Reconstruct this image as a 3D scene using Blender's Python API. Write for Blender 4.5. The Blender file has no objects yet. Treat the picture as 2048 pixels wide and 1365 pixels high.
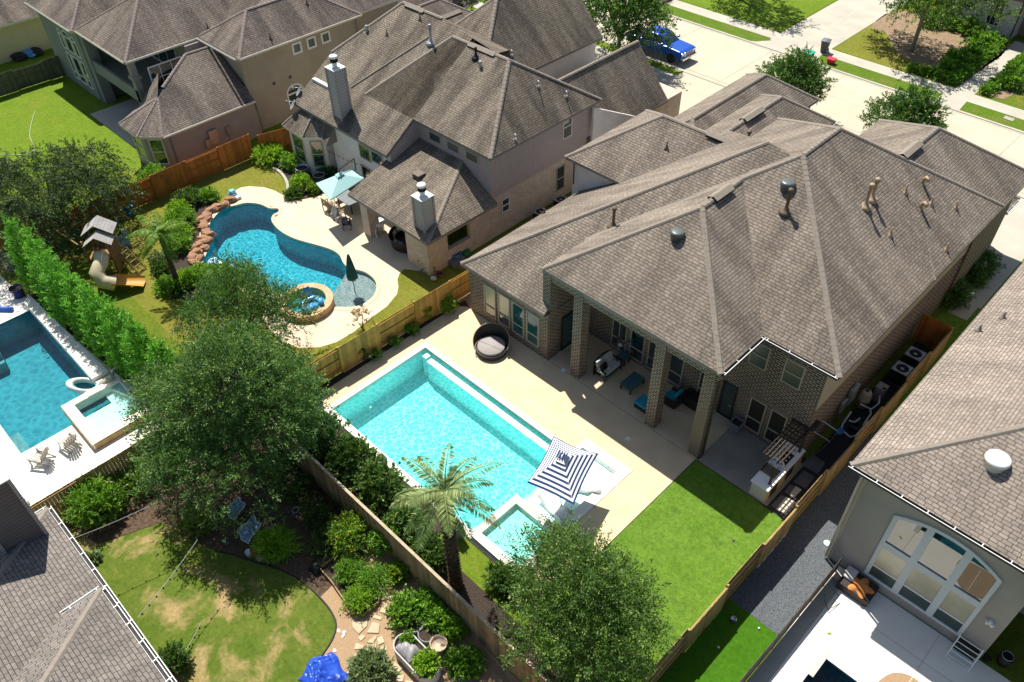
import bpy, math, random
import numpy as np
from mathutils import Vector, Matrix
from mathutils.geometry import tessellate_polygon

# ------------------------------------------------------------------ camera
S = bpy.context.scene
COL = S.collection
YAW, PIT, ROL = (math.radians(a) for a in (-45.43240145, 43.49942206, -1.10306021))
FPX, CH = 1621.674, 30.0          # focal length in pixels of a 2048 px wide frame, flying height
def _rot():
    cy, sy, cp, sp, cr, sr = math.cos(YAW), math.sin(YAW), math.cos(PIT), math.sin(PIT), math.cos(ROL), math.sin(ROL)
    F = Vector((sy*cp, cy*cp, -sp)); Rt = Vector((cy, -sy, 0)); U = Rt.cross(F)
    return Rt*cr + U*sr, U*cr - Rt*sr, F
CR, CU, CF = _rot()
cam = bpy.data.cameras.new('camera'); cam.sensor_width = 36; cam.lens = FPX/2048*36
cam.clip_start = .5; cam.clip_end = 900
camo = bpy.data.objects.new('camera', cam); COL.objects.link(camo); S.camera = camo
camo.matrix_world = Matrix(((CR.x, CU.x, -CF.x, 0), (CR.y, CU.y, -CF.y, 0), (CR.z, CU.z, -CF.z, CH), (0, 0, 0, 1)))

# ------------------------------------------------------------------ light
SUN = Vector((-.575, .243, 1.0)).normalized()     # towards the sun
w = bpy.data.worlds.new('World'); S.world = w; w.use_nodes = True
nt = w.node_tree; sk = nt.nodes.new('ShaderNodeTexSky'); sk.sky_type = 'NISHITA'; sk.sun_disc = False
sk.sun_elevation = math.asin(SUN.z); sk.sun_rotation = math.atan2(SUN.x, SUN.y)
bg = nt.nodes['Background']; nt.links.new(sk.outputs[0], bg.inputs[0]); bg.inputs[1].default_value = .075
sl = bpy.data.lights.new('sun', 'SUN'); sl.energy = 5.0; sl.angle = math.radians(.53); sl.color = (1, .955, .87)
so = bpy.data.objects.new('sun', sl); COL.objects.link(so); so.location = (-40, 40, 80)
so.rotation_euler = (-SUN).to_track_quat('-Z', 'Y').to_euler()
S.view_settings.view_transform = 'Standard'; S.view_settings.look = 'None'
S.view_settings.exposure = .62; S.view_settings.gamma = 1
S.render.engine = 'CYCLES'
S.cycles.max_bounces = 8; S.cycles.diffuse_bounces = 3; S.cycles.transparent_max_bounces = 16
S.cycles.use_denoising = True

# ------------------------------------------------------------------ helpers: pixel of the survey photo -> point on a plane of the place
def ray(px, py): return CR*((px-1024)/FPX) + CU*(-(py-682.5)/FPX) + CF
def at(px, py, z=0.0):
    d = ray(px, py); t = (z-CH)/d.z; return Vector((d.x*t, d.y*t, z))
def aty(px, py, y):
    d = ray(px, py); t = y/d.y; return Vector((d.x*t, y, CH+d.z*t))
def atx(px, py, x):
    d = ray(px, py); t = x/d.x; return Vector((x, d.y*t, CH+d.z*t))
def crop(ox, oy, s, L): return [(ox+s*a, oy+s*b) for a, b in L]
def pts(L, z=0.0): return [tuple(at(x, y, z))[:2] for x, y in L]

# ------------------------------------------------------------------ helpers: objects
def tag(o, label=None, cat=None, group=None, kind=None):
    if label: o['label'] = label
    if cat: o['category'] = cat
    if group: o['group'] = group
    if kind: o['kind'] = kind
    return o
def thing(name, label, cat, loc=(0, 0, 0), rz=0, group=None):
    o = bpy.data.objects.new(name, None); COL.objects.link(o); o.location = loc; o.rotation_euler = (0, 0, rz)
    o.empty_display_size = .3
    return tag(o, label, cat, group)
def top(o):
    while o.parent: o = o.parent
    return o
def kids(o): return [c for c in bpy.data.objects if c.parent == o]
def copy_tree(o, parent=None):
    c = o.copy(); COL.objects.link(c); c.parent = parent
    for ch in kids(o): copy_tree(ch, c)
    return c
def dup(o, loc, rz=0, label=None, sc=None):
    c = copy_tree(o); c.location = loc; c.rotation_euler = (0, 0, rz)
    if sc: c.scale = (sc, sc, sc)
    if label: c['label'] = label
    return c

class MB:
    """collects faces, then links them as ONE mesh object"""
    def __init__(s): s.v = []; s.f = []; s.m = []; s.r = []; s.cur = 0; s.rnd = .5
    def face(s, P, m=None):
        b = len(s.v); s.v += [tuple(p) for p in P]; s.f.append(tuple(range(b, b+len(P)))); s.m.append(s.cur if m is None else m); s.r.append(s.rnd)
    def solid(s, V, F, m=None):
        b = len(s.v); s.v += [tuple(p) for p in V]
        for f in F: s.f.append(tuple(i+b for i in f)); s.m.append(s.cur if m is None else m); s.r.append(s.rnd)
    def box(s, x0, x1, y0, y1, z0, z1, m=None):
        x0, x1 = sorted((x0, x1)); y0, y1 = sorted((y0, y1))
        V = [(x, y, z) for z in (z0, z1) for y in (y0, y1) for x in (x0, x1)]
        s.solid(V, [(0, 2, 3, 1), (4, 5, 7, 6), (0, 1, 5, 4), (2, 6, 7, 3), (0, 4, 6, 2), (1, 3, 7, 5)], m)
    def obox(s, c, d, L, W, z0, z1, m=None, lift=0):
        """box of length L along direction d (xy), width W, centred on c"""
        d = Vector((d[0], d[1], 0)).normalized(); n = Vector((-d.y, d.x, 0)); c = Vector((c[0], c[1], 0))
        q = [c-d*L/2-n*W/2, c+d*L/2-n*W/2, c+d*L/2+n*W/2, c-d*L/2+n*W/2]
        V = [(p.x, p.y, z0) for p in q] + [(p.x, p.y, z1) for p in q]
        s.solid(V, [(3, 2, 1, 0), (4, 5, 6, 7), (0, 1, 5, 4), (1, 2, 6, 5), (2, 3, 7, 6), (3, 0, 4, 7)], m)
    def beam(s, a, b, wd, h=None, m=None):
        """rectangular bar from a to b"""
        a, b = Vector(a), Vector(b); h = h or wd; d = (b-a).normalized()
        up = Vector((0, 0, 1)) if abs(d.z) < .95 else Vector((1, 0, 0))
        n = d.cross(up).normalized(); u = n.cross(d)
        V = [p+n*sx*wd/2+u*sz*h/2 for p in (a, b) for sx, sz in ((-1, -1), (1, -1), (1, 1), (-1, 1))]
        s.solid(V, [(3, 2, 1, 0), (4, 5, 6, 7), (0, 1, 5, 4), (1, 2, 6, 5), (2, 3, 7, 6), (3, 0, 4, 7)], m)
    def prism(s, poly, z0, z1, m=None, mt=None, bottom=True):
        n = len(poly); a = sum(poly[i][0]*poly[(i+1) % n][1]-poly[(i+1) % n][0]*poly[i][1] for i in range(n))
        if a < 0: poly = poly[::-1]
        b = len(s.v); s.v += [(p[0], p[1], z0) for p in poly] + [(p[0], p[1], z1) for p in poly]
        mm = s.cur if m is None else m
        F = [(b+i, b+(i+1) % n, b+n+(i+1) % n, b+n+i) for i in range(n)]
        s.f += F; s.m += [mm]*n; s.r += [s.rnd]*n
        s.f.append(tuple(b+n+i for i in range(n))); s.m.append(mm if mt is None else mt); s.r.append(s.rnd)
        if bottom: s.f.append(tuple(b+i for i in reversed(range(n)))); s.m.append(mm); s.r.append(s.rnd)
    def flat(s, outer, holes, z, m=None):
        V = [[Vector((p[0], p[1], 0)) for p in q] for q in [outer]+list(holes)]
        T = tessellate_polygon(V); allp = [p for q in V for p in q]; b = len(s.v)
        s.v += [(p.x, p.y, z) for p in allp]
        for t in T:
            A, B, Cc = (allp[i] for i in t)
            if (B-A).cross(Cc-A).z < 0: t = t[::-1]
            s.f.append(tuple(b+i for i in t)); s.m.append(s.cur if m is None else m); s.r.append(s.rnd)
    def ring(s, outer, inner, z0, z1, m=None):
        s.flat(outer, [inner], z1, m)
        for q in (outer, inner):
            n = len(q); a = sum(q[i][0]*q[(i+1) % n][1]-q[(i+1) % n][0]*q[i][1] for i in range(n)); q = q if a > 0 else q[::-1]
            for i in range(n):
                p, r = q[i], q[(i+1) % n]; Q = [(p[0], p[1], z0), (r[0], r[1], z0), (r[0], r[1], z1), (p[0], p[1], z1)]
                s.face(Q if q is outer or (a > 0 and q == outer) else Q[::-1], m)
    def tube(s, P, r, n=8, m=None, caps=True):
        P = [Vector(p) for p in P]; R = r if hasattr(r, '__len__') else [r]*len(P); b = len(s.v); up = None
        for i, p in enumerate(P):
            d = (P[min(i+1, len(P)-1)]-P[max(i-1, 0)]).normalized()
            ref = Vector((0, 0, 1)) if abs(d.z) < .9 else Vector((1, 0, 0))
            e = d.cross(ref).normalized() if up is None else (up-d*up.dot(d)).normalized(); up = e; g = d.cross(e)
            for k in range(n):
                a = 2*math.pi*k/n; s.v.append(tuple(p+(e*math.cos(a)+g*math.sin(a))*R[i]))
        mm = s.cur if m is None else m
        for i in range(len(P)-1):
            for k in range(n):
                s.f.append((b+i*n+k, b+i*n+(k+1) % n, b+(i+1)*n+(k+1) % n, b+(i+1)*n+k)); s.m.append(mm); s.r.append(s.rnd)
        if caps:
            s.f.append(tuple(b+k for k in reversed(range(n)))); s.f.append(tuple(b+(len(P)-1)*n+k for k in range(n)))
            s.m += [mm]*2; s.r += [s.rnd]*2
    def lathe(s, prof, c=(0, 0, 0), n=20, m=None, sx=1, sy=1):
        b = len(s.v); mm = s.cur if m is None else m
        for r, z in prof:
            for k in range(n):
                a = 2*math.pi*k/n; s.v.append((c[0]+r*math.cos(a)*sx, c[1]+r*math.sin(a)*sy, c[2]+z))
        for i in range(len(prof)-1):
            for k in range(n):
                s.f.append((b+i*n+k, b+i*n+(k+1) % n, b+(i+1)*n+(k+1) % n, b+(i+1)*n+k)); s.m.append(mm); s.r.append(s.rnd)
        for i, rev in ((0, True), (len(prof)-1, False)):
            if prof[i][0] > .001:
                q = [b+i*n+k for k in range(n)]; s.f.append(tuple(reversed(q) if rev else q)); s.m.append(mm); s.r.append(s.rnd)
    def grid(s, nx, ny, fn, m=None):
        b = len(s.v); mm = s.cur if m is None else m
        for j in range(ny+1):
            for i in range(nx+1): s.v.append(tuple(fn(i/nx, j/ny)))
        for j in range(ny):
            for i in range(nx):
                q = b+j*(nx+1)+i; s.f.append((q, q+1, q+nx+2, q+nx+1)); s.m.append(mm); s.r.append(s.rnd)
    def build(s, name, mats, parent=None, smooth=False, loc=None, bevel=0, uv=True):
        me = bpy.data.meshes.new(name); o = bpy.data.objects.new(name, me); COL.objects.link(o)
        off = Vector((0, 0, 0))
        if parent is not None:
            o.parent = parent; t = top(parent); off = Vector(t.location)
        if loc is not None: off = Vector(loc); o.location = off
        V = [(p[0]-off.x, p[1]-off.y, p[2]-off.z) for p in s.v]
        me.from_pydata(V, [], s.f)
        for mt in (mats if isinstance(mats, (list, tuple)) else [mats]): me.materials.append(mt)
        me.polygons.foreach_set('material_index', s.m)
        if smooth: me.polygons.foreach_set('use_smooth', [True]*len(s.f))
        a = me.attributes.new('rnd', 'FLOAT', 'FACE'); a.data.foreach_set('value', s.r)
        if uv:
            u = me.uv_layers.new(name='UVMap'); co = np.zeros(len(u.data)*2)
            for p in me.polygons:
                n = p.normal
                if abs(n.z) > .999: t, bt = Vector((1, 0, 0)), Vector((0, 1, 0))
                else: t = Vector((-n.y, n.x, 0)).normalized(); bt = n.cross(t)
                for li in p.loop_indices:
                    q = Vector(s.v[me.loops[li].vertex_index]); co[2*li] = q.dot(t); co[2*li+1] = q.dot(bt)
            u.data.foreach_set('uv', co)
        me.update()
        if bevel:
            md = o.modifiers.new('bevel', 'BEVEL'); md.width = bevel; md.segments = 2; md.limit_method = 'ANGLE'
        return o
def sheet(name, poly, z, m, holes=(), kind='structure', label=None):
    b = MB(); b.flat(poly, holes, z); o = b.build(name, m); o['kind'] = kind
    if label: o['label'] = label
    return o
def rect(x0, x1, y0, y1): return [(x0, y0), (x1, y0), (x1, y1), (x0, y1)]
def smooth_poly(P, n=4, closed=True):
    """Catmull-Rom through the points"""
    out = []; N = len(P)
    for i in range(N if closed else N-1):
        p = [Vector(P[(i+k) % N] if closed else P[min(max(i+k, 0), N-1)]) for k in (-1, 0, 1, 2)]
        for j in range(n):
            t = j/n; q = .5*((2*p[1])+(p[2]-p[0])*t+(2*p[0]-5*p[1]+4*p[2]-p[3])*t*t+(3*p[1]-p[0]-3*p[2]+p[3])*t**3)
            out.append(tuple(q))
    if not closed: out.append(tuple(P[-1]))
    return out

# ------------------------------------------------------------------ materials
class N:
    def __init__(s, name):
        s.mat = bpy.data.materials.new(name); s.mat.use_nodes = True; s.t = s.mat.node_tree; s.t.nodes.clear()
        s.out = s.n('ShaderNodeOutputMaterial')
    def n(s, t, **k):
        o = s.t.nodes.new(t)
        for a, v in k.items(): setattr(o, a, v)
        return o
    def set(s, sock, v):
        if hasattr(v, 'links'): s.t.links.new(v, sock)
        elif isinstance(v, (tuple, list)) and len(v) == 3 and sock.type == 'RGBA': sock.default_value = (*v, 1)
        else: sock.default_value = v
    def node(s, t, ins, out=0, **k):
        o = s.n(t, **k)
        for a, v in ins.items(): s.set(o.inputs[a], v)
        return o.outputs[out]
    def coord(s, which='Object', sc=(1, 1, 1)):
        c = s.n('ShaderNodeTexCoord').outputs[which]
        return s.node('ShaderNodeMapping', {'Vector': c, 'Scale': sc}) if sc != (1, 1, 1) else c
    def noise(s, v, sc, det=4, rough=.55, dist=0): return s.node('ShaderNodeTexNoise', {'Vector': v, 'Scale': sc, 'Detail': det, 'Roughness': rough, 'Distortion': dist})
    def ramp(s, f, a, b, c0=(0, 0, 0), c1=(1, 1, 1)):
        r = s.n('ShaderNodeValToRGB'); s.t.links.new(f, r.inputs[0]); e = r.color_ramp.elements
        e[0].position = a; e[1].position = b; e[0].color = (*c0, 1); e[1].color = (*c1, 1); return r.outputs[0]
    def mix(s, f, a, b, mode='MIX'):
        m = s.n('ShaderNodeMix', data_type='RGBA', blend_type=mode); s.set(m.inputs[0], f); s.set(m.inputs[6], a); s.set(m.inputs[7], b); return m.outputs[2]
    def math(s, op, a, b=0.0): return s.node('ShaderNodeMath', {0: a, 1: b}, operation=op)
    def bump(s, h, st=.4, d=.02): return s.node('ShaderNodeBump', {'Height': h, 'Strength': st, 'Distance': d})
    def princ(s, col, rough=.8, nrm=None, metal=0, spec=.35, **k):
        i = {'Base Color': col, 'Roughness': rough, 'Metallic': metal, 'Specular IOR Level': spec}
        if nrm is not None: i['Normal'] = nrm
        i.update(k); sh = s.node('ShaderNodeBsdfPrincipled', i); s.t.links.new(sh, s.out.inputs[0]); return s.mat
def mat(name, c1, c2=None, sc=6., rough=.8, bump=0, bs=None, metal=0, spec=.35, co='Object', lo=.35, hi=.65, rnd=0, det=5):
    k = N(name); v = k.coord(co)
    col = c1
    if c2 is not None: col = k.mix(k.ramp(k.noise(v, sc, det), lo, hi), c1, c2)
    if rnd:
        a = k.n('ShaderNodeAttribute', attribute_name='rnd').outputs['Fac']
        col = k.mix(1.0, col, k.ramp(a, 0, 1, (1-rnd,)*3, (1+rnd,)*3), 'MULTIPLY')
    nr = k.bump(k.noise(v, bs or sc*4, 5), bump) if bump else None
    return k.princ(col, rough, nr, metal, spec)
def shingle(name, a, b, gap, stain=.5, rowh=.145):
    k = N(name); uv = k.coord('UV')
    br = k.n('ShaderNodeTexBrick', offset=.37, offset_frequency=2, squash=.8, squash_frequency=3); k.t.links.new(uv, br.inputs['Vector'])
    for n_, v_ in (('Color1', a), ('Color2', b), ('Mortar', gap), ('Scale', 1.), ('Mortar Size', .013), ('Mortar Smooth', .25), ('Bias', -.1), ('Brick Width', .31), ('Row Height', rowh)): k.set(br.inputs[n_], v_)
    wn = k.noise(k.node('ShaderNodeMapping', {'Vector': uv, 'Scale': (3.1, 6.9, 1)}), 1.0, 3, .7)
    c = k.mix(.75, br.outputs['Color'], k.ramp(wn, .3, .7, (.72,)*3, (1.24, 1.2, 1.15)), 'MULTIPLY')
    st = k.noise(k.node('ShaderNodeMapping', {'Vector': uv, 'Scale': (.75, .13, 1)}), 1.0, 5, .6)
    c = k.mix(stain, c, k.ramp(st, .40, .62, (.46, .45, .46), (1.04, 1.02, 1.0)), 'MULTIPLY')
    gr = k.noise(k.coord('Object'), 90, 2); c = k.mix(.35, c, k.ramp(gr, .3, .7, (.7,)*3, (1.25,)*3), 'MULTIPLY')
    h = k.math('ADD', k.math('MULTIPLY', br.outputs['Fac'], -1.0), k.math('MULTIPLY', gr, .5))
    return k.princ(c, .95, k.bump(h, .55, .02), spec=.15)
def brick(name, a, b, mort, bw=.235, rh=.083, ms=.011, bias=-.1, rough=.9, nz=.5, bump=.5):
    k = N(name); uv = k.coord('UV'); br = k.n('ShaderNodeTexBrick', offset=.5); k.t.links.new(uv, br.inputs['Vector'])
    for n_, v_ in (('Color1', a), ('Color2', b), ('Mortar', mort), ('Scale', 1.), ('Mortar Size', ms), ('Mortar Smooth', .1), ('Bias', bias), ('Brick Width', bw), ('Row Height', rh)): k.set(br.inputs[n_], v_)
    c = k.mix(nz, br.outputs['Color'], k.ramp(k.noise(k.coord('Object'), 2.2, 5), .3, .7, (.75,)*3, (1.2, 1.17, 1.12)), 'MULTIPLY')
    return k.princ(c, rough, k.bump(k.math('MULTIPLY', br.outputs['Fac'], -1.), bump, .012), spec=.2)
def grass(name, g1, g2, dry=None, dlo=.5, dhi=.62, dsc=.35, fine=42):
    k = N(name); v = k.coord('Object')
    c = k.mix(k.ramp(k.noise(v, .9, 6, .65), .3, .7), g1, g2)
    if dry is not None: c = k.mix(k.ramp(k.noise(v, dsc, 6, .62, .4), dlo, dhi), c, dry)
    md = k.noise(v, 5.5, 6, .7, .3); c = k.mix(.8, c, k.ramp(md, .3, .7, (.62, .66, .6), (1.32, 1.28, 1.3)), 'MULTIPLY')
    f = k.noise(v, fine, 4, .75); c = k.mix(.85, c, k.ramp(f, .28, .74, (.42, .45, .4), (1.55, 1.5, 1.5)), 'MULTIPLY')
    return k.princ(c, .95, k.bump(f, .9, .05), spec=.12)
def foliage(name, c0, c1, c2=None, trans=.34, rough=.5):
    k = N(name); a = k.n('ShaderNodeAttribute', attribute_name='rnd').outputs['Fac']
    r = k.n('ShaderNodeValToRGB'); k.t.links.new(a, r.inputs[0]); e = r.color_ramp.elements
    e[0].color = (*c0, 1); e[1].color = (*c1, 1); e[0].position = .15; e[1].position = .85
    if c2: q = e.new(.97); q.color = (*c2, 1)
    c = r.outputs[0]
    p = k.node('ShaderNodeBsdfPrincipled', {'Base Color': c, 'Roughness': rough, 'Specular IOR Level': .3})
    t = k.node('ShaderNodeBsdfTranslucent', {'Color': k.mix(1.0, c, (1.5, 1.5, .6), 'MULTIPLY')})
    m = k.n('ShaderNodeMixShader'); m.inputs[0].default_value = trans; k.t.links.new(p, m.inputs[1]); k.t.links.new(t, m.inputs[2]); k.t.links.new(m.outputs[0], k.out.inputs[0])
    return k.mat
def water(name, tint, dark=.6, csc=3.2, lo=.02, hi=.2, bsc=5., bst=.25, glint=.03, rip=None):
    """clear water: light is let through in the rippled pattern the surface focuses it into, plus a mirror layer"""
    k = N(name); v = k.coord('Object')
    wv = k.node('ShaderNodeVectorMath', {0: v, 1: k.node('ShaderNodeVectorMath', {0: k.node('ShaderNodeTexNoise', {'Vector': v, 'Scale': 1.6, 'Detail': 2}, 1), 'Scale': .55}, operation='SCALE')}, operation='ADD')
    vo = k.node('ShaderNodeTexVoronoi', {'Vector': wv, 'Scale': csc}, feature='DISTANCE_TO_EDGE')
    ca = k.ramp(vo, lo, hi, tint, dark if isinstance(dark, tuple) else tuple(t*dark for t in tint))  # bright caustic net painted as cell edges in the transmission colour
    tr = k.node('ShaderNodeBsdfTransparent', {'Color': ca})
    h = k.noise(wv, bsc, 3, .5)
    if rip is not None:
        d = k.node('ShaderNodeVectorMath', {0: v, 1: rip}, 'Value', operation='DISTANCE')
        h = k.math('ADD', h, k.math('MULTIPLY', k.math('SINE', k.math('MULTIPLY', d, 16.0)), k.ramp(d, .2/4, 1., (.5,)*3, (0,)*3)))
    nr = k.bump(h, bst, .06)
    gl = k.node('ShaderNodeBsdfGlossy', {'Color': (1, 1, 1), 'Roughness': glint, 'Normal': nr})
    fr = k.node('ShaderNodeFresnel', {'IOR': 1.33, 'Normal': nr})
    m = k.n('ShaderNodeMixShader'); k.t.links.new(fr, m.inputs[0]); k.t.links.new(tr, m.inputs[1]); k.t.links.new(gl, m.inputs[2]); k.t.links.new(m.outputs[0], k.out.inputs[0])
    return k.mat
def glass(name, c=(.012, .035, .038), rough=.02):
    k = N(name); return k.princ(c, rough, spec=1.0, **{'IOR': 1.6, 'Coat Weight': .6, 'Coat Roughness': .01})

M = {}
M['shingle'] = shingle('shingle_main', (.315, .272, .226), (.235, .202, .168), (.058, .049, .042), .65)
M['shingle2'] = shingle('shingle_neighbour', (.28, .245, .195), (.21, .182, .147), (.055, .045, .037), .9, .14)
M['shingle1'] = shingle('shingle_far', (.26, .222, .192), (.195, .166, .144), (.05, .042, .037), .85, .15)
M['shingleR'] = shingle('shingle_right', (.36, .31, .262), (.28, .24, .205), (.085, .072, .062), .45)
M['shingleB'] = shingle('shingle_near', (.25, .225, .205), (.19, .172, .158), (.06, .054, .05), .4, .15)
M['cap'] = mat('ridge_cap', (.265, .228, .188), (.22, .19, .157), 5, .95, .3, 60, spec=.15)
M['cap1'] = mat('ridge_cap_far', (.25, .205, .185), (.20, .165, .15), 5, .95, .3, 60, spec=.15)
M['fascia'] = mat('fascia_taupe', (.20, .175, .15), rough=.6)
M['fascia_dark'] = mat('fascia_dark', (.055, .05, .048), rough=.5)
M['fascia_white'] = mat('fascia_cream', (.62, .58, .48), rough=.5)
M['brick'] = brick('brown_brick', (.038, .026, .021), (.125, .085, .062), (.40, .335, .26), .30, .12, .02, -.2)
M['soldier'] = brick('soldier_brick', (.09, .06, .045), (.17, .12, .09), (.36, .31, .25), .083, .26, .012)
M['beige_panel'] = mat('beige_fibre_cement', (.50, .41, .28), (.45, .37, .25), 1.2, .8)
M['white_brick'] = brick('pale_brick', (.56, .48, .40), (.44, .36, .29), (.50, .43, .36), .24, .085, .01, bump=.3)
M['cream_panel'] = mat('pale_render', (.66, .64, .60), (.58, .56, .53), 1.0, .85, .1, 40)
M['siding'] = brick('mauve_siding', (.40, .345, .325), (.385, .335, .315), (.20, .17, .16), 9., .19, .012, bump=.4, nz=.2)
M['siding_grey'] = brick('grey_siding', (.42, .40, .385), (.40, .38, .37), (.22, .21, .2), 9., .2, .012, bump=.4, nz=.2)
M['siding_dark'] = brick('dark_siding', (.16, .135, .125), (.15, .125, .115), (.08, .07, .065), 9., .18, .012, bump=.4, nz=.2)
M['stucco'] = mat('beige_stucco', (.40, .335, .235), (.345, .285, .20), .7, .95, .25, 45)
M['stucco_grey'] = mat('grey_stucco', (.36, .325, .285), (.31, .28, .245), .7, .95, .25, 45)
M['stucco_yellow'] = mat('yellow_stucco', (.56, .48, .29), (.50, .42, .25), .6, .95, .2, 45)
M['stucco_teal'] = mat('grey_green_stucco', (.24, .245, .23), (.20, .205, .19), .7, .95, .2, 45)
M['stone_white'] = brick('white_stone', (.62, .59, .53), (.50, .47, .42), (.46, .43, .38), .5, .25, .012)
M['brick_red'] = brick('red_brick', (.17, .085, .065), (.25, .14, .11), (.38, .31, .26))
M['trim_white'] = mat('white_trim', (.72, .70, .64), rough=.5)
M['trim_tan'] = mat('tan_trim', (.42, .36, .28), rough=.5)
M['glass'] = glass('window_glass'); M['glass_teal'] = glass('teal_glass', (.012, .085, .085))
M['blind'] = mat('window_blind', (.42, .40, .27), (.36, .34, .23), 1.5, .25, spec=1.)  # tan of blinds; on the wing windows it paints the deck's reflection
M['blind_dark'] = mat('window_screen', (.035, .06, .06), (.028, .05, .05), 2, .3, spec=.8)
M['black'] = mat('black_metal', (.012, .012, .013), rough=.45, spec=.4)
M['dark'] = mat('near_black', (.02, .018, .017), (.03, .027, .024), 9, .7)
M['white'] = mat('white_plastic', (.78, .78, .76), rough=.4)
M['white_metal'] = mat('white_metal', (.74, .74, .72), rough=.35, spec=.5)
M['metal'] = mat('brushed_steel', (.55, .55, .55), (.45, .46, .47), 3, .28, metal=1)
M['galv'] = mat('galvanised_steel', (.48, .50, .52), (.38, .40, .42), 4, .42, metal=.7)
M['pipe_tan'] = mat('tan_vent_paint', (.40, .30, .19), (.33, .24, .15), 4, .6)
M['pipe_brown'] = mat('brown_vent_paint', (.12, .085, .06), rough=.5)
M['pipe_grey'] = mat('grey_vent_paint', (.42, .42, .40), rough=.5)
M['dome_grey'] = mat('grey_vent_dome', (.10, .115, .11), rough=.35, spec=.5)
M['deck'] = mat('tan_aggregate_concrete', (.68, .53, .335), (.61, .465, .29), 1.1, .9, .25, 70)
M['deck2'] = mat('pale_pool_deck', (.64, .53, .39), (.57, .46, .325), .8, .9, .2, 70)
M['deck_white'] = mat('white_pool_deck', (.82, .78, .69), (.76, .71, .61), .6, .85, .1, 50)
M['conc'] = mat('pale_concrete', (.46, .43, .355), (.39, .365, .30), .5, .9, .1, 60)
M['street'] = mat('concrete_road', (.51, .455, .345), (.455, .405, .305), .35, .9, .1, 60)
M['joint'] = mat('joint_tar', (.16, .15, .13), rough=.9)
M['joint_pale'] = mat('saw_cut', (.60, .50, .37), rough=.9)
M['joint_grey'] = mat('worn_kerb_line', (.30, .28, .24), (.40, .37, .32), 2, .9)
M['coping'] = mat('white_coping', (.80, .76, .68), (.72, .68, .60), 2, .8, .1, 40)
M['coping_grey'] = mat('travertine_coping', (.55, .52, .47), (.44, .42, .39), 3, .8, .15, 40)
M['plaster'] = mat('white_pool_plaster', (.70, .83, .82), (.62, .79, .79), 1, .8)
M['plaster_blue'] = mat('blue_pool_plaster', (.075, .31, .36), (.06, .27, .32), 1, .8)
M['plaster_deep'] = mat('pebble_pool_plaster', (.075, .44, .50), (.055, .36, .43), 4, .8)
M['plaster_grey'] = mat('grey_pool_plaster', (.30, .38, .37), (.24, .31, .31), 22, .8)
M['plaster_shelf'] = mat('grey_pebble_shelf', (.27, .32, .31), (.19, .235, .23), 16, .8)
M['plaster_spa'] = mat('slate_spa_plaster', (.13, .24, .25), (.10, .20, .21), 3, .8)
M['plaster_dark'] = mat('dark_pool_tile', (.03, .12, .16), (.025, .10, .14), 4, .7)
M['mulch'] = mat('dark_mulch', (.028, .02, .016), (.06, .042, .03), 14, .95, .9, 40)
M['mulch_brown'] = mat('brown_mulch', (.12, .075, .045), (.055, .036, .024), 7, .95, .9, 40)
M['soil'] = mat('dry_soil', (.30, .21, .13), (.20, .14, .085), 3, .95, .8, 50)
M['gravel_tan'] = mat('tan_pea_gravel', (.42, .285, .165), (.30, .195, .11), 30, .9, .9, 60, det=8)
M['gravel_black'] = mat('black_gravel', (.02, .02, .021), (.075, .078, .08), 26, .8, 1., 50, lo=.45, hi=.75)
M['gravel_grey'] = mat('grey_gravel', (.035, .042, .05), (.185, .20, .215), 30, .85, 1., 55, lo=.38, hi=.68, det=8)
M['lawn'] = grass('lawn', (.10, .165, .012), (.155, .19, .022), (.26, .20, .06), .56, .74)
M['lawn_bright'] = grass('bright_lawn', (.115, .205, .012), (.17, .245, .022), (.20, .22, .035), .55, .8, .3)
M['lawn_dry'] = grass('dry_lawn', (.085, .15, .016), (.16, .20, .034), (.44, .32, .15), .50, .64, .5)
M['lawn_olive'] = grass('olive_lawn', (.16, .18, .022), (.22, .22, .035), (.27, .215, .055), .5, .75)
M['turf'] = grass('artificial_turf', (.10, .205, .02), (.15, .265, .034), (.075, .155, .02), .56, .74, .9, 30)
M['turf_dark'] = grass('dark_turf', (.055, .17, .008), (.07, .20, .01), None, fine=60)
M['lawn_street'] = grass('verge_lawn', (.085, .17, .012), (.13, .19, .02), (.20, .18, .05), .55, .72, .6)
M['fence_new'] = mat('golden_cedar', (.52, .30, .07), (.41, .225, .048), 2.2, .8, .2, 12, rnd=.28)
M['fence_red'] = mat('stained_cedar', (.46, .155, .028), (.36, .115, .022), 2.2, .75, .2, 12, rnd=.22)
M['fence_old'] = mat('weathered_pine', (.36, .235, .12), (.24, .16, .088), 3, .9, .3, 14, rnd=.35)
M['fence_grey'] = mat('grey_green_boards', (.115, .12, .075), (.075, .08, .055), 2, .9, .3, 14, rnd=.3)
M['fence_pale'] = mat('pale_pine', (.46, .31, .13), (.36, .235, .09), 2.5, .85, .25, 14, rnd=.25)
M['cap_board'] = mat('fence_cap_board', (.48, .40, .28), (.36, .28, .18), 3, .85)
M['bark'] = mat('bark', (.15, .12, .09), (.085, .066, .05), 9, .95, .8, 24)
M['bark_pale'] = mat('pale_bark', (.26, .215, .165), (.17, .135, .10), 8, .95, .6, 24)
M['palm_trunk'] = mat('palm_trunk', (.13, .085, .05), (.06, .042, .028), 10, .95, .8, 18, rnd=.45)
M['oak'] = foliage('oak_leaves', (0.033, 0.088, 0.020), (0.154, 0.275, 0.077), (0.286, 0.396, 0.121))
M['elm'] = foliage('light_oak_leaves', (.034, .085, .013), (.145, .245, .052), (.29, .36, .11))
M['street_leaf'] = foliage('street_tree_leaves', (0.027, 0.081, 0.016), (0.115, 0.230, 0.046), (0.203, 0.324, 0.081))
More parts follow.
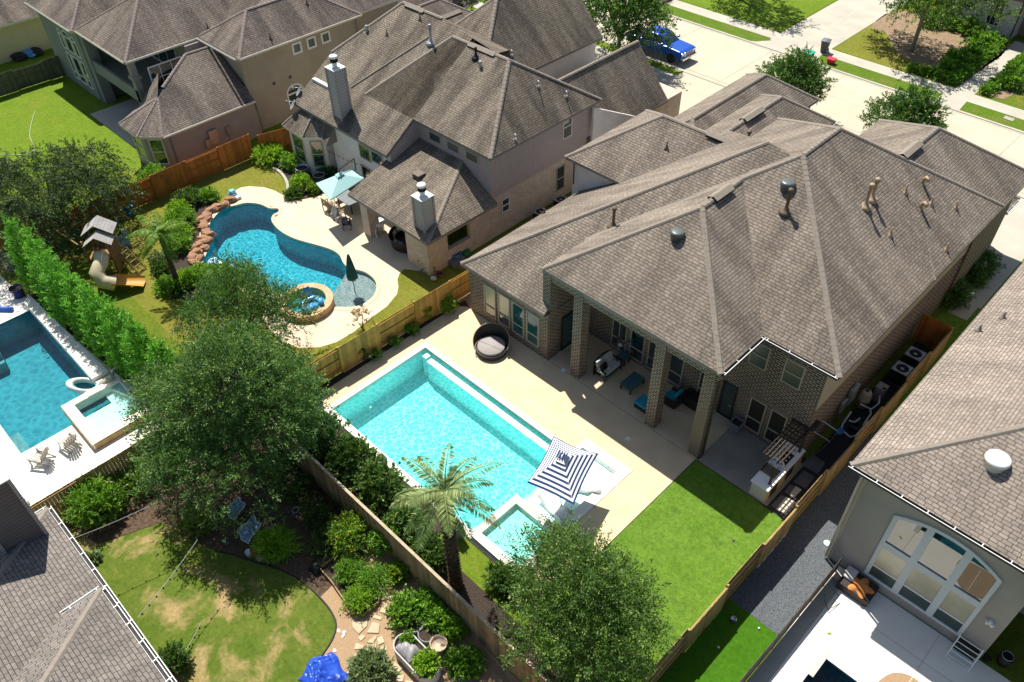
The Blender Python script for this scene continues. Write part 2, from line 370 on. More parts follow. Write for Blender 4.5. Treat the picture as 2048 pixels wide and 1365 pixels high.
M['cypress'] = foliage('evergreen_hedge_leaves', (0.068, 0.225, 0.024), (0.195, 0.480, 0.060), (0.300, 0.600, 0.105))
M['drape'] = foliage('feathery_leaves', (.016, .04, .014), (.075, .125, .04), (.22, .29, .11))
M['shrub'] = foliage('shrub_leaves', (0.075, 0.195, 0.018), (0.217, 0.405, 0.045), (0.330, 0.510, 0.090))
M['lime'] = foliage('lime_leaves', (0.135, 0.284, 0.016), (0.297, 0.472, 0.041), (0.405, 0.540, 0.081))
M['darkshrub'] = foliage('dark_shrub_leaves', (0.033, 0.083, 0.018), (0.105, 0.188, 0.038), (0.150, 0.240, 0.060))
M['yellowshrub'] = foliage('yellow_flecked_leaves', (0.084, 0.182, 0.017), (0.238, 0.364, 0.042), (0.600, 0.560, 0.042))
M['whiteflower'] = foliage('white_flowering_leaves', (0.065, 0.156, 0.019), (0.182, 0.312, 0.039), (0.600, 0.600, 0.600))
M['silver'] = foliage('grey_green_leaves', (0.108, 0.156, 0.066), (0.228, 0.300, 0.144), (0.336, 0.408, 0.240))
M['palm'] = foliage('palm_fronds', (.12, .19, .06), (.30, .38, .15), (.46, .46, .22))
M['palm2'] = foliage('lush_palm_fronds', (0.091, 0.195, 0.026), (0.221, 0.351, 0.058), (0.338, 0.429, 0.104))
M['straw'] = foliage('dry_stems', (.22, .16, .07), (.36, .27, .13), (.45, .36, .2))
# ================================================================== THE GROUND
C38 = lambda L: crop(380, 370, .29740, L)
C64 = lambda L: crop(640, 560, .22321, L)
C50 = lambda L: crop(500, 965, .29297, L)
FREE = smooth_poly(pts(C38([(300, 140), (380, 122), (470, 130), (535, 158), (590, 160), (598, 182), (560, 205), (550, 240), (580, 285), (630, 325), (700, 360), (780, 385), (880, 412), (960, 440), (1008, 475), (1030, 520), (1060, 552), (1110, 568), (1180, 588), (1235, 630), (1257, 680), (1240, 740), (1190, 790), (1120, 820), (1040, 825), (960, 822), (905, 800), (840, 790), (740, 775), (620, 735), (500, 690), (380, 645), (300, 622), (170, 588), (88, 555), (98, 490), (130, 420), (143, 340), (130, 270), (190, 190), (250, 152)])), 3)
MAINP = rect(-25.5, -16.45, 12.55, 18.62)
LEDGE = [(-15.0, 15.05), (-12.95, 15.05), (-12.95, 19.3), (-15.0, 19.3)]
MAINW = [(-25.5, 12.55), (-15.25, 12.55), (-15.25, 15.2), (-12.95, 15.2), (-12.95, 19.3), (-15.0, 19.3), (-15.0, 18.62), (-25.5, 18.62)]
MAINO = [(-25.78, 12.2), (-15.25, 12.2), (-15.25, 12.15), (-12.2, 12.15), (-12.2, 15.3), (-12.45, 15.3), (-12.45, 19.85), (-15.25, 19.85), (-15.25, 18.92), (-25.78, 18.92)]
LEFTW = [(-44.05, .55), (-33.85, .55), (-33.85, 5.05), (-44.05, 5.05)]
SPAW = rect(-34.62, -32.02, 3.62, 5.92)
RIGHTW = [(-1.85, 18.0), (-1.85, 12.0), (4.5, 12.0), (4.5, 18.0)]
SPAM = rect(-14.88, -12.6, 12.62, 14.72)
SPAC = [(-32.95+1.05*math.cos(a*math.pi/12), 16.25+1.05*math.sin(a*math.pi/12)) for a in range(24)]
base_out = rect(-260, 160, -60, 420)
sheet('ground', base_out, 0, M['lawn'], [MAINO, FREE, LEFTW, RIGHTW])

# --- street, pavements, verges
sheet('street', rect(-260, 160, 54.95, 63.3), .008, M['street'])
for y in (54.72, 63.3):
    b = MB(); b.box(-260, 160, y, y+.22, 0, .06); o = b.build('kerb', M['conc']); o['kind'] = 'structure'
b = MB()
for y in (55.3, 63.08): b.flat(rect(-90, 30, y, y+.12), [], .0125)
b.build('gutter_line', M['joint_grey'])['kind'] = 'structure'
b = MB(); b.flat(rect(-90, 30, 59.1, 59.14), [], .0125)
for x in (-66, -57, -48, -39.1, -31.8, -25, -18, -11.25, -2): b.flat(rect(x, x+.05, 54.95, 63.3), [], .0165)
b.build('road_joint', M['joint_grey'])['kind'] = 'structure'
sheet('pavement', rect(-260, 160, 52.45, 53.75), .008, M['conc'])
sheet('pavement', rect(-260, 160, 65.35, 66.85), .012, M['conc'])
b = MB()
for x in range(-70, 12, 2):
    for y0, y1, z in ((52.45, 53.75, .0125), (65.35, 66.85, .0165)): b.flat(rect(x, x+.03, y0, y1), [], z)
b.build('pavement_joint', M['joint_pale'])['kind'] = 'structure'
# far side: drive, verges, lawns, path, beds
sheet('driveway', [(-33.2, 66.85), (-33.2, 90), (-28.3, 90), (-28.3, 66.85)], .016, M['conc'])
sheet('driveway', [(-34.3, 63.52), (-33.3, 64.6), (-33.2, 65.35), (-28.35, 65.35), (-28.2, 64.5), (-27.1, 63.52)], .016, M['conc'])
b = MB(); b.flat(rect(-30.8, -30.74, 63.6, 90), [], .0205)
for y in (70, 74, 78, 82): b.flat(rect(-33.2, -28.3, y, y+.05), [], .0205)
b.build('driveway_joint', M['joint_pale'])['kind'] = 'structure'
sheet('verge', smooth_poly([(-60, 63.55), (-38, 63.55), (-34.4, 63.6), (-33.5, 64.3), (-33.3, 65.2), (-38, 65.3), (-60, 65.3)], 3), .02, M['lawn_street'])
sheet('verge', [(-28.3, 64.95), (-28.1, 64.2), (-27.2, 63.6), (-18.3, 63.6), (-17.95, 65.3), (-28.2, 65.3)], .02, M['lawn_street'])
sheet('verge', [(-15.95, 63.6), (30, 63.6), (30, 65.3), (-16.1, 65.3)], .02, M['lawn_street'])
sheet('path', rect(-17.6, -16.15, 66.85, 79), .016, M['conc'])
sheet('path', [(-18.1, 63.52), (-17.9, 65.35), (-16.1, 65.35), (-15.95, 63.52)], .016, M['conc'])
sheet('front_lawn', [(-60, 66.95), (-33.35, 66.95), (-33.35, 82), (-60, 82)], .02, M['lawn_bright'])
sheet('front_lawn', [(-28.2, 66.95), (-18.3, 66.95), (-18.3, 80), (-28.2, 80)], .012, M['lawn_olive'])
sheet('planting_bed', smooth_poly([(-28.1, 73.6), (-26.6, 73.2), (-25.2, 71.5), (-23.4, 69.6), (-20, 68.6), (-17.9, 68.2), (-17.75, 78.3), (-23, 79.3), (-28, 78.5)], 3), .016, M['soil'])
sheet('planting_bed', [(-16.0, 67.2), (-14.2, 67.6), (-13.4, 72), (-13.2, 79), (-16.0, 79)], .016, M['soil'])
# near side: verges and drives of the three houses
sheet('verge', rect(-260, -47, 53.8, 54.7), .012, M['lawn_street'])
sheet('driveway', [(-47, 46), (-34.6, 46), (-34.6, 54.95), (-47, 54.95)], .016, M['conc'])
sheet('verge', smooth_poly([(-44, 53.85), (-36, 53.85), (-34.9, 54.0), (-34.85, 54.35), (-36, 54.68), (-44, 54.68)], 3), .02, M['lawn_bright'])
sheet('driveway', [(-34.9, 44), (-25.2, 44), (-25.2, 54.95), (-34.9, 54.95)], .0205, M['street'])
sheet('verge', rect(-22.8, -12.4, 53.8, 54.68), .016, M['lawn_bright'])
sheet('front_lawn', rect(-23.2, -12.2, 43, 52.4), .004, M['lawn_bright'])
sheet('driveway', [(-12.2, 42), (-5.6, 42), (-5.6, 54.95), (-12.2, 54.95)], .0165, M['conc'])
sheet('side_lawn', rect(-7.0, 2, 30, 50), .004, M['turf'])
sheet('pavement', [(-6.85, 40.5), (-5.75, 40.5), (-5.75, 48), (-6.85, 48)], .0205, M['conc'])
sheet('side_lawn', rect(-5.6, 6, 50, 54.7), .008, M['lawn_bright'])
sheet('side_yard', rect(-29.6, -26.0, 24.5, 48), .004, M['soil'])

# --- the main garden
YARD = rect(-27.2, -5.75, 9.35, 26)
sheet('planting_bed', YARD, .004, M['mulch'], [MAINO])
sheet('pebble_bed', [(-27.1, 21.6), (-26.8, 22.75), (-25.9, 22.35), (-25.9, 30), (-27.1, 30)], .008, M['gravel_tan'])
DECK = [(-26.82, 13.0), (-26.78, 22.05), (-25.5, 22.1), (-25.9, 22.5), (-20.1, 22.5), (-20.1, 25.6), (-7.35, 25.6), (-7.35, 22.35), (-10.73, 22.42), (-10.73, 15.2), (-11.3, 14.2), (-11.8, 12.2), (-12.0, 12.0)]
DECK = [(-26.8, 12.35), (-26.8, 21.95), (-26.7, 22.6), (-26.0, 22.2), (-25.9, 22.5), (-20.1, 22.5), (-20.1, 25.6), (-7.0, 25.6), (-7.0, 22.4), (-10.73, 22.42), (-10.73, 14.6), (-11.4, 13.2), (-12.15, 12.1)]
deck_hole = [(-25.78, 12.2), (-12.2, 12.15), (-12.2, 15.3), (-12.45, 15.3), (-12.45, 19.85), (-15.25, 19.85), (-15.25, 18.92), (-25.78, 18.92)]
# deck as three sheets round the pool so that no edge lies on the coping
sheet('pool_deck', [(-26.8, 12.35), (-25.8, 12.35), (-25.8, 18.94), (-15.27, 18.94), (-15.27, 19.87), (-12.43, 19.87), (-12.43, 15.28), (-12.18, 15.28), (-12.18, 12.3), (-11.5, 12.9), (-10.73, 14.6), (-10.73, 22.42), (-26.3, 22.42), (-26.72, 22.1), (-26.8, 21.6)], .012, M['deck'])
sheet('patio', rect(-20.15, -7.0, 22.43, 25.6), .022, M['deck'])
sheet('patio', rect(-10.72, -7.0, 22.42, 25.6), .026, mat('grey_patio_stain', (.34, .30, .235), (.26, .235, .20), .9, .9, .25, 70))  # darker, greyer rectangle over the right end of the patio
b = MB()
for x in (-23.6, -21.5, -18.9, -16.9, -14.7, -12.6): b.flat(rect(x, x+.03, 18.95 if x < -15.3 else 19.9, 22.4), [], .0165)
b.flat(rect(-12.4, -10.75, 18.0, 18.03), [], .0165); b.flat(rect(-12.4, -10.75, 15.6, 15.63), [], .0165)
for y in (14.2, 16.4, 18.7): b.flat(rect(-26.78, -25.82, y, y+.03), [], .0165)
b.build('deck_joint', M['joint_pale'])['kind'] = 'structure'
sheet('side_bed', rect(-7.0, -5.8, 22.3, 37.1), .016, M['gravel_black'])
b = MB(); b.prism([(-10.72, 14.6), (-10.72, 22.36), (-7.2, 22.36), (-7.2, 22.3), (-5.85, 22.3), (-5.85, 10.6), (-10.0, 10.6), (-10.9, 12.0), (-11.4, 13.1)], .0, .045, bottom=False)
o = b.build('artificial_turf', M['turf']); o['kind'] = 'structure'
sheet('lawn', [(-16.2, 10.9), (-10.4, 10.9), (-11.6, 12.08), (-16.2, 12.08)], .012, M['lawn_bright'])
b = MB(); b.beam((-10.74, 22.4, .02), (-10.74, 14.6, .02), .035, .06); b.beam((-10.74, 14.6, .02), (-11.4, 13.15, .02), .035, .06); b.build('turf_edging', M['dark'])['kind'] = 'structure'
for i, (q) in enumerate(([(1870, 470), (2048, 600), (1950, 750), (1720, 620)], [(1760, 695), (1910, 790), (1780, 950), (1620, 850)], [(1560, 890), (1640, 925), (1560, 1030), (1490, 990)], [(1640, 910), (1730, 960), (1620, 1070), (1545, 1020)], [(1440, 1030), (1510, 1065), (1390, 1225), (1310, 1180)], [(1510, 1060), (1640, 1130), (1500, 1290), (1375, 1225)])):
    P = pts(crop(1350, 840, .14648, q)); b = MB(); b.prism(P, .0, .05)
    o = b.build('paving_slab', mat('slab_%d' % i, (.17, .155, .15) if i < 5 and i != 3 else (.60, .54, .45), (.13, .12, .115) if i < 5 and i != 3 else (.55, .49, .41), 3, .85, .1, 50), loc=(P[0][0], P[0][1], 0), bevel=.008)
    tag(o, ['large grey square slab nearest the house wall on the dark gravel', 'grey square slab in the middle of the gravel side strip', 'small grey slab half beside the outdoor kitchen', 'pale slab striped by the pergola shadow next to the kitchen', 'grey slab at the turf end behind the outdoor kitchen', 'pale slab striped by the pergola shadow at the turf end'][i], 'paving slab', 'slabs along the gravel side strip')

# --- right neighbour
sheet('patio_right', [(-3.3, 12), (-3.3, 21.95), (6, 21.95), (6, 12)], .008, M['deck_white'], [[(-1.86, 18.01), (-1.86, 12.01), (4.5, 12.01), (4.5, 18.01)]])
sheet('gravel', [(-5.68, 17.55), (-3.4, 17.55), (-3.3, 22.0), (-3.3, 30), (-5.68, 30)], .008, M['gravel_grey'])
sheet('lawn_right', [(-5.68, 10), (-3.42, 10), (-3.4, 17.54), (-5.68, 17.54)], .012, M['turf_dark'])
sheet('coping_strip', [(-3.28, 12), (-3.28, 21.3), (-2.75, 21.3), (-2.75, 12)], .012, M['conc'])
b = MB()
for y in (12.6, 13.8, 15.0, 16.2, 17.4, 18.6, 19.8): b.flat(rect(-3.28, -2.75, y, y+.025), [], .0165)
b.flat(rect(-1.75, -1.72, 18.2, 21.9), [], .0125); b.flat(rect(.95, .98, 18.2, 21.9), [], .0125); b.flat(rect(-2.7, 5, 20.4, 20.43), [], .0135)
b.build('patio_joint', M['joint_pale'])['kind'] = 'structure'
sheet('pebble_bed', smooth_poly([(.15, 18.3), (.35, 19.2), (.95, 19.6), (1.6, 19.4), (2.3, 18.6), (2.0, 18.1), (.8, 18.05)], 4), .012, M['gravel_tan'])

# --- bottom garden
sheet('garden_lawn', [(-28.6, -8), (-5, -8), (-5, 9.3), (-28.6, 9.3)], .004, M['lawn_dry'])
EDGE = C50([(-230, 470), (-100, 500), (30, 545), (180, 590), (330, 660), (450, 760), (545, 870), (588, 970), (560, 1080), (465, 1230), (400, 1400), (340, 1600)])
EP = smooth_poly(pts(EDGE), 4, closed=False)
sheet('gravel_path', EP+[(-8, 2.5), (-5, 4), (-5, 9.28), (-17.2, 9.28), (-19.6, 6.2)], .012, M['gravel_tan'])
sheet('planting_bed', EP[:22]+[(-17.6, 6.7), (-17.9, 9.28), (-28.5, 9.28), (-28.5, 4.9), (-25.8, 4.0), (-24.2, 3.6)], .016, M['mulch_brown'])
sheet('planting_bed', pts(C50([(980, 760), (1000, 560), (1180, 640), (1330, 860), (1560, 1080), (1780, 1365), (1380, 1365), (1330, 1180), (1180, 1090), (990, 1010), (930, 930)])), .02, M['soil'])
sheet('planting_bed', [(-28.5, .3), (-26.4, .9), (-25.4, 3.6), (-27, 5), (-28.5, 5)], .02, M['mulch_brown'])
b = MB(); b.tube([(x, y, .03) for x, y in EP], .035, 6); tag(b.build('garden_edging', M['dark'], loc=(*EP[0], 0)), 'thin black plastic edging strip curving between dry lawn and gravel path', 'edging')

# --- left pool garden
sheet('deck_left', [(-60, -3), (-28.9, -3), (-28.9, 6.02), (-31.3, 6.55), (-45.1, 5.35), (-46.6, 5.2), (-60, 4.6)], .008, M['deck_white'], [LEFTW])
sheet('planting_bed', [(-28.9, 6.05), (-31.3, 6.62), (-45.1, 5.42), (-46.4, 5.9), (-46.2, 8.6), (-41, 7.4), (-36, 7.5), (-28.9, 8.8)], .016, M['mulch_brown'])
sheet('lawn', [(-60, 4.7), (-46.3, 5.35), (-45.8, 7.2), (-50, 8), (-60, 7)], .008, M['lawn_olive'])
sheet('planting_bed', smooth_poly(pts([(0, 540), (40, 548), (48, 530), (20, 500), (0, 500)]), 3), .016, M['soil'])
# --- freeform pool garden
H2DECK = pts(C38([(310, 35), (345, 18), (400, 10), (500, 18), (570, 40), (620, 68), (660, 95), (760, 85), (850, 66), (930, 60), (1000, 30)]))+[(-38, 25.6), (-29.9, 25.6), (-29.9, 23.2)]+pts([(866, 546), (808, 539), (799, 548), (795, 561), (797, 575), (794, 589), (774, 613.6), (740, 638), (707, 665), (673, 685), (640, 695), (600, 697), (565, 685), (540, 660), (525, 640), (530, 610), (470, 575), (420, 555), (400, 545)])
IN = pts(C38([(380, 100), (330, 108), (300, 125)]))
b = MB()
def ribbon_deck():
    # deck between the outer outline and the pool edge
    hole = [p for p in FREE]
    b.flat(H2DECK+pts(C38([(60, 580), (0, 520), (20, 430), (60, 330), (80, 230), (150, 160), (250, 125)])), [hole], .012)
ribbon_deck(); o = b.build('pool_deck_neighbour', M['deck2']); o['kind'] = 'structure'
sheet('back_lawn', [(-49.3, 9.6), (-27.5, 9.6), (-27.5, 23.5), (-36, 26), (-49.3, 26)], .004, M['lawn_olive'], [FREE])
sheet('planting_bed', smooth_poly(pts(crop(180, 380, .2232, [(600, 870), (590, 740), (560, 640), (640, 560), (700, 470), (760, 330), (830, 180), (900, 90), (1060, 60), (1100, 130), (1010, 230), (985, 380), (960, 500), (900, 640), (990, 720), (1300, 780), (1290, 900), (1000, 1010), (700, 960)])), 3), .018, M['mulch'])
sheet('planting_bed', smooth_poly(pts(crop(540, 240, .2232, [(60, 460), (130, 540), (165, 620), (140, 690), (250, 720), (430, 680), (560, 610), (640, 480), (500, 420), (300, 330), (120, 330), (40, 400)])), 3), .02, M['mulch'])
b = MB(); P = smooth_poly(pts(crop(540, 240, .2232, [(30, 440), (90, 475), (135, 530), (160, 590), (160, 650)])), 4, False)
for i in range(len(P)-1): b.beam((*P[i], .07), (*P[i+1], .07), .2, .14)
tag(b.build('garden_border', M['conc'], loc=(*P[0], 0), bevel=.02), 'pale curved concrete border between bright lawn and planted bed beside the bay window', 'border')
sheet('back_lawn', [(-90, 0), (-49.6, 8.5), (-49.6, 30), (-75, 30), (-100, 22)], .006, M['lawn_bright'])
sheet('side_yard', [(-51, 27), (-47.6, 27), (-47.6, 50), (-51, 50)], .008, M['soil'])
sheet('patio_far', [(-64, 17.7), (-57, 17.7), (-55, 18.5), (-55, 24), (-64, 24)], .012, M['conc'])

# ================================================================== POOLS
def basin(root, W, depth, mt, name='basin', z1=-.02):
    b = MB(); n = len(W)
    for i in range(n):
        p, q = W[i], W[(i+1) % n]; b.face([(p[0], p[1], z1), (q[0], q[1], z1), (q[0], q[1], -depth), (p[0], p[1], -depth)])
    b.flat(W, [], -depth); return b.build(name, mt, root)
POOLGRP = 'swimming pools of the back gardens'
pool = thing('swimming_pool', 'rectangular turquoise pool with white coping and raised square spa behind the brown brick house', 'pool', (-20, 15.5, 0), group=POOLGRP)
basin(pool, MAINW, 1.45, M['plaster'], z1=-.25)
b = MB(); b.flat([(-25.5, 12.55), (-15.25, 12.55), (-15.25, 15.2), (-15.0, 15.2), (-15.0, 18.62), (-25.5, 18.62)], [], -.09); b.build('water', water('turquoise_water', (.66, 1.0, .99), (.26, .85, .84), 3.7, .015, .14, 5, .2), pool)
b = MB(); b.flat([(-15.0, 15.2), (-12.95, 15.2), (-12.95, 19.3), (-15.0, 19.3)], [], -.09); b.build('shallow_water', water('shallow_water', (.98, 1.0, 1.0), (.86, .97, .97), 4, .02, .25, 4, .1), pool)
b = MB(); b.ring(MAINO, MAINW, -.25, .028); b.build('coping', M['coping'], pool)
b = MB(); b.box(-24.72, -15.1, 18.02, 18.36, -1.45, -.075); b.build('bench', M['plaster'], pool)
b = MB(); b.box(-25.2, -24.9, 18.12, 18.45, -1.45, -.075); b.build('step', M['plaster'], pool)
b = MB(); b.box(-25.5, -15.3, 18.36, 18.62, -1.45, -.62); b.build('seat_bench', M['plaster'], pool)
b = MB(); b.prism([(-15.0, 15.2), (-12.95, 15.2), (-12.95, 19.3), (-15.0, 19.3), (-15.0, 18.62), (-15.6, 18.62), (-15.6, 15.2)], -1.45, -.22); b.build('tanning_ledge', M['plaster'], pool)
b = MB(); b.box(-14.9, -14.1, 19.42, 19.55, .02, .034); b.box(-13.6, -12.75, 19.42, 19.55, .02, .034); b.build('deck_drain', M['coping_grey'], pool)
b = MB(); b.ring([(-15.24, 12.3), (-12.2, 12.3), (-12.2, 15.1), (-15.24, 15.1)], SPAM, -.4, .30); b.build('spa_wall', M['coping_grey'], pool)
b = MB(); b.ring([(-15.28, 12.22), (-12.18, 12.22), (-12.18, 12.58), (-15.28, 12.58)], [(-15.2, 12.3), (-12.3, 12.3), (-12.3, 12.5), (-15.2, 12.5)], .25, .315); b.build('spa_coping', M['coping'], pool)
b = MB()
for i in range(4):
    p, q = SPAM[i], SPAM[(i+1) % 4]; b.face([(*p, -.4), (*q, -.4), (*q, -.95), (*p, -.95)])
b.flat(SPAM, [], -.95); b.build('spa_basin', M['plaster'], pool)
b = MB(); b.box(-14.58, -14.18, 12.62, 14.5, -.95, -.12); b.box(-14.18, -12.6, 14.05, 14.5, -.95, -.12); b.build('spa_bench', M['plaster'], pool)
b = MB(); b.flat(SPAM, [], .2); b.build('spa_water', water('spa_water', (.62, .98, .97), (.38, .88, .85), 6, .03, .2, 5, .1), pool)

free = thing('swimming_pool', 'curving freeform pool with red boulder rim and shallow grey ledge', 'pool', (-38, 17, 0), group=POOLGRP)
basin(free, FREE, 1.5, M['plaster_deep'])
i0, i1 = 0, 0
LINE = pts(C38([(1060, 552), (1000, 650), (930, 745), (905, 800)])); near = lambda q: min(range(len(FREE)), key=lambda i: (Vector(FREE[i])-Vector(q)).length); i0, i1 = near(LINE[0]), near(LINE[-1])
b = MB(); b.flat(FREE[i0:i1+1]+LINE[::-1][1:-1], [], -.1); b.build('shallow_water', water('grey_shelf_water', (.98, 1.0, 1.0), (.62, .74, .76), 4.5, .02, .2, 5, .3), free)
b = MB(); b.flat(FREE[:i0+1]+LINE[1:-1]+FREE[i1:], [], -.1); b.build('water', water('deep_teal_water', (.85, 1.0, 1.0), (.22, .66, .72), 3.4, .01, .14, 4, .5), free)
SH = [p for p in FREE]; LINE = pts(C38([(1060, 552), (1000, 650), (930, 745), (905, 800)]))
i0 = min(range(len(FREE)), key=lambda i: (Vector(FREE[i])-Vector(LINE[0])).length); i1 = min(range(len(FREE)), key=lambda i: (Vector(FREE[i])-Vector(LINE[-1])).length)
b = MB(); b.prism(FREE[i0:i1+1]+LINE[::-1][1:-1], -1.5, -.22); b.build('tanning_ledge', M['plaster_shelf'], free)
n_ = len(FREE); k0 = min(range(n_), key=lambda i: (Vector(FREE[i])-Vector(pts(C38([(300, 140)]))[0])).length)
rim = [FREE[(k0+i) % n_] for i in range((i1-k0) % n_+1)]
b = MB()
for i in range(len(rim)-1):
    p, q = Vector(rim[i]), Vector(rim[i+1]); d = (q-p).normalized(); n2 = Vector((-d.y, d.x))
    b.face([(*(p-n2*.02), .03), (*(q-n2*.02), .03), (*(q+n2*.26), .03), (*(p+n2*.26), .03)]); b.face([(*(p-n2*.02), .03), (*(q-n2*.02), .03), (*(q-n2*.02), -.1), (*(p-n2*.02), -.1)])
b.build('coping', M['deck2'], free)
# raised round spa at its edge
b = MB(); O = [(-32.95+1.5*math.cos(a*math.pi/16), 16.25+1.5*math.sin(a*math.pi/16)) for a in range(32)]; I = [(-32.95+1.1*math.cos(a*math.pi/16), 16.25+1.1*math.sin(a*math.pi/16)) for a in range(32)]
b.ring(O, I, -.2, .42); b.build('spa_wall', mat('buff_spa_stone', (.58, .40, .23), (.48, .31, .17), 3, .85, .2, 30), free)
b = MB(); b.flat(I, [], .32); b.build('spa_water', water('round_spa_water', (.6, .97, 1.0), .7, 5, .03, .2, 6, .3), free)
b = MB(); b.flat(I, [], .02); b.build('spa_basin', M['plaster_deep'], free)

lp = thing('swimming_pool', 'rectangular blue-green pool with rippled water and square spa on white paving', 'pool', (-39, 3, 0), group=POOLGRP)
basin(lp, LEFTW, 1.6, M['plaster_blue'])
b = MB(); b.flat(LEFTW, [], -.07); b.build('water', water('blue_green_water', (.56, .90, .94), .80, 2.2, .02, .3, 3.5, .12, rip=(-38.9, 2.15, -.07)), lp)
b = MB(); b.box(-35.6, -33.85, .55, 1.0, -1.6, -.25); b.build('bench', M['plaster_grey'], lp)
b = MB()
for i in range(3): b.box(-44.05, -42.9+i*.42, .55, 2.62-i*.05, -1.6, -.3-i*.33)
b.build('step', M['plaster_grey'], lp)
b = MB(); b.prism([(-44.25, 5.02), (-35.7, 5.02), (-35.7, 5.9), (-45.0, 5.5)], 0, .42); b.build('raised_wall', M['coping'], lp, bevel=.02)
b = MB(); b.prism([(-35.6, 5.06), (-33.0, 6.0), (-31.2, 6.1), (-31.2, 6.62), (-35.6, 6.1)], 0, .22); b.build('raised_planter_edge', M['coping'], lp, bevel=.02)
b = MB(); b.ring([(-35.02, 3.12), (-31.5, 3.12), (-31.5, 6.02), (-35.02, 6.02)], SPAW, -.3, .40); b.build('spa_wall', M['coping'], lp)
b = MB(); b.box(-31.5, -31.46, 3.2, 5.9, .01, .34); b.box(-34.9, -31.5, 3.08, 3.12, .01, .34); b.build('spa_cladding', mat('tan_ledgestone', (.42, .31, .16), (.30, .21, .10), 4, .9, .5, 20), lp)
b = MB(); b.flat(SPAW, [], .05-.7)
for i in range(4):
    p, q = SPAW[i], SPAW[(i+1) % 4]; b.face([(*p, -.3), (*q, -.3), (*q, -.65), (*p, -.65)])
b.build('spa_basin', M['plaster_spa'], lp)
b = MB(); b.ring([(-34.6, 3.64), (-32.04, 3.64), (-32.04, 5.9), (-34.6, 5.9)], [(-34.05, 4.15), (-32.55, 4.15), (-32.55, 5.3), (-34.05, 5.3)], -.65, -.1); b.build('spa_bench', M['plaster_spa'], lp)
b = MB(); b.flat(SPAW, [], .27); b.build('spa_water', water('still_spa_water', (.66, .97, .98), .93, 2.5, .02, .3, 3, .05), lp)
b = MB(); b.box(-35.06, -34.6, 4.35, 5.0, .40, .425); b.build('spillway', M['coping_grey'], lp)

rp = thing('swimming_pool', 'dark teal pool corner at the bottom right set in bright white patio', 'pool', (1, 15, 0), group=POOLGRP)
basin(rp, RIGHTW, 1.7, M['plaster_dark'])
b = MB(); b.flat(RIGHTW, [], -.12); b.build('water', water('dark_teal_water', (.5, .9, .95), .75, 3, .02, .25, 4, .2), rp)
b = MB(); b.box(-1.86, -1.66, 17.0, 18.28, .0, .03); b.build('coping', M['coping_grey'], rp)
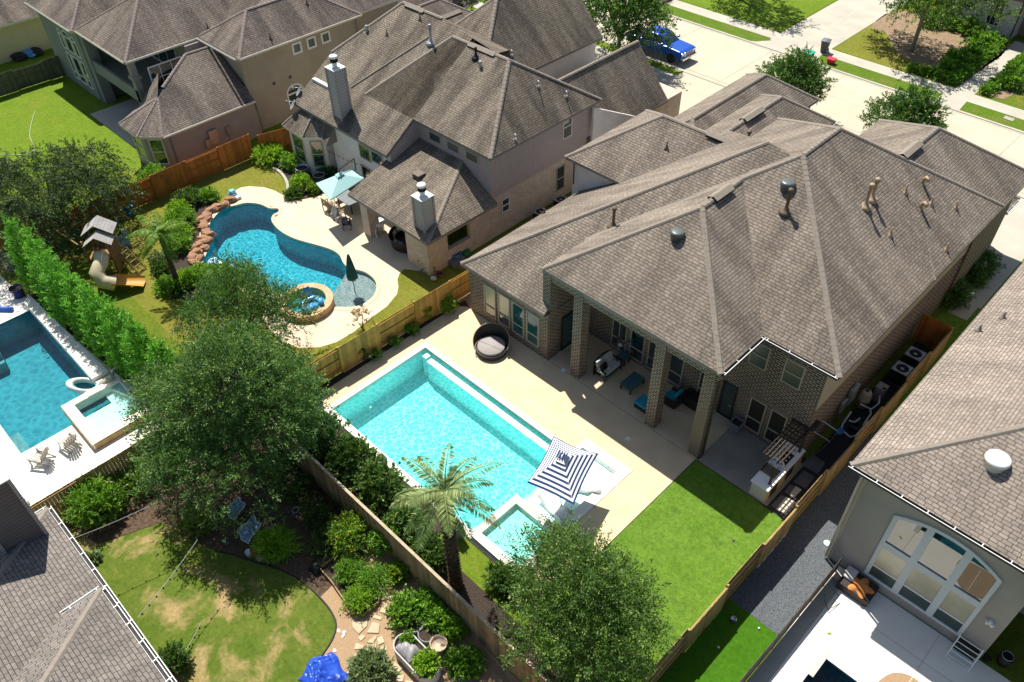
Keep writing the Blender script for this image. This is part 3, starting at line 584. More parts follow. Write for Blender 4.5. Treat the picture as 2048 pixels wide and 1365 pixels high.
# ================================================================== HOUSE HELPERS
class Roof:
    """hip and gable blocks that run into each other, as one roof mesh"""
    def __init__(s): s.b = MB(); s.blocks = []
    def cap(s, a, c, w=.27):
        a, c = Vector(a), Vector(c); d = (c-a).normalized(); n = d.cross(Vector((0, 0, 1))).normalized(); u = n.cross(d)
        if u.z < 0: u = -u
        L = (c-a).length; k = max(1, int(L/.28))
        q = [-n*w*.5-u*.045, -n*w*.26+u*.025, n*w*.26+u*.025, n*w*.5-u*.045]
        for i in range(k):   # overlapping cap shingles
            p0, p1 = a+d*L*i/k, a+d*L*(i+1)/k; l0, l1 = u*.014, u*0.0
            for j in range(3): s.b.face([p0+q[j]+l0, p0+q[j+1]+l0, p1+q[j+1]+l1, p1+q[j]+l1], 2)
    def hip(s, x0, x1, y0, y1, z0, p, px=None, gab='', caps=True, th=.17, axis=None, fas=1):
        py = p; px = px or p; X = x1-x0; Y = y1-y0; b = s.b; G = gab
        if axis is None: axis = 'x' if ('e' in G or 'w' in G) else 'y' if ('n' in G or 's' in G) else ('x' if Y*py <= X*px else 'y')
        if axis == 'x':
            h = py*Y/2; ym = (y0+y1)/2; a = (x0+(0 if 'w' in G else h/px), ym, z0+h); c = (x1-(0 if 'e' in G else h/px), ym, z0+h)
            S_ = [(x0, y0, z0), (x1, y0, z0), c, a]; N_ = [(x1, y1, z0), (x0, y1, z0), a, c]
            W_ = [(x0, y1, z0), (x0, y0, z0), a]; E_ = [(x1, y0, z0), (x1, y1, z0), c]; pl = [S_, N_]
            for nm, f, dx in (('w', W_, .3), ('e', E_, -.3)):
                if nm in G: b.face([(q[0]+dx, q[1], q[2]-.03) for q in f], 3)
                else: pl.append(f)
            ends = [] if 'w' in G else [((x0, y0, z0), a), ((x0, y1, z0), a)]
            ends += [] if 'e' in G else [((x1, y0, z0), c), ((x1, y1, z0), c)]
        else:
            h = px*X/2; xm = (x0+x1)/2; a = (xm, y0+(0 if 's' in G else h/py), z0+h); c = (xm, y1-(0 if 'n' in G else h/py), z0+h)
            W_ = [(x0, y1, z0), (x0, y0, z0), a, c]; E_ = [(x1, y0, z0), (x1, y1, z0), c, a]
            S_ = [(x0, y0, z0), (x1, y0, z0), a]; N_ = [(x1, y1, z0), (x0, y1, z0), c]; pl = [W_, E_]
            for nm, f, dy in (('s', S_, .3), ('n', N_, -.3)):
                if nm in G: b.face([(q[0], q[1]+dy, q[2]-.03) for q in f], 3)
                else: pl.append(f)
            ends = [] if 's' in G else [((x0, y0, z0), a), ((x1, y0, z0), a)]
            ends += [] if 'n' in G else [((x0, y1, z0), c), ((x1, y1, z0), c)]
        for f in pl: b.face(f, 0)
        q = [(x0, y0), (x1, y0), (x1, y1), (x0, y1)]
        for i in range(4):
            u, v = q[i], q[(i+1) % 4]
            b.face([(*u, z0-th), (*v, z0-th), (*v, z0), (*u, z0)], fas)
        b.face([(*v, z0-th) for v in q[::-1]], fas)
        for nm in G:   # raking boards
            xa = {'w': x0, 'e': x1}.get(nm); ya = {'s': y0, 'n': y1}.get(nm); rr = a if nm in 'ws' else c
            for e in ([(xa, y0), (xa, y1)] if xa is not None else [(x0, ya), (x1, ya)]):
                b.face([(*e, z0-th), (*e, z0), rr, (rr[0], rr[1], rr[2]-th)], fas)
        if caps:
            for e, r_ in ends: s.cap(e, r_)
            if (Vector(a)-Vector(c)).length > .3: s.cap(a, c)
        s.blocks.append((x0, x1, y0, y1, z0, px, py, G)); return a, c
    def z(s, x, y):
        best = 0
        for x0, x1, y0, y1, z0, px, py, G in s.blocks:
            if x0 <= x <= x1 and y0 <= y <= y1:
                m = []
                if 'w' not in G: m.append((x-x0)*px)
                if 'e' not in G: m.append((x1-x)*px)
                if 's' not in G: m.append((y-y0)*py)
                if 'n' not in G: m.append((y1-y)*py)
                best = max(best, z0+min(m))
        return best
    def hit(s, px, py):
        d = ray(px, py).normalized(); t = 15.
        while t < 140:
            p = Vector((0, 0, CH))+d*t
            if p.z < s.z(p.x, p.y): return p
            t += .02
        return p
    def vent_slot(s, a, c):     # raised ridge vent, dark slot along its lower edge
        a, c = Vector(a), Vector(c); d = (c-a).normalized(); n = Vector((d.y, -d.x, 0))
        for sg in (1, -1):
            m = n*sg; s.b.face([a+Vector((0, 0, .08)), c+Vector((0, 0, .08)), c+m*.26+Vector((0, 0, -.06)), a+m*.26+Vector((0, 0, -.06))], 2)
            s.b.face([a+m*.26+Vector((0, 0, -.06)), c+m*.26+Vector((0, 0, -.06)), c+m*.24+Vector((0, 0, -.2)), a+m*.24+Vector((0, 0, -.2))], 4)
def vent(roof, ro, q, h, r=.05, mt='pipe_tan', hat=.0, name='vent_pipe', base=None):
    p = roof.hit(*q); b = MB(); x, y, z = p
    bs = base or r*2.6
    b.lathe([(bs*1.5, -.12), (bs*1.45, .03), (bs, .06), (r*1.1, .22), (r, .26), (r, h)]+([(hat, h), (hat, h+hat*1.1), (.001, h+hat*1.3)] if hat else [(.001, h)]), (x, y, z), 12)
    o = b.build(name, M[mt], ro, True); return o
def dome(roof, ro, q, r, mt, name='dome_vent', h=.32):
    p = roof.hit(*q); b = MB()
    b.lathe([(r*.85, -.25), (r*.85, .12), (r, .14), (r*1.02, h*.55), (r*.97, h*.82), (r*.86, h*.94), (r*.6, h), (.001, h*1.03)], tuple(p), 28)
    return b.build(name, M[mt], ro, True)
def gooseneck(roof, ro, q, mt, h=.4, r=.09):
    p = roof.hit(*q); b = MB(); d = Vector((.2, -.1, 0))
    b.tube([p+Vector((0, 0, -.1)), p+Vector((0, 0, h*.7)), p+Vector((0, 0, h))+d*.4, p+Vector((0, 0, h*.95))+d, p+Vector((0, 0, h*.65))+d*1.2], r, 8)
    b.obox((p.x, p.y), (1, 0), .2, .2, p.z-.2, p.z+.03)
    return b.build('gooseneck_vent', M[mt], ro, True)
def window(root, ax, c, a0, a1, z0, z1, out, fr='trim_tan', fw=.06, pane='glass', rail=.5, sill=None, mull=(), blind_and_reflection=None, reflection_from=.5, arch=0, name='window', lintel=None, proud=.05):
    """framed window on the wall plane; frame > pane, sill, lintel"""
    def P(u, z, o): return (u, c+out*o, z) if ax == 'y' else (c+out*o, u, z)
    def bx(b, u0, u1, v0, v1, o0, o1):
        p, q = P(u0, v0, o0), P(u1, v1, o1); b.box(p[0], q[0], p[1], q[1], p[2], q[2])
    a0, a1 = sorted((a0, a1)); b = MB()
    bx(b, a0, a0+fw, z0, z1, 0, proud); bx(b, a1-fw, a1, z0, z1, 0, proud); bx(b, a0+fw, a1-fw, z0, z0+fw, 0, proud); bx(b, a0+fw, a1-fw, z1-fw, z1, 0, proud)
    if rail: bx(b, a0+fw, a1-fw, z0+(z1-z0)*rail-.03, z0+(z1-z0)*rail+.03, .02, proud)
    for m_ in mull: u = a0+(a1-a0)*m_; bx(b, u-.025, u+.025, z0+fw, z1-fw, .02, proud-.004)
    if arch:
        am = (a0+a1)/2; n = 10; ra = (a1-a0)/2
        for i in range(n):
            t0, t1 = math.pi*i/n, math.pi*(i+1)/n
            q = [(am+math.cos(t)*(ra-k), z1+math.sin(t)*(arch-k)) for t, k in ((t0, 0), (t1, 0), (t1, fw), (t0, fw))]
            b.face([P(u, z, proud) for u, z in q])
            b.face([P(*q[0], 0), P(*q[0], proud), P(*q[1], proud), P(*q[1], 0)])
    fo = b.build(name, M[fr], root)
    b = MB(); zz = z0+(z1-z0)*reflection_from if blind_and_reflection else z1
    b.face([P(a0+fw, z0+fw, .012), P(a1-fw, z0+fw, .012), P(a1-fw, (zz if blind_and_reflection else z1-fw), .012), P(a0+fw, (zz if blind_and_reflection else z1-fw), .012)])
    if arch:
        am = (a0+a1)/2; ra = (a1-a0)/2-fw; n = 12
        b.face([P(am+math.cos(math.pi*i/n)*ra, z1-fw+math.sin(math.pi*i/n)*arch, .012) for i in range(n+1)])
    b.build('pane', M[pane], fo)
    if blind_and_reflection:
        b = MB(); b.face([P(a0+fw, zz, .012), P(a1-fw, zz, .012), P(a1-fw, z1-fw, .012), P(a0+fw, z1-fw, .012)]); b.build('pane', M[blind_and_reflection], fo)
    if sill:
        b = MB(); bx(b, a0-.04, a1+.04, z0-.13, z0-.004, 0, .075); b.build('sill', M[sill], fo)
    if lintel:
        b = MB(); bx(b, a0-.06, a1+.06, z1+.004, z1+.25, 0, .02); b.build('lintel', M[lintel], fo)
    return fo
def door(root, ax, c, a0, a1, h, out, pane='glass', fr='dark', z0=.03, name='door'):
    o = window(root, ax, c, a0, a1, z0, z0+h, out, fr, .09, pane, rail=0, name=name)
    b = MB(); u = max(a0, a1)-.13
    b.tube([((u, c+out*.05, 1.0) if ax == 'y' else (c+out*.05, u, 1.0)), ((u, c+out*.13, 1.0) if ax == 'y' else (c+out*.13, u, 1.0)), ((u-.12, c+out*.13, 1.0) if ax == 'y' else (c+out*.13, u-.12, 1.0))], .013, 6)
    b.build('handle', M['metal'], o); return o
def gutter(root, a, c, out, mt='white_metal', size=.13, brackets=True, inner='dark', lip=None):
    a, c = Vector(a), Vector(c); d = (c-a).normalized(); n = Vector(out); b = MB()
    for o0, z0, o1, z1 in ((.0, -.12, .012, 0), (.012, -.12, size, -.108), (size, -.12, size+.014, .0)):
        q = [a+n*o0, a+n*o1]; P = []
        for e in (a, c):
            P += [e+n*o0+Vector((0, 0, z0)), e+n*o1+Vector((0, 0, z0)), e+n*o1+Vector((0, 0, z1)), e+n*o0+Vector((0, 0, z1))]
        b.solid(P, [(0, 1, 5, 4), (1, 2, 6, 5), (2, 3, 7, 6), (3, 0, 4, 7), (0, 3, 2, 1), (4, 5, 6, 7)], 0)
    b.face([a+n*.013+Vector((0, 0, -.1)), c+n*.013+Vector((0, 0, -.1)), c+n*size+Vector((0, 0, -.1)), a+n*size+Vector((0, 0, -.1))], 1)
    if brackets:
        L = (c-a).length; k = int(L/.95)
        for i in range(k+1):
            p = a+d*(.12+i*(L-.24)/max(k, 1)); b.beam(p+n*-.02+Vector((0, 0, .004)), p+n*(size+.02)+Vector((0, 0, .004)), .035, .012, 2)
    b.beam(a+n*(size+.01)+Vector((0, 0, .006)), c+n*(size+.01)+Vector((0, 0, .006)), .028, .012, 2)
    return b.build('gutter', [M[mt], M[inner], M[lip or mt]], root)
def downpipe(root, P, mt='fascia', r=.045):
    b = MB(); b.tube(P, r, 6); return b.build('downpipe', M[mt], root)
def chimney(ro, x0, x1, y0, y1, z0, z1, sid, capm='white_metal', flue=True):
    b = MB(); b.box(x0, x1, y0, y1, z0, z1, 0)
    for x, y in ((x0, y0), (x1, y0), (x0, y1), (x1, y1)): b.obox((x, y), (1, 0), .12, .12, z0, z1-.01, 3)
    b.box(x0-.06, x1+.06, y0-.06, y1+.06, z1, z1+.05, 1)
    if flue:
        cx, cy = (x0+x1)/2, (y0+y1)/2
        b.lathe([(.17, .05), (.17, .42)], (cx, cy, z1), 16, 1); b.lathe([(.25, .38), (.25, .44), (.22, .45), (.22, .50), (.25, .51), (.25, .56), (.22, .57), (.22, .62)], (cx, cy, z1), 18, 2)
        b.lathe([(.26, .62), (.26, .72), (.22, .77), (.001, .79)], (cx, cy, z1), 18, 1)
    return b.build('chimney', [M[sid], M[capm], M['black'], M['siding']], ro)
def walls(root, poly, z0, z1, mt, name='wall'):
    b = MB(); b.prism(poly, z0, z1); return b.build(name, M[mt], root)

# ================================================================== MAIN HOUSE
H = thing('brick_house', 'large brown brick house with grey-brown hip roofs and brick porch columns behind the turquoise pool', 'house', (-15, 32, 0))
R_ = Roof()
R_.hip(-20.4, -6.8, 25.3, 42.2, 6.15, .672)                      # main
R_.hip(-20.397, -10.38, 22.15, 36.5, 6.147, .672)                # porch wing
b_ = R_.b; pw = lambda y: 3.45+.66*(y-22.02)                      # long low roof at the left, running up behind the two-storey part
P4 = (-15.6, 32.54, pw(32.54))
b_.face([(-26.12, 22.02, 3.45), (-20.1, 22.02, 3.45), (-20.1, 25.5, pw(25.5)), (-13.8, 32.3, pw(32.3)), P4], 0)
b_.face([(-26.12, 43.06, 3.45), (-26.12, 22.02, 3.45), P4], 0); b_.face([(-13.8, 43.06, 3.45), (-26.12, 43.06, 3.45), P4], 0); b_.face([(-13.8, 32.3, pw(32.3)), (-13.8, 43.06, 3.45), P4], 0)
b_.face([(-26.12, 22.02, 3.28), (-20.1, 22.02, 3.28), (-20.1, 22.02, 3.45), (-26.12, 22.02, 3.45)], 1); b_.face([(-26.12, 43.06, 3.28), (-26.12, 22.02, 3.28), (-26.12, 22.02, 3.45), (-26.12, 43.06, 3.45)], 1)
b_.face([(-20.1, 22.02, 3.28), (-20.1, 22.6, 3.66), (-20.1, 22.6, 3.83), (-20.1, 22.02, 3.45)], 1); b_.face([(-26.12, 22.02, 3.28), (-26.12, 43, 3.28), (-20.1, 43, 3.28), (-20.1, 22.02, 3.28)], 1)
R_.cap((-26.12, 22.02, 3.46), (P4[0], P4[1], P4[2]+.01)); R_.blocks.append((-26.12, -20.0, 22.02, 43, 3.45, .66, .66, 'e'))
R_.hip(-26.95, -13.6, 31.1, 38.7, 5.6, .66)                      # upper left
R_.hip(-22.9, -17.75, 33, 45.3, 5.6, .66)                        # front wings
R_.hip(-26.4, -20.9, 36, 49.5, 4.4, .66)
R_.hip(-15.6, -6.797, 34, 46.4, 6.1, .66)
R_.hip(-13.4, -7.3, 41, 48.6, 3.3, .60)
R_.vent_slot((-15.38, 27.9, 9.6), (-15.38, 29.3, 9.6)); R_.vent_slot((-20.2, 34.9, 8.2), (-18.4, 34.9, 8.2)); R_.vent_slot((-20.33, 38.7, 7.4), (-20.33, 40.6, 7.4)); R_.vent_slot((-11.2, 38.0, 9.1), (-11.2, 39.8, 9.1))
ro = R_.b.build('roof', [M['shingle'], M['fascia'], M['cap'], M['cream_panel'], M['black']], H)
walls(H, [(-25.96, 22.42), (-20.15, 22.42), (-20.15, 25.55), (-7.35, 25.55), (-7.35, 41.8), (-25.7, 42.7)], 0, 3.3, 'brick')
walls(H, [(-20.1, 25.56), (-7.36, 25.56), (-7.36, 41.8), (-20.1, 41.8)], 3.3, 6.0, 'brick', 'upper_wall')
b = MB(); b.box(-7.36, -7.32, 25.56, 41.8, 3.55, 6.0); b.build('side_panel', M['beige_panel'], H)
b = MB(); b.box(-20.62, -20.12, 22.5, 23.05, 0, 6.0); b.box(-20.36, -20.12, 23.05, 25.56, 3.3, 5.1); b.build('corner_pier', M['brick'], H)
b = MB(); b.prism([(-26.65, 31.5), (-13.8, 31.5), (-13.8, 38.4), (-26.65, 38.4)], 2.6, 5.5); b.build('upper_wall', M['cream_panel'], H)
b = MB(); b.box(-22.5, -18.1, 40, 45, 0, 5.5); b.box(-26.1, -21.2, 42, 49.2, 0, 4.3); b.box(-15.2, -7.2, 41, 46.1, 0, 6); b.box(-13, -7.7, 44, 48.3, 0, 3.2); b.build('front_wall', M['brick'], H)
for x, sh in ((-18.62, 0), (-13.85, 0), (-11.3, 0)):
    b = MB(); b.box(x, x+.55, 22.5, 23.08, 0, 5.98); b.build('column', M['brick'], H)
b = MB(); b.box(-20.1, -10.6, 22.55, 22.95, 5.2, 5.96); b.build('porch_beam', M['brick'], H)
b = MB(); b.box(-20.1, -10.55, 22.3, 25.55, 5.985, 6.0); b.build('porch_ceiling', M['cream_panel'], H)
# rear-left wing windows
for u0, u1 in ((-24.8, -23.93), (-23.74, -22.87), (-22.7, -21.83), (-21.64, -20.77)):
    window(H, 'y', 22.42, u0, u1, .52, 2.62, -1, sill='soldier', lintel='soldier', rail=.32, pane='glass_teal' if u0 > -22.8 else 'glass', blind_and_reflection='blind' if u0 < -22.8 else None, reflection_from=.36)  # tan upper panes: the deck's reflection painted onto the glass
door(H, 'x', -20.13, 23.4, 24.35, 2.3, 1, pane='glass_teal', name='door')
Y = 25.55
for u0, u1, ml in ((-18.45, -17.5, (.5,)), (-17.25, -16.35, ()), (-16.1, -15.45, ()), (-14.95, -13.95, ()), (-13.0, -12.2, ())):
    window(H, 'y', Y, u0, u1, .15, 2.1, -1, sill='soldier', lintel='soldier', rail=.38, mull=ml)
b = MB(); b.box(-19.8, -19.72, 25.47, 25.55, 0, 5.9); b.build('conduit', M['fascia'], H)
door(H, 'y', Y, -11.75, -10.95, 2.25, -1, name='door')
window(H, 'y', Y, -10.25, -9.42, .22, 2.25, -1, sill='soldier', lintel='soldier', rail=.38, pane='dark')
window(H, 'y', Y, -9.17, -8.35, .22, 2.25, -1, sill='soldier', lintel='soldier', rail=.38, pane='dark')
window(H, 'y', Y, -10.85, -9.95, 4.1, 5.5, -1, sill='soldier', rail=.5, pane='blind_dark')
window(H, 'y', Y, -9.2, -8.28, 4.1, 5.5, -1, sill='soldier', rail=.5, pane='blind_dark')
gutter(H, (-10.38, 22.2, 6.14), (-10.38, 25.3, 6.14), (1, 0, 0), 'fascia_dark', .12, lip='white_metal'); gutter(H, (-10.25, 25.3, 6.14), (-6.85, 25.3, 6.14), (0, -1, 0), 'fascia_dark', .12, lip='white_metal')
downpipe(H, [(-10.45, 22.35, 6.0), (-10.55, 22.55, 5.7), (-10.66, 22.8, 5.5), (-10.66, 22.8, .1), (-10.7, 22.45, .06)], 'fascia_dark')
downpipe(H, [(-26.0, 31.2, 5.5), (-26.4, 31.3, 5.3), (-26.4, 31.3, 3.9)], 'dark')
window(H, 'x', -7.32, 31.2, 32.4, 5.05, 5.7, 1, 'dark', .05, 'dark', rail=0, name='soffit_vent'); window(H, 'x', -7.32, 36.4, 37.6, 5.05, 5.7, 1, 'dark', .05, 'dark', rail=0, name='soffit_vent')
downpipe(H, [(-6.95, 42.0, 5.9), (-7.25, 41.6, 5.6), (-7.25, 41.6, .1)], 'fascia_dark', .06)
gutter(H, (-17.75, 41.6, 5.6), (-17.75, 45.3, 5.6), (1, 0, 0), 'fascia_dark', .12, lip='white_metal'); gutter(H, (-7.3, 46.6, 3.3), (-7.3, 48.5, 3.3), (1, 0, 0), 'white_metal', .1)
dome(R_, ro, (1354, 474), .33, 'dome_grey', h=.34); dome(R_, ro, (1574, 375), .34, 'dome_grey', h=.34)
for q, h in (((1226, 453), .95), ((1493, 294), .8), ((1571, 424), 1.05), ((1730, 413), 1.05), ((1743, 398), .95)):
    vent(R_, ro, q, h, .075, 'pipe_brown' if q[0] < 1600 else 'pipe_tan', .12)
for q, h in (((1780, 471), .45), ((1810, 386), .5), ((1862, 408), .4), ((1911, 416), .4), ((1892, 500), .4), ((1333, 297), .42), ((1177, 284), .4), ((1088, 427), .35)):
    vent(R_, ro, q, h, .035, 'pipe_tan' if q[0] > 1340 else 'pipe_brown')
gooseneck(R_, ro, (1841, 418), 'pipe_tan'); gooseneck(R_, ro, (1845, 368), 'pipe_tan')

# ================================================================== HOUSE ON THE LEFT OF THE PLOT
H2 = thing('sided_house', 'pale brick and mauve sided house with two square chimneys beside the curving freeform pool', 'house', (-37, 32, 0))
R2 = Roof()
R2.hip(-41.0, -29.52, 27.63, 37.4, 5.9, .655, px=.98)                  # right two-storey block
pb = R2.b; zp = lambda y: 2.78+.31*(y-22.45)                             # covered patio, hipped at the right
pb.face([(-36.75, 22.45, 2.78), (-29.42, 22.45, 2.78), (-32.34, 27.96, zp(27.96)), (-36.24, 27.96, zp(27.96)), (-36.24, 25.62, zp(25.62)), (-36.75, 25.62, zp(25.62))], 0)
pb.face([(-29.42, 22.45, 2.78), (-29.42, 28.0, 2.78), (-32.34, 27.96, zp(27.96))], 0)
for u_, v_ in (((-36.75, 22.45), (-29.42, 22.45)), ((-29.42, 22.45), (-29.42, 28.0))): pb.face([(*u_, 2.6), (*v_, 2.6), (*v_, 2.78), (*u_, 2.78)], 1)
pb.face([(-36.75, 22.45, 2.6), (-36.75, 25.62, zp(25.62)-.18), (-36.75, 25.62, zp(25.62)), (-36.75, 22.45, 2.78)], 1)
R2.cap((-29.42, 22.45, 2.79), (-32.34, 27.96, zp(27.96)+.01)); R2.blocks.append((-36.75, -29.42, 22.45, 27.96, 2.78, .55, .31, 'wn'))
R2.hip(-43.6, -36.0, 33.0, 45.2, 5.6, .70, px=1.0, gab='n')             # dark front roofs
R2.hip(-35.6, -29.5, 36.5, 44.8, 3.1, .70, px=1.1, gab='ns')
R2.hip(-43.5, -34.0, 36, 46.2, 2.6, .35, caps=False)
b2 = R2.b
# long rear slope of the taller left block
def zl(y): return 5.87+.655*(y-27.63)
LY, LR = 25.3, 33.2
LB = [(-46.1, LY), (-36.25, LY), (-36.25, LR-.4), (-39.3, LR), (-43.3, LR), (-46.1, 28.9)]
b2.face([(x, y, zl(y)+.03) for x, y in LB], 0); b2.face([(-46.1, LY, zl(LY)+.03), (-36.25, LY, zl(LY)+.03), (-36.25, LY, zl(LY)-.15), (-46.1, LY, zl(LY)-.15)], 1)
b2.face([(-36.25, LY, zl(LY)+.03), (-36.25, 27.9, zl(27.9)+.03), (-36.25, 27.9, zl(27.9)-.2), (-36.25, LY, zl(LY)-.2)], 1)
b2.face([(-46.1, LY, zl(LY)+.03), (-46.1, 28.9, zl(28.9)+.03), (-46.1, 28.9, zl(28.9)-.2), (-46.1, LY, zl(LY)-.2)], 1)
b2.face([(-46.1, 28.9, zl(28.9)+.03), (-43.3, LR, zl(LR)+.03), (-46.1, 37.5, zl(28.9)+.03)], 0)
b2.face([(-43.3, LR, zl(LR)+.03), (-39.3, LR, zl(LR)+.03), (-38.0, 38, 6.4), (-46.1, 37.5, zl(28.9)+.03)], 0)
b2.face([(-39.3, LR, zl(LR)+.03), (-36.25, LR-.4, zl(LR-.4)+.03), (-34.5, 33.2, zl(32.0)), (-38.0, 38, 6.4)], 0)
R2.cap((-43.3, LR, zl(LR)+.05), (-39.4, LR, zl(LR)+.05)); R2.cap((-39.4, 31.92, zl(31.92)+.06), (-42.42, 27.58, zl(27.58)+.06), .16); R2.cap((-46.1, 28.9, zl(28.9)+.05), (-43.3, LR, zl(LR)+.05))
R2.vent_slot((-42.9, LR, zl(LR)+.05), (-41.1, LR, zl(LR)+.05)); R2.vent_slot((-36.2, 32.52, 9.1), (-33.9, 32.52, 9.1)); R2.vent_slot((-39.8, 33.3, 9.45), (-39.8, 35.0, 9.45))
R2.blocks.append((-46.1, -36.25, LY, LR, zl(LY)+.03, 99, .655, 'wen'))
# bay roof
apx = (-44.6, 27.0, 5.4)
bay = [(-47.6, 26.6), (-46.4, 24.25), (-44.0, 24.2), (-42.95, 25.1)]
zb = 3.05
for i in range(3): b2.face([(*bay[i], zb), (*bay[i+1], zb), apx], 0); R2.cap((*bay[i+1], zb+.01), apx, .2)
R2.cap((*bay[0], zb+.01), apx, .2); b2.face([(-47.6, 28.6, zb), (*bay[0], zb), apx], 0)
for i in range(3): b2.face([(*bay[i], zb-.14), (*bay[i+1], zb-.14), (*bay[i+1], zb), (*bay[i], zb)], 5)
b2.face([(*p, zb-.14) for p in bay]+[(-44, 27, zb-.14)], 5)
b2.face([(-42.95, 25.1, zb), (-42.0, 24.75, zb), (-42.0, 25.7, 4.3), (-43.9, 25.9, 4.4)], 0); b2.face([(-42.0, 24.75, zb), (-42.0, 25.7, 4.3), (-42.0, 25.7, zb-.1), (-42.0, 24.75, zb-.14)], 1)
ro2 = b2.build('roof', [M['shingle2'], M['fascia'], M['cap'], M['cream_panel'], M['black'], M['fascia_white']], H2)
walls(H2, [(-36.3, 27.95), (-29.85, 27.95), (-29.85, 37.0), (-36.3, 37.0)], 2.85, 5.8, 'siding', 'upper_wall')
walls(H2, [(-36.3, 27.9), (-29.88, 27.9), (-29.88, 47), (-36.3, 47)], 0, 2.84, 'white_brick')
walls(H2, [(-42.6, 25.6), (-36.27, 25.6), (-36.27, 33), (-42.6, 33)], 0, 4.4, 'cream_panel')
walls(H2, [(-45.9, 26.9), (-42.6, 26.9), (-42.6, 34), (-45.9, 34)], 0, 5.6, 'cream_panel')
b = MB(); b.face([(-36.262, 25.6, 2.5), (-36.262, 33, 2.5), (-36.262, 33, zl(33)-.2), (-36.262, 25.6, zl(25.6)-.2)]); b.build('gable_wall', M['siding'], H2)
wb = [(-47.3, 26.7), (-46.2, 24.55), (-44.1, 24.5), (-43.2, 25.4), (-43.2, 27.5), (-47.3, 28.5)]
walls(H2, wb, 0, 3.0, 'cream_panel', 'bay_wall')
walls(H2, [(-43.2, 36), (-36.35, 36), (-36.35, 44.9), (-43.2, 44.9)], 0, 5.5, 'cream_panel'); walls(H2, [(-35.2, 37.1), (-29.9, 37.1), (-29.9, 44.5), (-35.2, 44.5)], 0, 3.0, 'cream_panel')
b = MB(); b.solid([(-29.6, 36.6, .0), (-29.45, 36.6, 0), (-29.45, 41.1, 0), (-29.6, 41.1, 0), (-29.6, 36.6, 5.6), (-29.45, 36.6, 5.6), (-29.45, 41.1, 3.25), (-29.6, 41.1, 3.25)], [(3, 2, 1, 0), (4, 5, 6, 7), (0, 1, 5, 4), (1, 2, 6, 5), (2, 3, 7, 6), (3, 0, 4, 7)]); b.beam((-29.52, 36.6, 5.62), (-29.52, 41.1, 3.27), .22, .06); b.build('wing_wall', M['cream_panel'], H2)
# patio walls and posts
b = MB(); b.box(-30.9, -29.86, 22.75, 23.05, 0, 2.62); b.box(-30.15, -29.86, 23.05, 24.3, 0, 2.62); b.box(-30.15, -29.86, 26.1, 27.9, 0, 2.62); b.box(-30.15, -29.86, 24.3, 26.1, 0, 1.05); b.box(-30.15, -29.86, 24.3, 26.1, 2.15, 2.62); b.box(-31.8, -30.9, 22.75, 23.05, 0, 2.62); b.build('patio_wall', M['white_brick'], H2)
b = MB(); b.box(-36.1, -35.4, 22.75, 23.5, 0, 2.6); b.build('column', M['white_brick'], H2)
b = MB(); b.box(-36.5, -29.6, 22.6, 28, 2.585, 2.6); b.build('patio_ceiling', M['cream_panel'], H2)
# windows
for q in ((1104, 64, 0),): pass
for i, (u0, u1) in enumerate(((-35.25, -34.15), (-33.6, -32.5), (-31.95, -30.85))): window(H2, 'y', 27.95, u0, u1, 4.8, 5.4, -1, 'trim_tan', .06, 'blind_dark', rail=0)
W = crop(900, 150, .14648, [(1545, 600), (1665, 570), (1530, 890)]); p = [atx(*q, -29.85) for q in W]; window(H2, 'x', -29.85, p[0].y, p[1].y, p[2].z, p[0].z, 1, 'trim_white', .05, 'glass', rail=.55)
p = [atx(*q, -29.87) for q in [(1113, 337), (1129, 330), (1112, 384)]]; window(H2, 'x', -29.87, p[0].y, p[1].y, p[2].z, p[0].z, 1, 'trim_tan', .05, 'glass')
p = [atx(*q, -29.87) for q in [(1003, 401), (1018, 394), (1004, 427)]]; window(H2, 'x', -29.87, p[0].y, p[1].y, p[2].z, p[0].z, 1, 'trim_white', .05, 'glass')
C5 = lambda L: crop(540, 240, .2232, L)
for qa in ([(790, 205), (890, 260), (895, 380)], [(900, 265), (1005, 330), (1005, 420)], [(815, 395), (905, 450), (900, 500)]):
    p = [aty(*q, 25.58) for q in C5(qa)]; zt = p[0].z; zlow = min(p[2].z, zt-.5); window(H2, 'y', 25.6, p[0].x, p[1].x, zlow if qa[0][1] < 300 else .6, zt, -1, 'trim_tan', .07, 'glass', rail=0)
def facet_window(root, a, c, z0, z1, fr, pane):
    a, c = Vector((*a, 0)), Vector((*c, 0)); d = (c-a).normalized(); n = Vector((d.y, -d.x, 0)); L = (c-a).length; m0, m1 = a+d*L*.2, a+d*L*.8
    b = MB(); z = Vector((0, 0, 1))
    for s_, e_ in ((m0+z*z0, m0+z*z1), (m1+z*z0, m1+z*z1), (m0+z*z0, m1+z*z0), (m0+z*z1, m1+z*z1), (m0+z*(z0+z1)/2, m1+z*(z0+z1)/2)): b.beam(s_+n*.03, e_+n*.03, .07, .07)
    o = b.build('window', M[fr], root); b = MB(); b.face([m0+z*z0+n*.015, m1+z*z0+n*.015, m1+z*z1+n*.015, m0+z*z1+n*.015]); b.build('pane', M[pane], o)
for i in range(3): facet_window(H2, wb[i], wb[i+1], .7, 2.6, 'trim_tan', 'glass')
chimney(ro2, -42.1, -41.25, 25.78, 26.58, 4.3, 7.95, 'siding_grey')
chimney(ro2, -30.95, -30.15, 22.95, 23.75, 2.5, 5.0, 'siding_grey')
vent(R2, ro2, (862, 86), 1.05, .08, 'galv', .1); vent(R2, ro2, (952, 116), .55, .07, 'black', .09); vent(R2, ro2, (840, 39), .45, .035, 'fascia'); vent(R2, ro2, (774, 70), .4, .03, 'fascia'); vent(R2, ro2, (831, 441), .4, .03, 'fascia')
for q in ((734, 63), (961, 135)): dome(R2, ro2, q, .11, 'pipe_grey', 'roof_vent', .4)
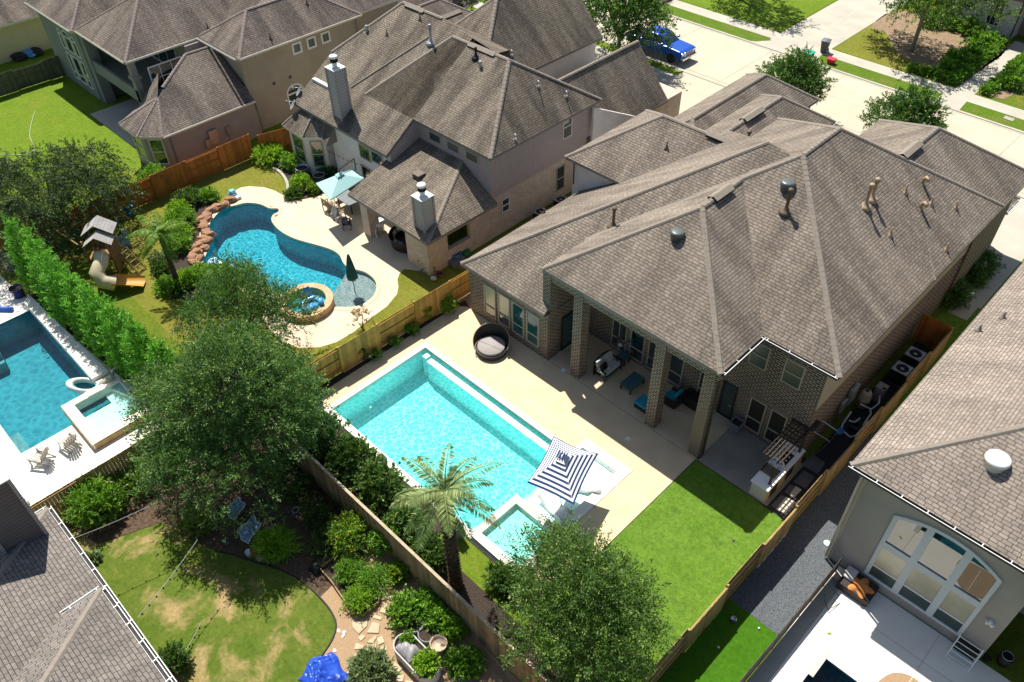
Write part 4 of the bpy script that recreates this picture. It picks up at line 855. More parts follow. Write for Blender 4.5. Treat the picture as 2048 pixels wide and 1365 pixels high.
for q in ((1022, 110), (1075, 172), (1131, 192), (1029, 278)): gooseneck(R2, ro2, q, 'pipe_grey', .36, .04)
p = R2.hit(838, 352); b = MB(); b.prism([(p.x-.3, p.y-.28), (p.x+.3, p.y-.28), (p.x+.3, p.y+.28), (p.x-.3, p.y+.28)], p.z-.2, p.z+.12); b.prism([(p.x-.34, p.y-.32), (p.x+.34, p.y-.32), (p.x+.34, p.y+.3), (p.x-.34, p.y+.3)], p.z+.12, p.z+.22); b.build('box_vent', [M['pipe_brown']], ro2, bevel=.05)
for x, z in ((-46.35, 4.9), (-46.1, 4.3)):
    b = MB(); c = Vector((x, 25.2 if z < 4.6 else 26.0, z)); ax = Vector((-.4, -.6, .55)).normalized(); e = ax.cross(Vector((0, 0, 1))).normalized(); g = ax.cross(e)
    n = 20; rim = [c+(e*math.cos(2*math.pi*i/n)*.42+g*math.sin(2*math.pi*i/n)*.36) for i in range(n)]
    for i in range(n): b.face([c-ax*.1, rim[i], rim[(i+1) % n]])
    b.tube([c-ax*.1, c-ax*.35+Vector((.1, .3, -.3))], .025, 6); b.tube([c-ax*.1-g*.3, c+ax*.45], .015, 5); b.obox(tuple((c+ax*.45))[:2], (1, 0), .1, .06, (c+ax*.45).z-.05, (c+ax*.45).z+.05)
    tag(b.build('satellite_dish', M['galv'], loc=tuple(c), smooth=True), 'grey satellite dish on the roof corner, %s of the pair' % ('upper' if z > 4.6 else 'lower dark-backed'), 'satellite dish', 'dishes on the neighbour roof')

# ================================================================== FAR-LEFT STUCCO HOUSE
H1 = thing('stucco_house', 'beige stucco house with tall arched windows and octagonal bay above the bright green lawn', 'house', (-60, 28, 0))
R1 = Roof()
R1.hip(-57.2, -51.6, 24.9, 35.5, 5.85, .66)
R1.hip(-65.0, -56.95, 19.2, 33, 5.85, .66)
R1.hip(-73.3, -64.9, 18.9, 30, 5.85, .66)
R1.hip(-70, -52, 27, 40, 5.845, .62)
R1.hip(-54.8, -46.8, 36.5, 46.5, 2.9, .6); R1.hip(-62, -52, 38, 48, 3.2, .6)
b1 = R1.b; z1 = 2.95; O1 = [(-56.4, 19.0), (-54.95, 16.7), (-52.3, 16.7), (-51.0, 17.9), (-51.0, 25.0)]
zr = lambda x: z1+.62*(-51.0-x)
ap = (-53.4, 19.3, zr(-53.4)); k1 = (-55.45, 22.9, zr(-55.45)); k2 = (-55.4, 25.2, zr(-55.4))
for i in range(3): b1.face([(*O1[i], z1), (*O1[i+1], z1), ap], 0); R1.cap((*O1[i+1], z1+.01), ap, .22)
R1.cap((*O1[0], z1+.01), ap, .22)
b1.face([(*O1[3], z1), (*O1[4], z1), k2, k1, ap], 0)
b1.face([(*O1[0], z1), ap, (-55.3, 20.6, zr(-54.6)), (-57.2, 21.4, z1+.45)], 0)
b1.face([(-54.0, 20.0, zr(-53.9)+.03), k1, (-57.0, 24.4, 4.4), (-57.2, 21.4, z1+.43)], 0)
b1.face([k1, k2, (-57.0, 25.3, 4.5), (-57.0, 24.4, 4.4)], 0)
R1.cap((-53.9, 20.0, zr(-53.9)+.02), k1, .26); R1.cap(k1, k2, .24)
for i in range(4): b1.face([(*O1[i], z1-.15), (*O1[i+1], z1-.15), (*O1[i+1], z1), (*O1[i], z1)], 1)
b1.face([(*q, z1-.15) for q in O1]+[(-56, 25, z1-.15)], 1)
ro1 = b1.build('roof', [M['shingle1'], M['fascia_white'], M['cap1'], M['stucco'], M['black']], H1)
walls(H1, [(-56.5, 25.2), (-52.0, 25.2), (-52.0, 35.2), (-56.5, 35.2)], 0, 5.7, 'stucco'); walls(H1, [(-72.7, 19.3), (-65.4, 19.3), (-65.4, 29), (-72.7, 29)], 0, 5.7, 'stucco_teal')
walls(H1, [(-65.4, 23.5), (-56.6, 23.5), (-56.6, 32), (-65.4, 32)], 0, 5.7, 'stucco_grey'); walls(H1, [(-70, 29), (-52.2, 29), (-52.2, 39.5), (-70, 39.5)], 0, 5.65, 'stucco')
OW = [(-56.0, 19.2), (-54.7, 17.15), (-52.5, 17.15), (-51.45, 18.2), (-51.45, 25.2), (-56.0, 25.2)]
walls(H1, OW, 0, 2.85, 'stucco_grey', 'bay_wall'); walls(H1, [(-54.3, 37), (-47.3, 37), (-47.3, 46), (-54.3, 46)], 0, 2.8, 'stucco')
b = MB(); b.box(-65.4, -57.2, 19.5, 23.5, 2.55, 2.85); b.box(-65.4, -57.2, 19.5, 19.7, 2.85, 3.5); b.build('balcony', M['stucco_teal'], H1)
b = MB(); b.box(-57.75, -57.3, 19.5, 19.95, 0, 5.7); b.box(-57.85, -57.2, 19.4, 20.05, 4.3, 4.55); b.build('column', M['stucco_grey'], H1)
b = MB(); b.box(-65.4, -64.7, 19.4, 20.2, 0, 5.7); b.build('pier', M['stucco_teal'], H1)
for u0, u1, a in ((-69.4, -68.7, .35), (-68.45, -67.2, .5), (-66.95, -66.2, .35)):
    window(H1, 'y', 19.3, u0, u1, 3.2, 4.5, -1, 'trim_white', .09, 'glass', rail=0, arch=a); window(H1, 'y', 19.3, u0, u1, .7, 2.9, -1, 'trim_white', .09, 'glass', rail=.3)
window(H1, 'x', -56.55, 20.4, 23.0, 3.4, 5.2, 1, 'trim_white', .08, 'glass', rail=.5, mull=(.33, .66)); window(H1, 'y', 23.5, -63.5, -58.5, .1, 2.4, -1, 'trim_white', .1, 'dark', rail=0, mull=(.33, .66)); window(H1, 'y', 23.5, -63.5, -58.5, 3.0, 5.2, -1, 'trim_white', .1, 'glass', rail=0, mull=(.33, .66))
for i in range(3): facet_window(H1, OW[i], OW[i+1], .65, 2.5, 'trim_white', 'glass')
for u in (29.32, 30.6, 31.88): window(H1, 'x', -52.0, u, u+.82, 4.55, 5.4, 1, 'trim_white', .14, 'blind_dark', rail=0)
window(H1, 'x', -52.0, 28.1, 29.6, .9, 1.9, 1, 'trim_white', .13, 'glass', rail=.1, arch=.62)
for u in (27.2, 28.6): b = MB(); b.box(-52, -51.95, u, u+.2, 3.0, 3.2); b.build('wall_vent', M['fascia_dark'], H1)
for a, c, o in (((-57.0, 24.75, 5.86), (-51.7, 24.75, 5.86), (0, -1, 0)), ((-51.6, 24.9, 5.86), (-51.6, 35.5, 5.86), (1, 0, 0)), ((-65, 19.2, 5.86), (-57, 19.2, 5.86), (0, -1, 0)), ((-56.95, 19.2, 5.86), (-56.95, 24.8, 5.86), (1, 0, 0)), ((-73.3, 18.9, 5.86), (-65, 18.9, 5.86), (0, -1, 0)), ((-51.0, 17.9, 2.96), (-51.0, 25.0, 2.96), (1, 0, 0))): gutter(H1, a, c, o, 'fascia_white', .1, False)
downpipe(H1, [(-51.95, 25.1, 5.7), (-51.95, 25.1, 3.5)], 'stucco'); downpipe(H1, [(-51.4, 25.2, 2.8), (-51.4, 25.3, .1)], 'fascia'); downpipe(H1, [(-51.9, 35.1, 5.7), (-51.9, 35.1, 2.5)], 'fascia'); downpipe(H1, [(-51.4, 18.5, 2.8), (-51.4, 18.5, .1)], 'fascia')
for q in ((416, 58), (541, 78), (614, 9)): vent(R1, ro1, q, .45, .035, 'pipe_brown')
b = MB(); b.box(-51.44, -51.2, 21.1, 21.75, .9, 1.95); b.box(-51.44, -51.26, 20.75, 21.1, .75, 1.4); b.tube([(-51.4, 20.9, .8), (-51.4, 20.9, .05)], .03, 6); b.build('meter_box', M['galv'], H1)
b = MB(); b.box(-51.44, -51.28, 22.5, 22.85, 1.1, 1.7); b.tube([(-51.4, 22.65, 1.15), (-51.4, 22.65, .05)], .025, 6); b.build('junction_box', M['galv'], H1)
H0 = thing('yellow_house', 'pale yellow stucco house in the top left corner beyond the grey-green fence', 'house', (-90, 24, 0))
R0 = Roof(); R0.hip(-98, -77.8, 14.5, 36, 3.1, .55); r0 = R0.b.build('roof', [M['shingle1'], M['fascia_white'], M['cap1'], M['stucco_yellow'], M['black']], H0); walls(H0, [(-97.5, 15), (-78.3, 15), (-78.3, 35), (-97.5, 35)], 0, 3.0, 'stucco_yellow')

# ================================================================== RIGHT NEIGHBOUR
HR = thing('stucco_house', 'light stucco house with big arched six-part window and pale shingle roof on the right edge', 'house', (5, 30, 0))
RR = Roof(); RR.hip(-4.38, 16, 21.55, 45, 6.15, .52)
RR.hip(2.2, 16, 24.5, 40, 6.12, .5, caps=False)
rr = RR.b.build('roof', [M['shingleR'], M['fascia_white'], M['cap'], M['stucco_grey'], M['black']], HR)
walls(HR, [(-3.8, 22.0), (2.45, 22.0), (2.45, 25.0), (12, 25.0), (12, 44), (-3.8, 44)], 0, 6.0, 'stucco_grey')
gutter(HR, (-4.38, 21.55, 6.16), (9, 21.55, 6.16), (0, -1, 0), 'fascia_dark', .13, lip='white_metal')
downpipe(HR, [(-3.9, 21.9, 5.9), (-3.9, 21.9, .15)], 'trim_tan', .06); b = MB(); b.box(-3.84, -3.72, 21.96, 22.0, 0, 5.9); b.build('corner_trim', M['trim_tan'], HR)
WX0, WX1 = -2.36, 1.53
def arcz(u): return 4.55+.62*(1-((u-(WX0+WX1)/2)/((WX1-WX0)/2))**2)
b = MB(); yf = 21.93; n = 16
cells = [(-2.2, -1.22), (-.95, .15), (.42, 1.38)]
def col(u0, u1, z0, z1=None):
    k = 6
    for i in range(k):
        a, c = u0+(u1-u0)*i/k, u0+(u1-u0)*(i+1)/k
        za, zc = (arcz(a), arcz(c)) if z1 is None else (z1, z1)
        V = [(a, yf, z0), (c, yf, z0), (c, 22.0, z0), (a, 22.0, z0), (a, yf, za), (c, yf, zc), (c, 22.0, zc), (a, 22.0, za)]
        b.solid(V, [(3, 2, 1, 0), (4, 5, 6, 7), (0, 1, 5, 4), (2, 3, 7, 6), (1, 2, 6, 5), (3, 0, 4, 7)])
edges = [WX0]+[e for c in cells for e in c]+[WX1]
for i in range(0, 8, 2): col(edges[i], edges[i+1], .56)
for u0, u1 in cells:
    col(u0, u1, .56, .68); col(u0, u1, 2.62, 2.95)
    k = 8
    for i in range(k):
        a, c = u0+(u1-u0)*i/k, u0+(u1-u0)*(i+1)/k; b.solid([(a, yf, arcz(a)-.16), (c, yf, arcz(c)-.16), (c, 22, arcz(c)-.16), (a, 22, arcz(a)-.16), (a, yf, arcz(a)), (c, yf, arcz(c)), (c, 22, arcz(c)), (a, 22, arcz(a))], [(3, 2, 1, 0), (4, 5, 6, 7), (0, 1, 5, 4), (2, 3, 7, 6)])
wo = b.build('arched_window', mat('pale_blue_trim', (.52, .56, .57), rough=.5), HR)
for u0, u1 in cells:
    b = MB(); b.face([(u0, 21.98, 2.95), (u1, 21.98, 2.95)]+[(u1+(u0-u1)*i/8, 21.98, arcz(u1+(u0-u1)*i/8)-.16) for i in range(9)]); b.build('pane', M['glass'], wo)
    b = MB(); b.face([(u0, 21.98, .68), (u1, 21.98, .68), (u1, 21.98, 1.32), (u0, 21.98, 1.32)]); b.build('pane', M['blind_dark'], wo)
    b = MB(); b.face([(u0, 21.978, 1.32), (u1, 21.978, 1.32), (u1, 21.978, 2.62), (u0, 21.978, 2.62)]); b.build('blind', M['blind'], wo)
    b = MB(); b.box(u0, u1, 21.95, 21.976, 1.30, 1.36); b.build('sash_rail', M['white'], wo)
b = MB()
for dx in (-.09, .09): b.lathe([(.03, -.1), (.075, .06), (.06, .08), (.001, .08)], (2.0+dx, 21.86, 2.3), 10)
b.box(1.93, 2.07, 21.9, 22.0, 2.2, 2.4); tag(b.build('security_light', M['white'], HR), None)
window(HR, 'x', 2.45, 22.8, 24.2, .05, 2.4, 1, 'dark', .08, 'dark', rail=0, name='door')
dome(RR, rr, (1992, 926), .42, 'white', 'dome_vent', .3); vent(RR, rr, (1957, 662), .35, .04, 'fascia'); vent(RR, rr, (2005, 637), .35, .04, 'fascia')

# ================================================================== BOTTOM-LEFT HOUSE
HB = thing('shingled_house', 'near house in the bottom left corner with white gutters and a dark sided chimney', 'house', (-24, -6, 0))
RB = Roof(); RB.hip(-26.9, -10, -9, .12, 2.98, .35); RB.hip(-21.5, -8, -11, .02, 3.5, .42)
rb = RB.b.build('roof', [M['shingleB'], M['fascia'], M['cap'], M['siding_dark'], M['black']], HB)
walls(HB, [(-26.4, -8.6), (-10.5, -8.6), (-10.5, -.45), (-26.4, -.45)], 0, 2.9, 'white_brick')
gutter(HB, (-26.9, .12, 2.99), (-10, .12, 2.99), (0, 1, 0), 'white_metal', .13); gutter(HB, (-21.5, .02, 3.51), (-8, .02, 3.51), (0, 1, 0), 'white_metal', .13); gutter(HB, (-21.5, -11, 3.51), (-21.5, .02, 3.51), (-1, 0, 0), 'white_metal', .11)
gutter(HB, (-26.9, -9, 2.99), (-26.9, .12, 2.99), (-1, 0, 0), 'white_metal', .11)
q = at(87.9, 1060, 3.4); chimney(rb, q.x-1.0, q.x+.02, q.y-1.45, q.y, 2.6, 6.6, 'siding_dark', flue=False)

# ================================================================== HOUSE ACROSS THE STREET
HA = thing('brick_house', 'red brick and white stone house front with an arched window across the street', 'house', (-18, 84, 0))
walls(HA, [(-24, 79.0), (-18.05, 79.0), (-18.05, 92), (-24, 92)], 0, 3.1, 'stone_white'); walls(HA, [(-24, 79.01), (-18.06, 79.01), (-18.06, 92), (-24, 92)], 3.1, 6.2, 'brick_red', 'upper_wall')
walls(HA, [(-18.05, 80.5), (-8, 80.5), (-8, 92), (-18.05, 92)], 0, 6.2, 'brick_red')
window(HA, 'y', 79.0, -20.6, -19.35, .7, 3.0, -1, 'trim_white', .1, 'glass', rail=.45, mull=(.33, .66), arch=.62); door(HA, 'y', 80.5, -17.3, -16.3, 2.2, -1)
downpipe(HA, [(-18.1, 78.93, 6), (-18.1, 78.93, .1)], 'fascia_dark', .06)
RA = Roof(); RA.hip(-25, -7.5, 78.4, 93, 6.3, .6); RA.b.build('roof', [M['shingle2'], M['fascia'], M['cap'], M['brick_red'], M['black']], HA)
# ================================================================== FENCES
def fence(label, p0, p1, h, mt, alt=True, step=2.44, cap=None, side=1, group='board fences between the gardens', flip=0):
    p0, p1 = Vector((*p0, 0)), Vector((*p1, 0)); L = (p1-p0).length; d = (p1-p0)/L; n = Vector((-d.y, d.x, 0))*side
    root = thing('wooden_fence', label, 'fence', tuple(p0), group=group); rr = random.Random(int(L*97)); k = max(1, round(L/step)); st = L/k
    for i in range(k):
        s0 = i*st; back = alt and (i+flip) % 2; o = -.055 if back else .055; b = MB(); w = .142; m = int(st/w); w = st/m
        for j in range(m):
            c = p0+d*(s0+(j+.5)*w)+n*o; b.rnd = rr.random(); b.obox((c.x, c.y), d, w-rr.uniform(.002, .005), .018, .03+rr.uniform(0, .02), h-rr.uniform(0, .018)-(.10 if back else 0))
        pn = b.build('fence_panel', M[mt], root)
        b = MB(); b.rnd = .45
        for z in (.28, .95, h-.22):
            a = p0+d*(s0+.04); c = p0+d*(s0+st-.04); b.beam((a.x, a.y, z), (c.x, c.y, z), .04, .085)
        b.build('rail', M[mt], root)
        if cap: b = MB(); b.rnd = .8; b.obox(tuple((p0+d*(s0+st/2)))[:2], d, st-.01, .12, h+.002, h+.035); b.build('cap_board', M[cap], root)
    for i in range(k+1):
        c = p0+d*min(i*st, L-.001)-n*.0; b = MB(); b.rnd = .4; b.obox((c.x, c.y), d, .085, .085, 0, h-.03); b.build('post', M[mt], root)
    return root
fence('golden cedar fence between the turquoise pool deck and the freeform pool garden', (-27.3, 9.45), (-27.0, 24.4), 1.83, 'fence_new', side=-1, flip=0)
fence('weathered brown fence with pale cap boards running behind the date palm', (-27.2, 9.36), (-5.6, 9.36), 2.0, 'fence_old', alt=False, cap='cap_board', side=-1)
fence('pale pine fence along the artificial turf and black gravel strip', (-5.7, 9.4), (-5.7, 37.1), 1.83, 'fence_pale', side=1, flip=1)
fence('short orange-brown fence closing the gravel side strip by the shaded lawn', (-7.2, 37.15), (-5.75, 37.15), 1.83, 'fence_red', alt=False, side=-1)
fence('golden brown fence between white pool paving and the dry lawn', (-28.72, -6), (-28.72, 9.3), 1.83, 'fence_pale', side=-1, flip=1)
fence('red-stained cedar fence below the beige stucco house', (-49.2, 13.2), (-49.2, 23.0), 1.83, 'fence_red', side=-1, flip=1)
fence('short red-stained cedar fence section beside the satellite dishes', (-48.6, 23.4), (-47.4, 27.5), 1.83, 'fence_red', alt=False, side=-1)
fence('grey-green board fence at the far left of the bright lawn', (-72.3, 8), (-72.0, 20.6), 1.75, 'fence_grey', side=-1)
fence('low brown fence end hidden by the feathery tree near the playset', (-49.2, 6.0), (-49.2, 13.1), 1.8, 'fence_red', side=-1)

# ================================================================== PLANTS
def leaf_mesh(name, P, A, ll, lw, rnd, mt, parent, off, seed=0):
    """one diamond leaf per row: base P, axis A"""
    g = np.random.default_rng(seed); n = len(P)
    t = A+g.normal(0, .55, (n, 3)); t /= np.linalg.norm(t, axis=1)[:, None]
    up = g.normal(0, 1, (n, 3))+np.array([0, 0, .8]); sd = np.cross(t, up); sd /= np.linalg.norm(sd, axis=1)[:, None]+1e-9
    s = g.uniform(.65, 1.25, (n, 1)); V = np.empty((n, 4, 3))
    V[:, 0] = P; V[:, 1] = P+t*ll*s*.5+sd*lw*s*.5; V[:, 2] = P+t*ll*s; V[:, 3] = P+t*ll*s*.5-sd*lw*s*.5
    V = V.reshape(-1, 3)-np.array(off)
    me = bpy.data.meshes.new(name); me.vertices.add(4*n); me.vertices.foreach_set('co', V.ravel()); me.loops.add(4*n); me.loops.foreach_set('vertex_index', np.arange(4*n, dtype=np.int32))
    me.polygons.add(n); me.polygons.foreach_set('loop_start', np.arange(0, 4*n, 4, dtype=np.int32))
    me.update(calc_edges=True); me.materials.append(M[mt])
    a = me.attributes.new('rnd', 'FLOAT', 'FACE'); a.data.foreach_set('value', np.clip(rnd, 0, 1).astype(np.float32))
    o = bpy.data.objects.new(name, me); COL.objects.link(o)
    if parent is not None: o.parent = parent
    return o
def sprays(blobs, n, k, L, seed, droop=.0, flat=.0, upper=-.45, inner=.16, lump=.14, wid=.10):
    """points and axes of leaves along n twigs that grow out of a lumpy crown made of ellipsoids"""
    g = np.random.default_rng(seed); B = np.array(blobs, float); wt = (B[:, 3]*B[:, 4]+B[:, 3]*B[:, 5]+B[:, 4]*B[:, 5]); wt /= wt.sum()
    i = g.choice(len(B), n, p=wt); d = g.normal(0, 1, (n, 3)); d /= np.linalg.norm(d, axis=1)[:, None]; d[:, 2] = np.where(d[:, 2] < upper, -d[:, 2], d[:, 2])
    r = 1-np.abs(g.normal(0, inner, n))
    ph = g.uniform(0, 6.28, 6); r *= 1+lump*(np.sin(d[:, 0]*5+ph[0]+i)+np.sin(d[:, 1]*6+ph[1]+2*i)+np.sin(d[:, 2]*5+ph[2]))/2
    P = B[i, :3]+d*B[i, 3:6]*r[:, None]
    a = d*np.array([1, 1, 1-flat])+g.normal(0, .45, (n, 3))+np.array([0, 0, -droop]); a /= np.linalg.norm(a, axis=1)[:, None]
    tw = g.uniform(.55, 1.3, n)*L; t = g.uniform(0, 1, (n, k)); bend = np.array([0, 0, -droop*.5])
    Q = P[:, None]+a[:, None]*(t*tw[:, None])[..., None]+bend*(t**2*tw[:, None])[..., None]+g.normal(0, wid*L, (n, k, 3))*(1-.5*t)[..., None]
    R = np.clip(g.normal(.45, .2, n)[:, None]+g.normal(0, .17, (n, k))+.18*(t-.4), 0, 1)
    return Q.reshape(-1, 3), np.repeat(a, k, 0), R.ravel(), P
def plant(name, label, cat, base, blobs, n, k, L, leaf, mt, seed, trunk=None, group=None, bark='bark', droop=0., limbs=8, tips=0, crown='crown', stem='trunk', **kw):
    """blobs are (x, y, z, rx, ry, rz) from the base of the plant"""
    root = thing(name, label, cat, base, group=group); bx, by, bz = base
    Bl = [(x+bx, y+by, z+bz, a, b_, c) for x, y, z, a, b_, c in blobs]
    Q, A, R, P = sprays(Bl, n, k, L, seed, droop, **kw)
    leaf_mesh(crown, Q, A, leaf[0], leaf[1], R, mt, root, base, seed)
    rr = random.Random(seed); b = MB()
    if trunk:
        r0, th = trunk; c = Vector(base); fork = c+Vector((rr.uniform(-.15, .15), rr.uniform(-.15, .15), th))
        b.tube([c, c+Vector((0, 0, th*.1)), c.lerp(fork, .5)+Vector((rr.uniform(-.06, .06), 0, 0)), fork], [r0*1.35, r0, r0*.85, r0*.75], 9)
        for j in range(limbs):
            e = Vector(P[rr.randrange(len(P))]); m = fork.lerp(e, .5)+Vector((0, 0, .25*(e-fork).length*.3)); s = fork-Vector((0, 0, th*.25*rr.random()))
            b.tube([s, fork.lerp(m, .5), m, e], [r0*.55, r0*.42, r0*.25, r0*.05], 6)
        for j in range(tips):
            e = Vector(P[rr.randrange(len(P))]); m = e.lerp(fork, .35); b.tube([m, e], [r0*.12, r0*.03], 4)
    else:
        r0 = .025
        for j in range(5):
            e = Vector(P[rr.randrange(len(P))]); c = Vector(base); b.tube([c+Vector((rr.uniform(-.05, .05), rr.uniform(-.05, .05), -.02)), c.lerp(e, .55)+Vector((0, 0, .05)), e], [r0, r0*.7, r0*.3], 5)
    b.build(stem, M[bark], root); return root
def shrub(label, q, r, h, mt, seed, z=0, n=None, k=14, leaf=None, name='shrub', cat='shrub', group=None, blobs=None, world=None, droop=0., bed=None, L=None, **kw):
    p = Vector((*world, z)) if world else at(q[0], q[1], z)
    rr = random.Random(seed)
    if blobs is None:
        blobs = [(0, 0, h*.5, r, r, h*.5)]+[(rr.uniform(-.5, .5)*r, rr.uniform(-.5, .5)*r, h*rr.uniform(.35, .6), r*.6, r*.6, h*.42) for _ in range(3)]
    n = n or int(90+330*r*r); leaf = leaf or (.10, .05)
    return plant(name, label, cat, tuple(p), blobs, n, k, L or min(.35, r*.5), leaf, mt, seed, None, group, 'bark', droop, crown='foliage', stem='stem', **kw)

# --- the big live oak and its neighbours behind the fences
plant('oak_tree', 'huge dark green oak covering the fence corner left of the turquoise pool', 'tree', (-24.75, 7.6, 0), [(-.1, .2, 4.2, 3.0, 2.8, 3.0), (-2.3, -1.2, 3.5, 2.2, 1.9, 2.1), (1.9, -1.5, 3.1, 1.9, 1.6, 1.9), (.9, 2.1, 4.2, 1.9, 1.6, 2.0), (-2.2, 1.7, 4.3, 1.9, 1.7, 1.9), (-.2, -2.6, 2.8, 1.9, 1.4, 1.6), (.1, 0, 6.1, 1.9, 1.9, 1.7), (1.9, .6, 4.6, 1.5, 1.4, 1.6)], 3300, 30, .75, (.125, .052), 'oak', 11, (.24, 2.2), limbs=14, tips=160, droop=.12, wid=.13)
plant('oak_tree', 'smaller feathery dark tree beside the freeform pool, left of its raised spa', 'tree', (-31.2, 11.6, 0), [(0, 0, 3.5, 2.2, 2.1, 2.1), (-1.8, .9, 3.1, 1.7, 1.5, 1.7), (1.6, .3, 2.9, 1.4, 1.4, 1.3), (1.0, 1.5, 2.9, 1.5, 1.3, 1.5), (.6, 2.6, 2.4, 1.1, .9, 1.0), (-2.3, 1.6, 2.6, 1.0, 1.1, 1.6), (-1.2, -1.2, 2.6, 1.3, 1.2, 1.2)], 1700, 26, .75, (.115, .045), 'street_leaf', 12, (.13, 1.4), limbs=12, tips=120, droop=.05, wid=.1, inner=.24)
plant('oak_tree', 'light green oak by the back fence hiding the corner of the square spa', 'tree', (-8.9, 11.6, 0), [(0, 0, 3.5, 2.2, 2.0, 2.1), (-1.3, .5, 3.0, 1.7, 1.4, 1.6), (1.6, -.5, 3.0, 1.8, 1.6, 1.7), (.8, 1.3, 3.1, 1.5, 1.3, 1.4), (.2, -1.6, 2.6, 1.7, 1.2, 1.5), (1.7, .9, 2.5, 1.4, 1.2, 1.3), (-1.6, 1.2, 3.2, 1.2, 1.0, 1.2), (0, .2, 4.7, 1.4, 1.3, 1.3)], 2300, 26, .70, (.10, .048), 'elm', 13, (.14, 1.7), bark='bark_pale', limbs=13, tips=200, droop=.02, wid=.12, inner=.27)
plant('feathery_tree', 'wide grey-green feathery tree with arching drooping sprays at the left edge', 'tree', (-49.4, 9.4, 0), [(0, 0, 3.0, 3.6, 3.2, 2.3), (-2.6, -2.2, 2.6, 2.6, 2.6, 2.0), (1.9, 2.0, 2.6, 2.4, 2.2, 2.0), (-.8, 2.8, 3.0, 2.4, 2.1, 1.7), (1.6, -2.2, 2.3, 2.4, 2.2, 1.8), (-4.6, -4.2, 2.4, 2.6, 2.4, 1.9)], 2900, 30, 1.05, (.16, .045), 'drape', 14, (.2, 1.2), limbs=12, tips=60, droop=.75, wid=.05)
# --- evergreen screen
hx = [(-45.2, 6.4), (-43.0, 6.6), (-40.9, 6.6), (-38.9, 6.7), (-37.0, 6.8), (-35.1, 7.0), (-33.2, 7.2), (-31.6, 7.5)]
hl = ['tall bright evergreen nearest the playset end of the screen row', 'second evergreen of the screen row from the playset end', 'third evergreen of the screen row from the playset end', 'fourth evergreen of the screen row, behind the curved slide', 'fifth evergreen of the screen row from the playset end', 'sixth evergreen of the screen row, opposite the raised pool wall', 'seventh evergreen of the screen row, opposite the pool float', 'last evergreen of the screen row, half under the huge oak']
for i, (x, y) in enumerate(hx):
    hh = (4.2, 4.3, 4.1, 4.0, 4.2, 4.1, 4.0, 3.5)[i]; w_ = 1.05+.1*(i % 3)
    plant('evergreen_tree', hl[i], 'tree', (x, y, 0), [(0, 0, hh*.26, w_*.68, w_*.68, hh*.24), (0, 0, hh*.50, w_*.55, w_*.55, hh*.26), (.08, 0, hh*.78, w_*.36, w_*.36, hh*.24), (0, .05, hh*1.02, w_*.12, w_*.12, hh*.14)], 560, 22, .42, (.115, .055), 'cypress', 20+i, (.07, .8), 'evergreens screening the blue-green pool', limbs=4, upper=-.9, inner=.13, droop=-.5)
# --- street trees
for lab, b_, s_, sd, gr in (('round street tree on the verge above the double front gables', (-25.3, 54.2, 0), 1.0, 31, 1), ('thin street tree on the verge right of the front lawn', (-16.6, 54.25, 0), 1.02, 32, 1)):
    plant('street_tree', lab, 'tree', b_, [(0, 0, 2.4*s_, 1.9*s_, 1.9*s_, 1.6*s_), (-1.3, .3, 2.0*s_, 1.4, 1.3, 1.1), (1.3, -.4, 2.0*s_, 1.4, 1.3, 1.1), (.1, .3, 3.6*s_, .9, .9, 1.1), (.9, .9, 2.7, 1.2, 1.1, 1.1)], 900 if sd == 31 else 800, 26, .7, (.16, .07), 'street_leaf', sd, (.09, 1.7), 'young street trees along the verge', limbs=12, tips=50, inner=.3, wid=.1)
plant('street_tree', 'dense dark street tree half covering the blue pickup truck', 'tree', (-40.4, 52.9, 0), [(0, 0, 3.6, 3.2, 3.0, 2.5), (2.2, .4, 3.0, 2.1, 2.0, 1.7), (-2.2, .4, 3.6, 2.4, 2.2, 2.0), (.5, -1.8, 3.0, 2.2, 1.9, 1.9), (0, .5, 5.2, 2.0, 2.0, 1.6)], 1250, 26, .9, (.19, .09), 'street_leaf', 33, (.2, 2.0), limbs=12, inner=.2)
plant('street_tree', 'dark green tree at the top edge behind the neighbour roof ridge', 'tree', (-54.5, 48.5, 0), [(0, 0, 4.2, 3.0, 2.8, 2.6), (2.3, 1, 4.0, 2.3, 2.2, 2.0), (-2.5, .3, 3.8, 2.2, 2.2, 2.0)], 700, 24, .9, (.2, .09), 'street_leaf', 34, (.2, 1.9), limbs=9)
plant('front_tree', 'leafy tree with pale leaning trunk in the bed across the street', 'tree', (-23.2, 71.0, 0), [(0, .2, 4.9, 3.0, 2.9, 2.0), (-3.2, .6, 4.4, 2.3, 2.2, 1.7), (3.2, .4, 4.6, 2.4, 2.2, 1.8), (-.8, 2.2, 5.6, 2.8, 2.6, 2.0), (.8, -2.4, 4.2, 2.2, 1.8, 1.3), (-4.6, 2.0, 4.6, 1.8, 1.8, 1.5)], 1600, 24, .85, (.19, .085), 'elm', 35, (.2, 3.4), bark='bark_pale', limbs=13, inner=.25)
plant('front_tree', 'shady tree at the top edge over the lawn beyond the street', 'tree', (-40.2, 71.0, 0), [(0, 0, 5.4, 3.2, 3.0, 2.5), (2.5, -.5, 5.0, 2.3, 2.2, 1.9), (-2.5, .4, 5.0, 2.4, 2.2, 2.0)], 700, 24, .9, (.2, .09), 'street_leaf', 36, (.2, 3.0), limbs=8)

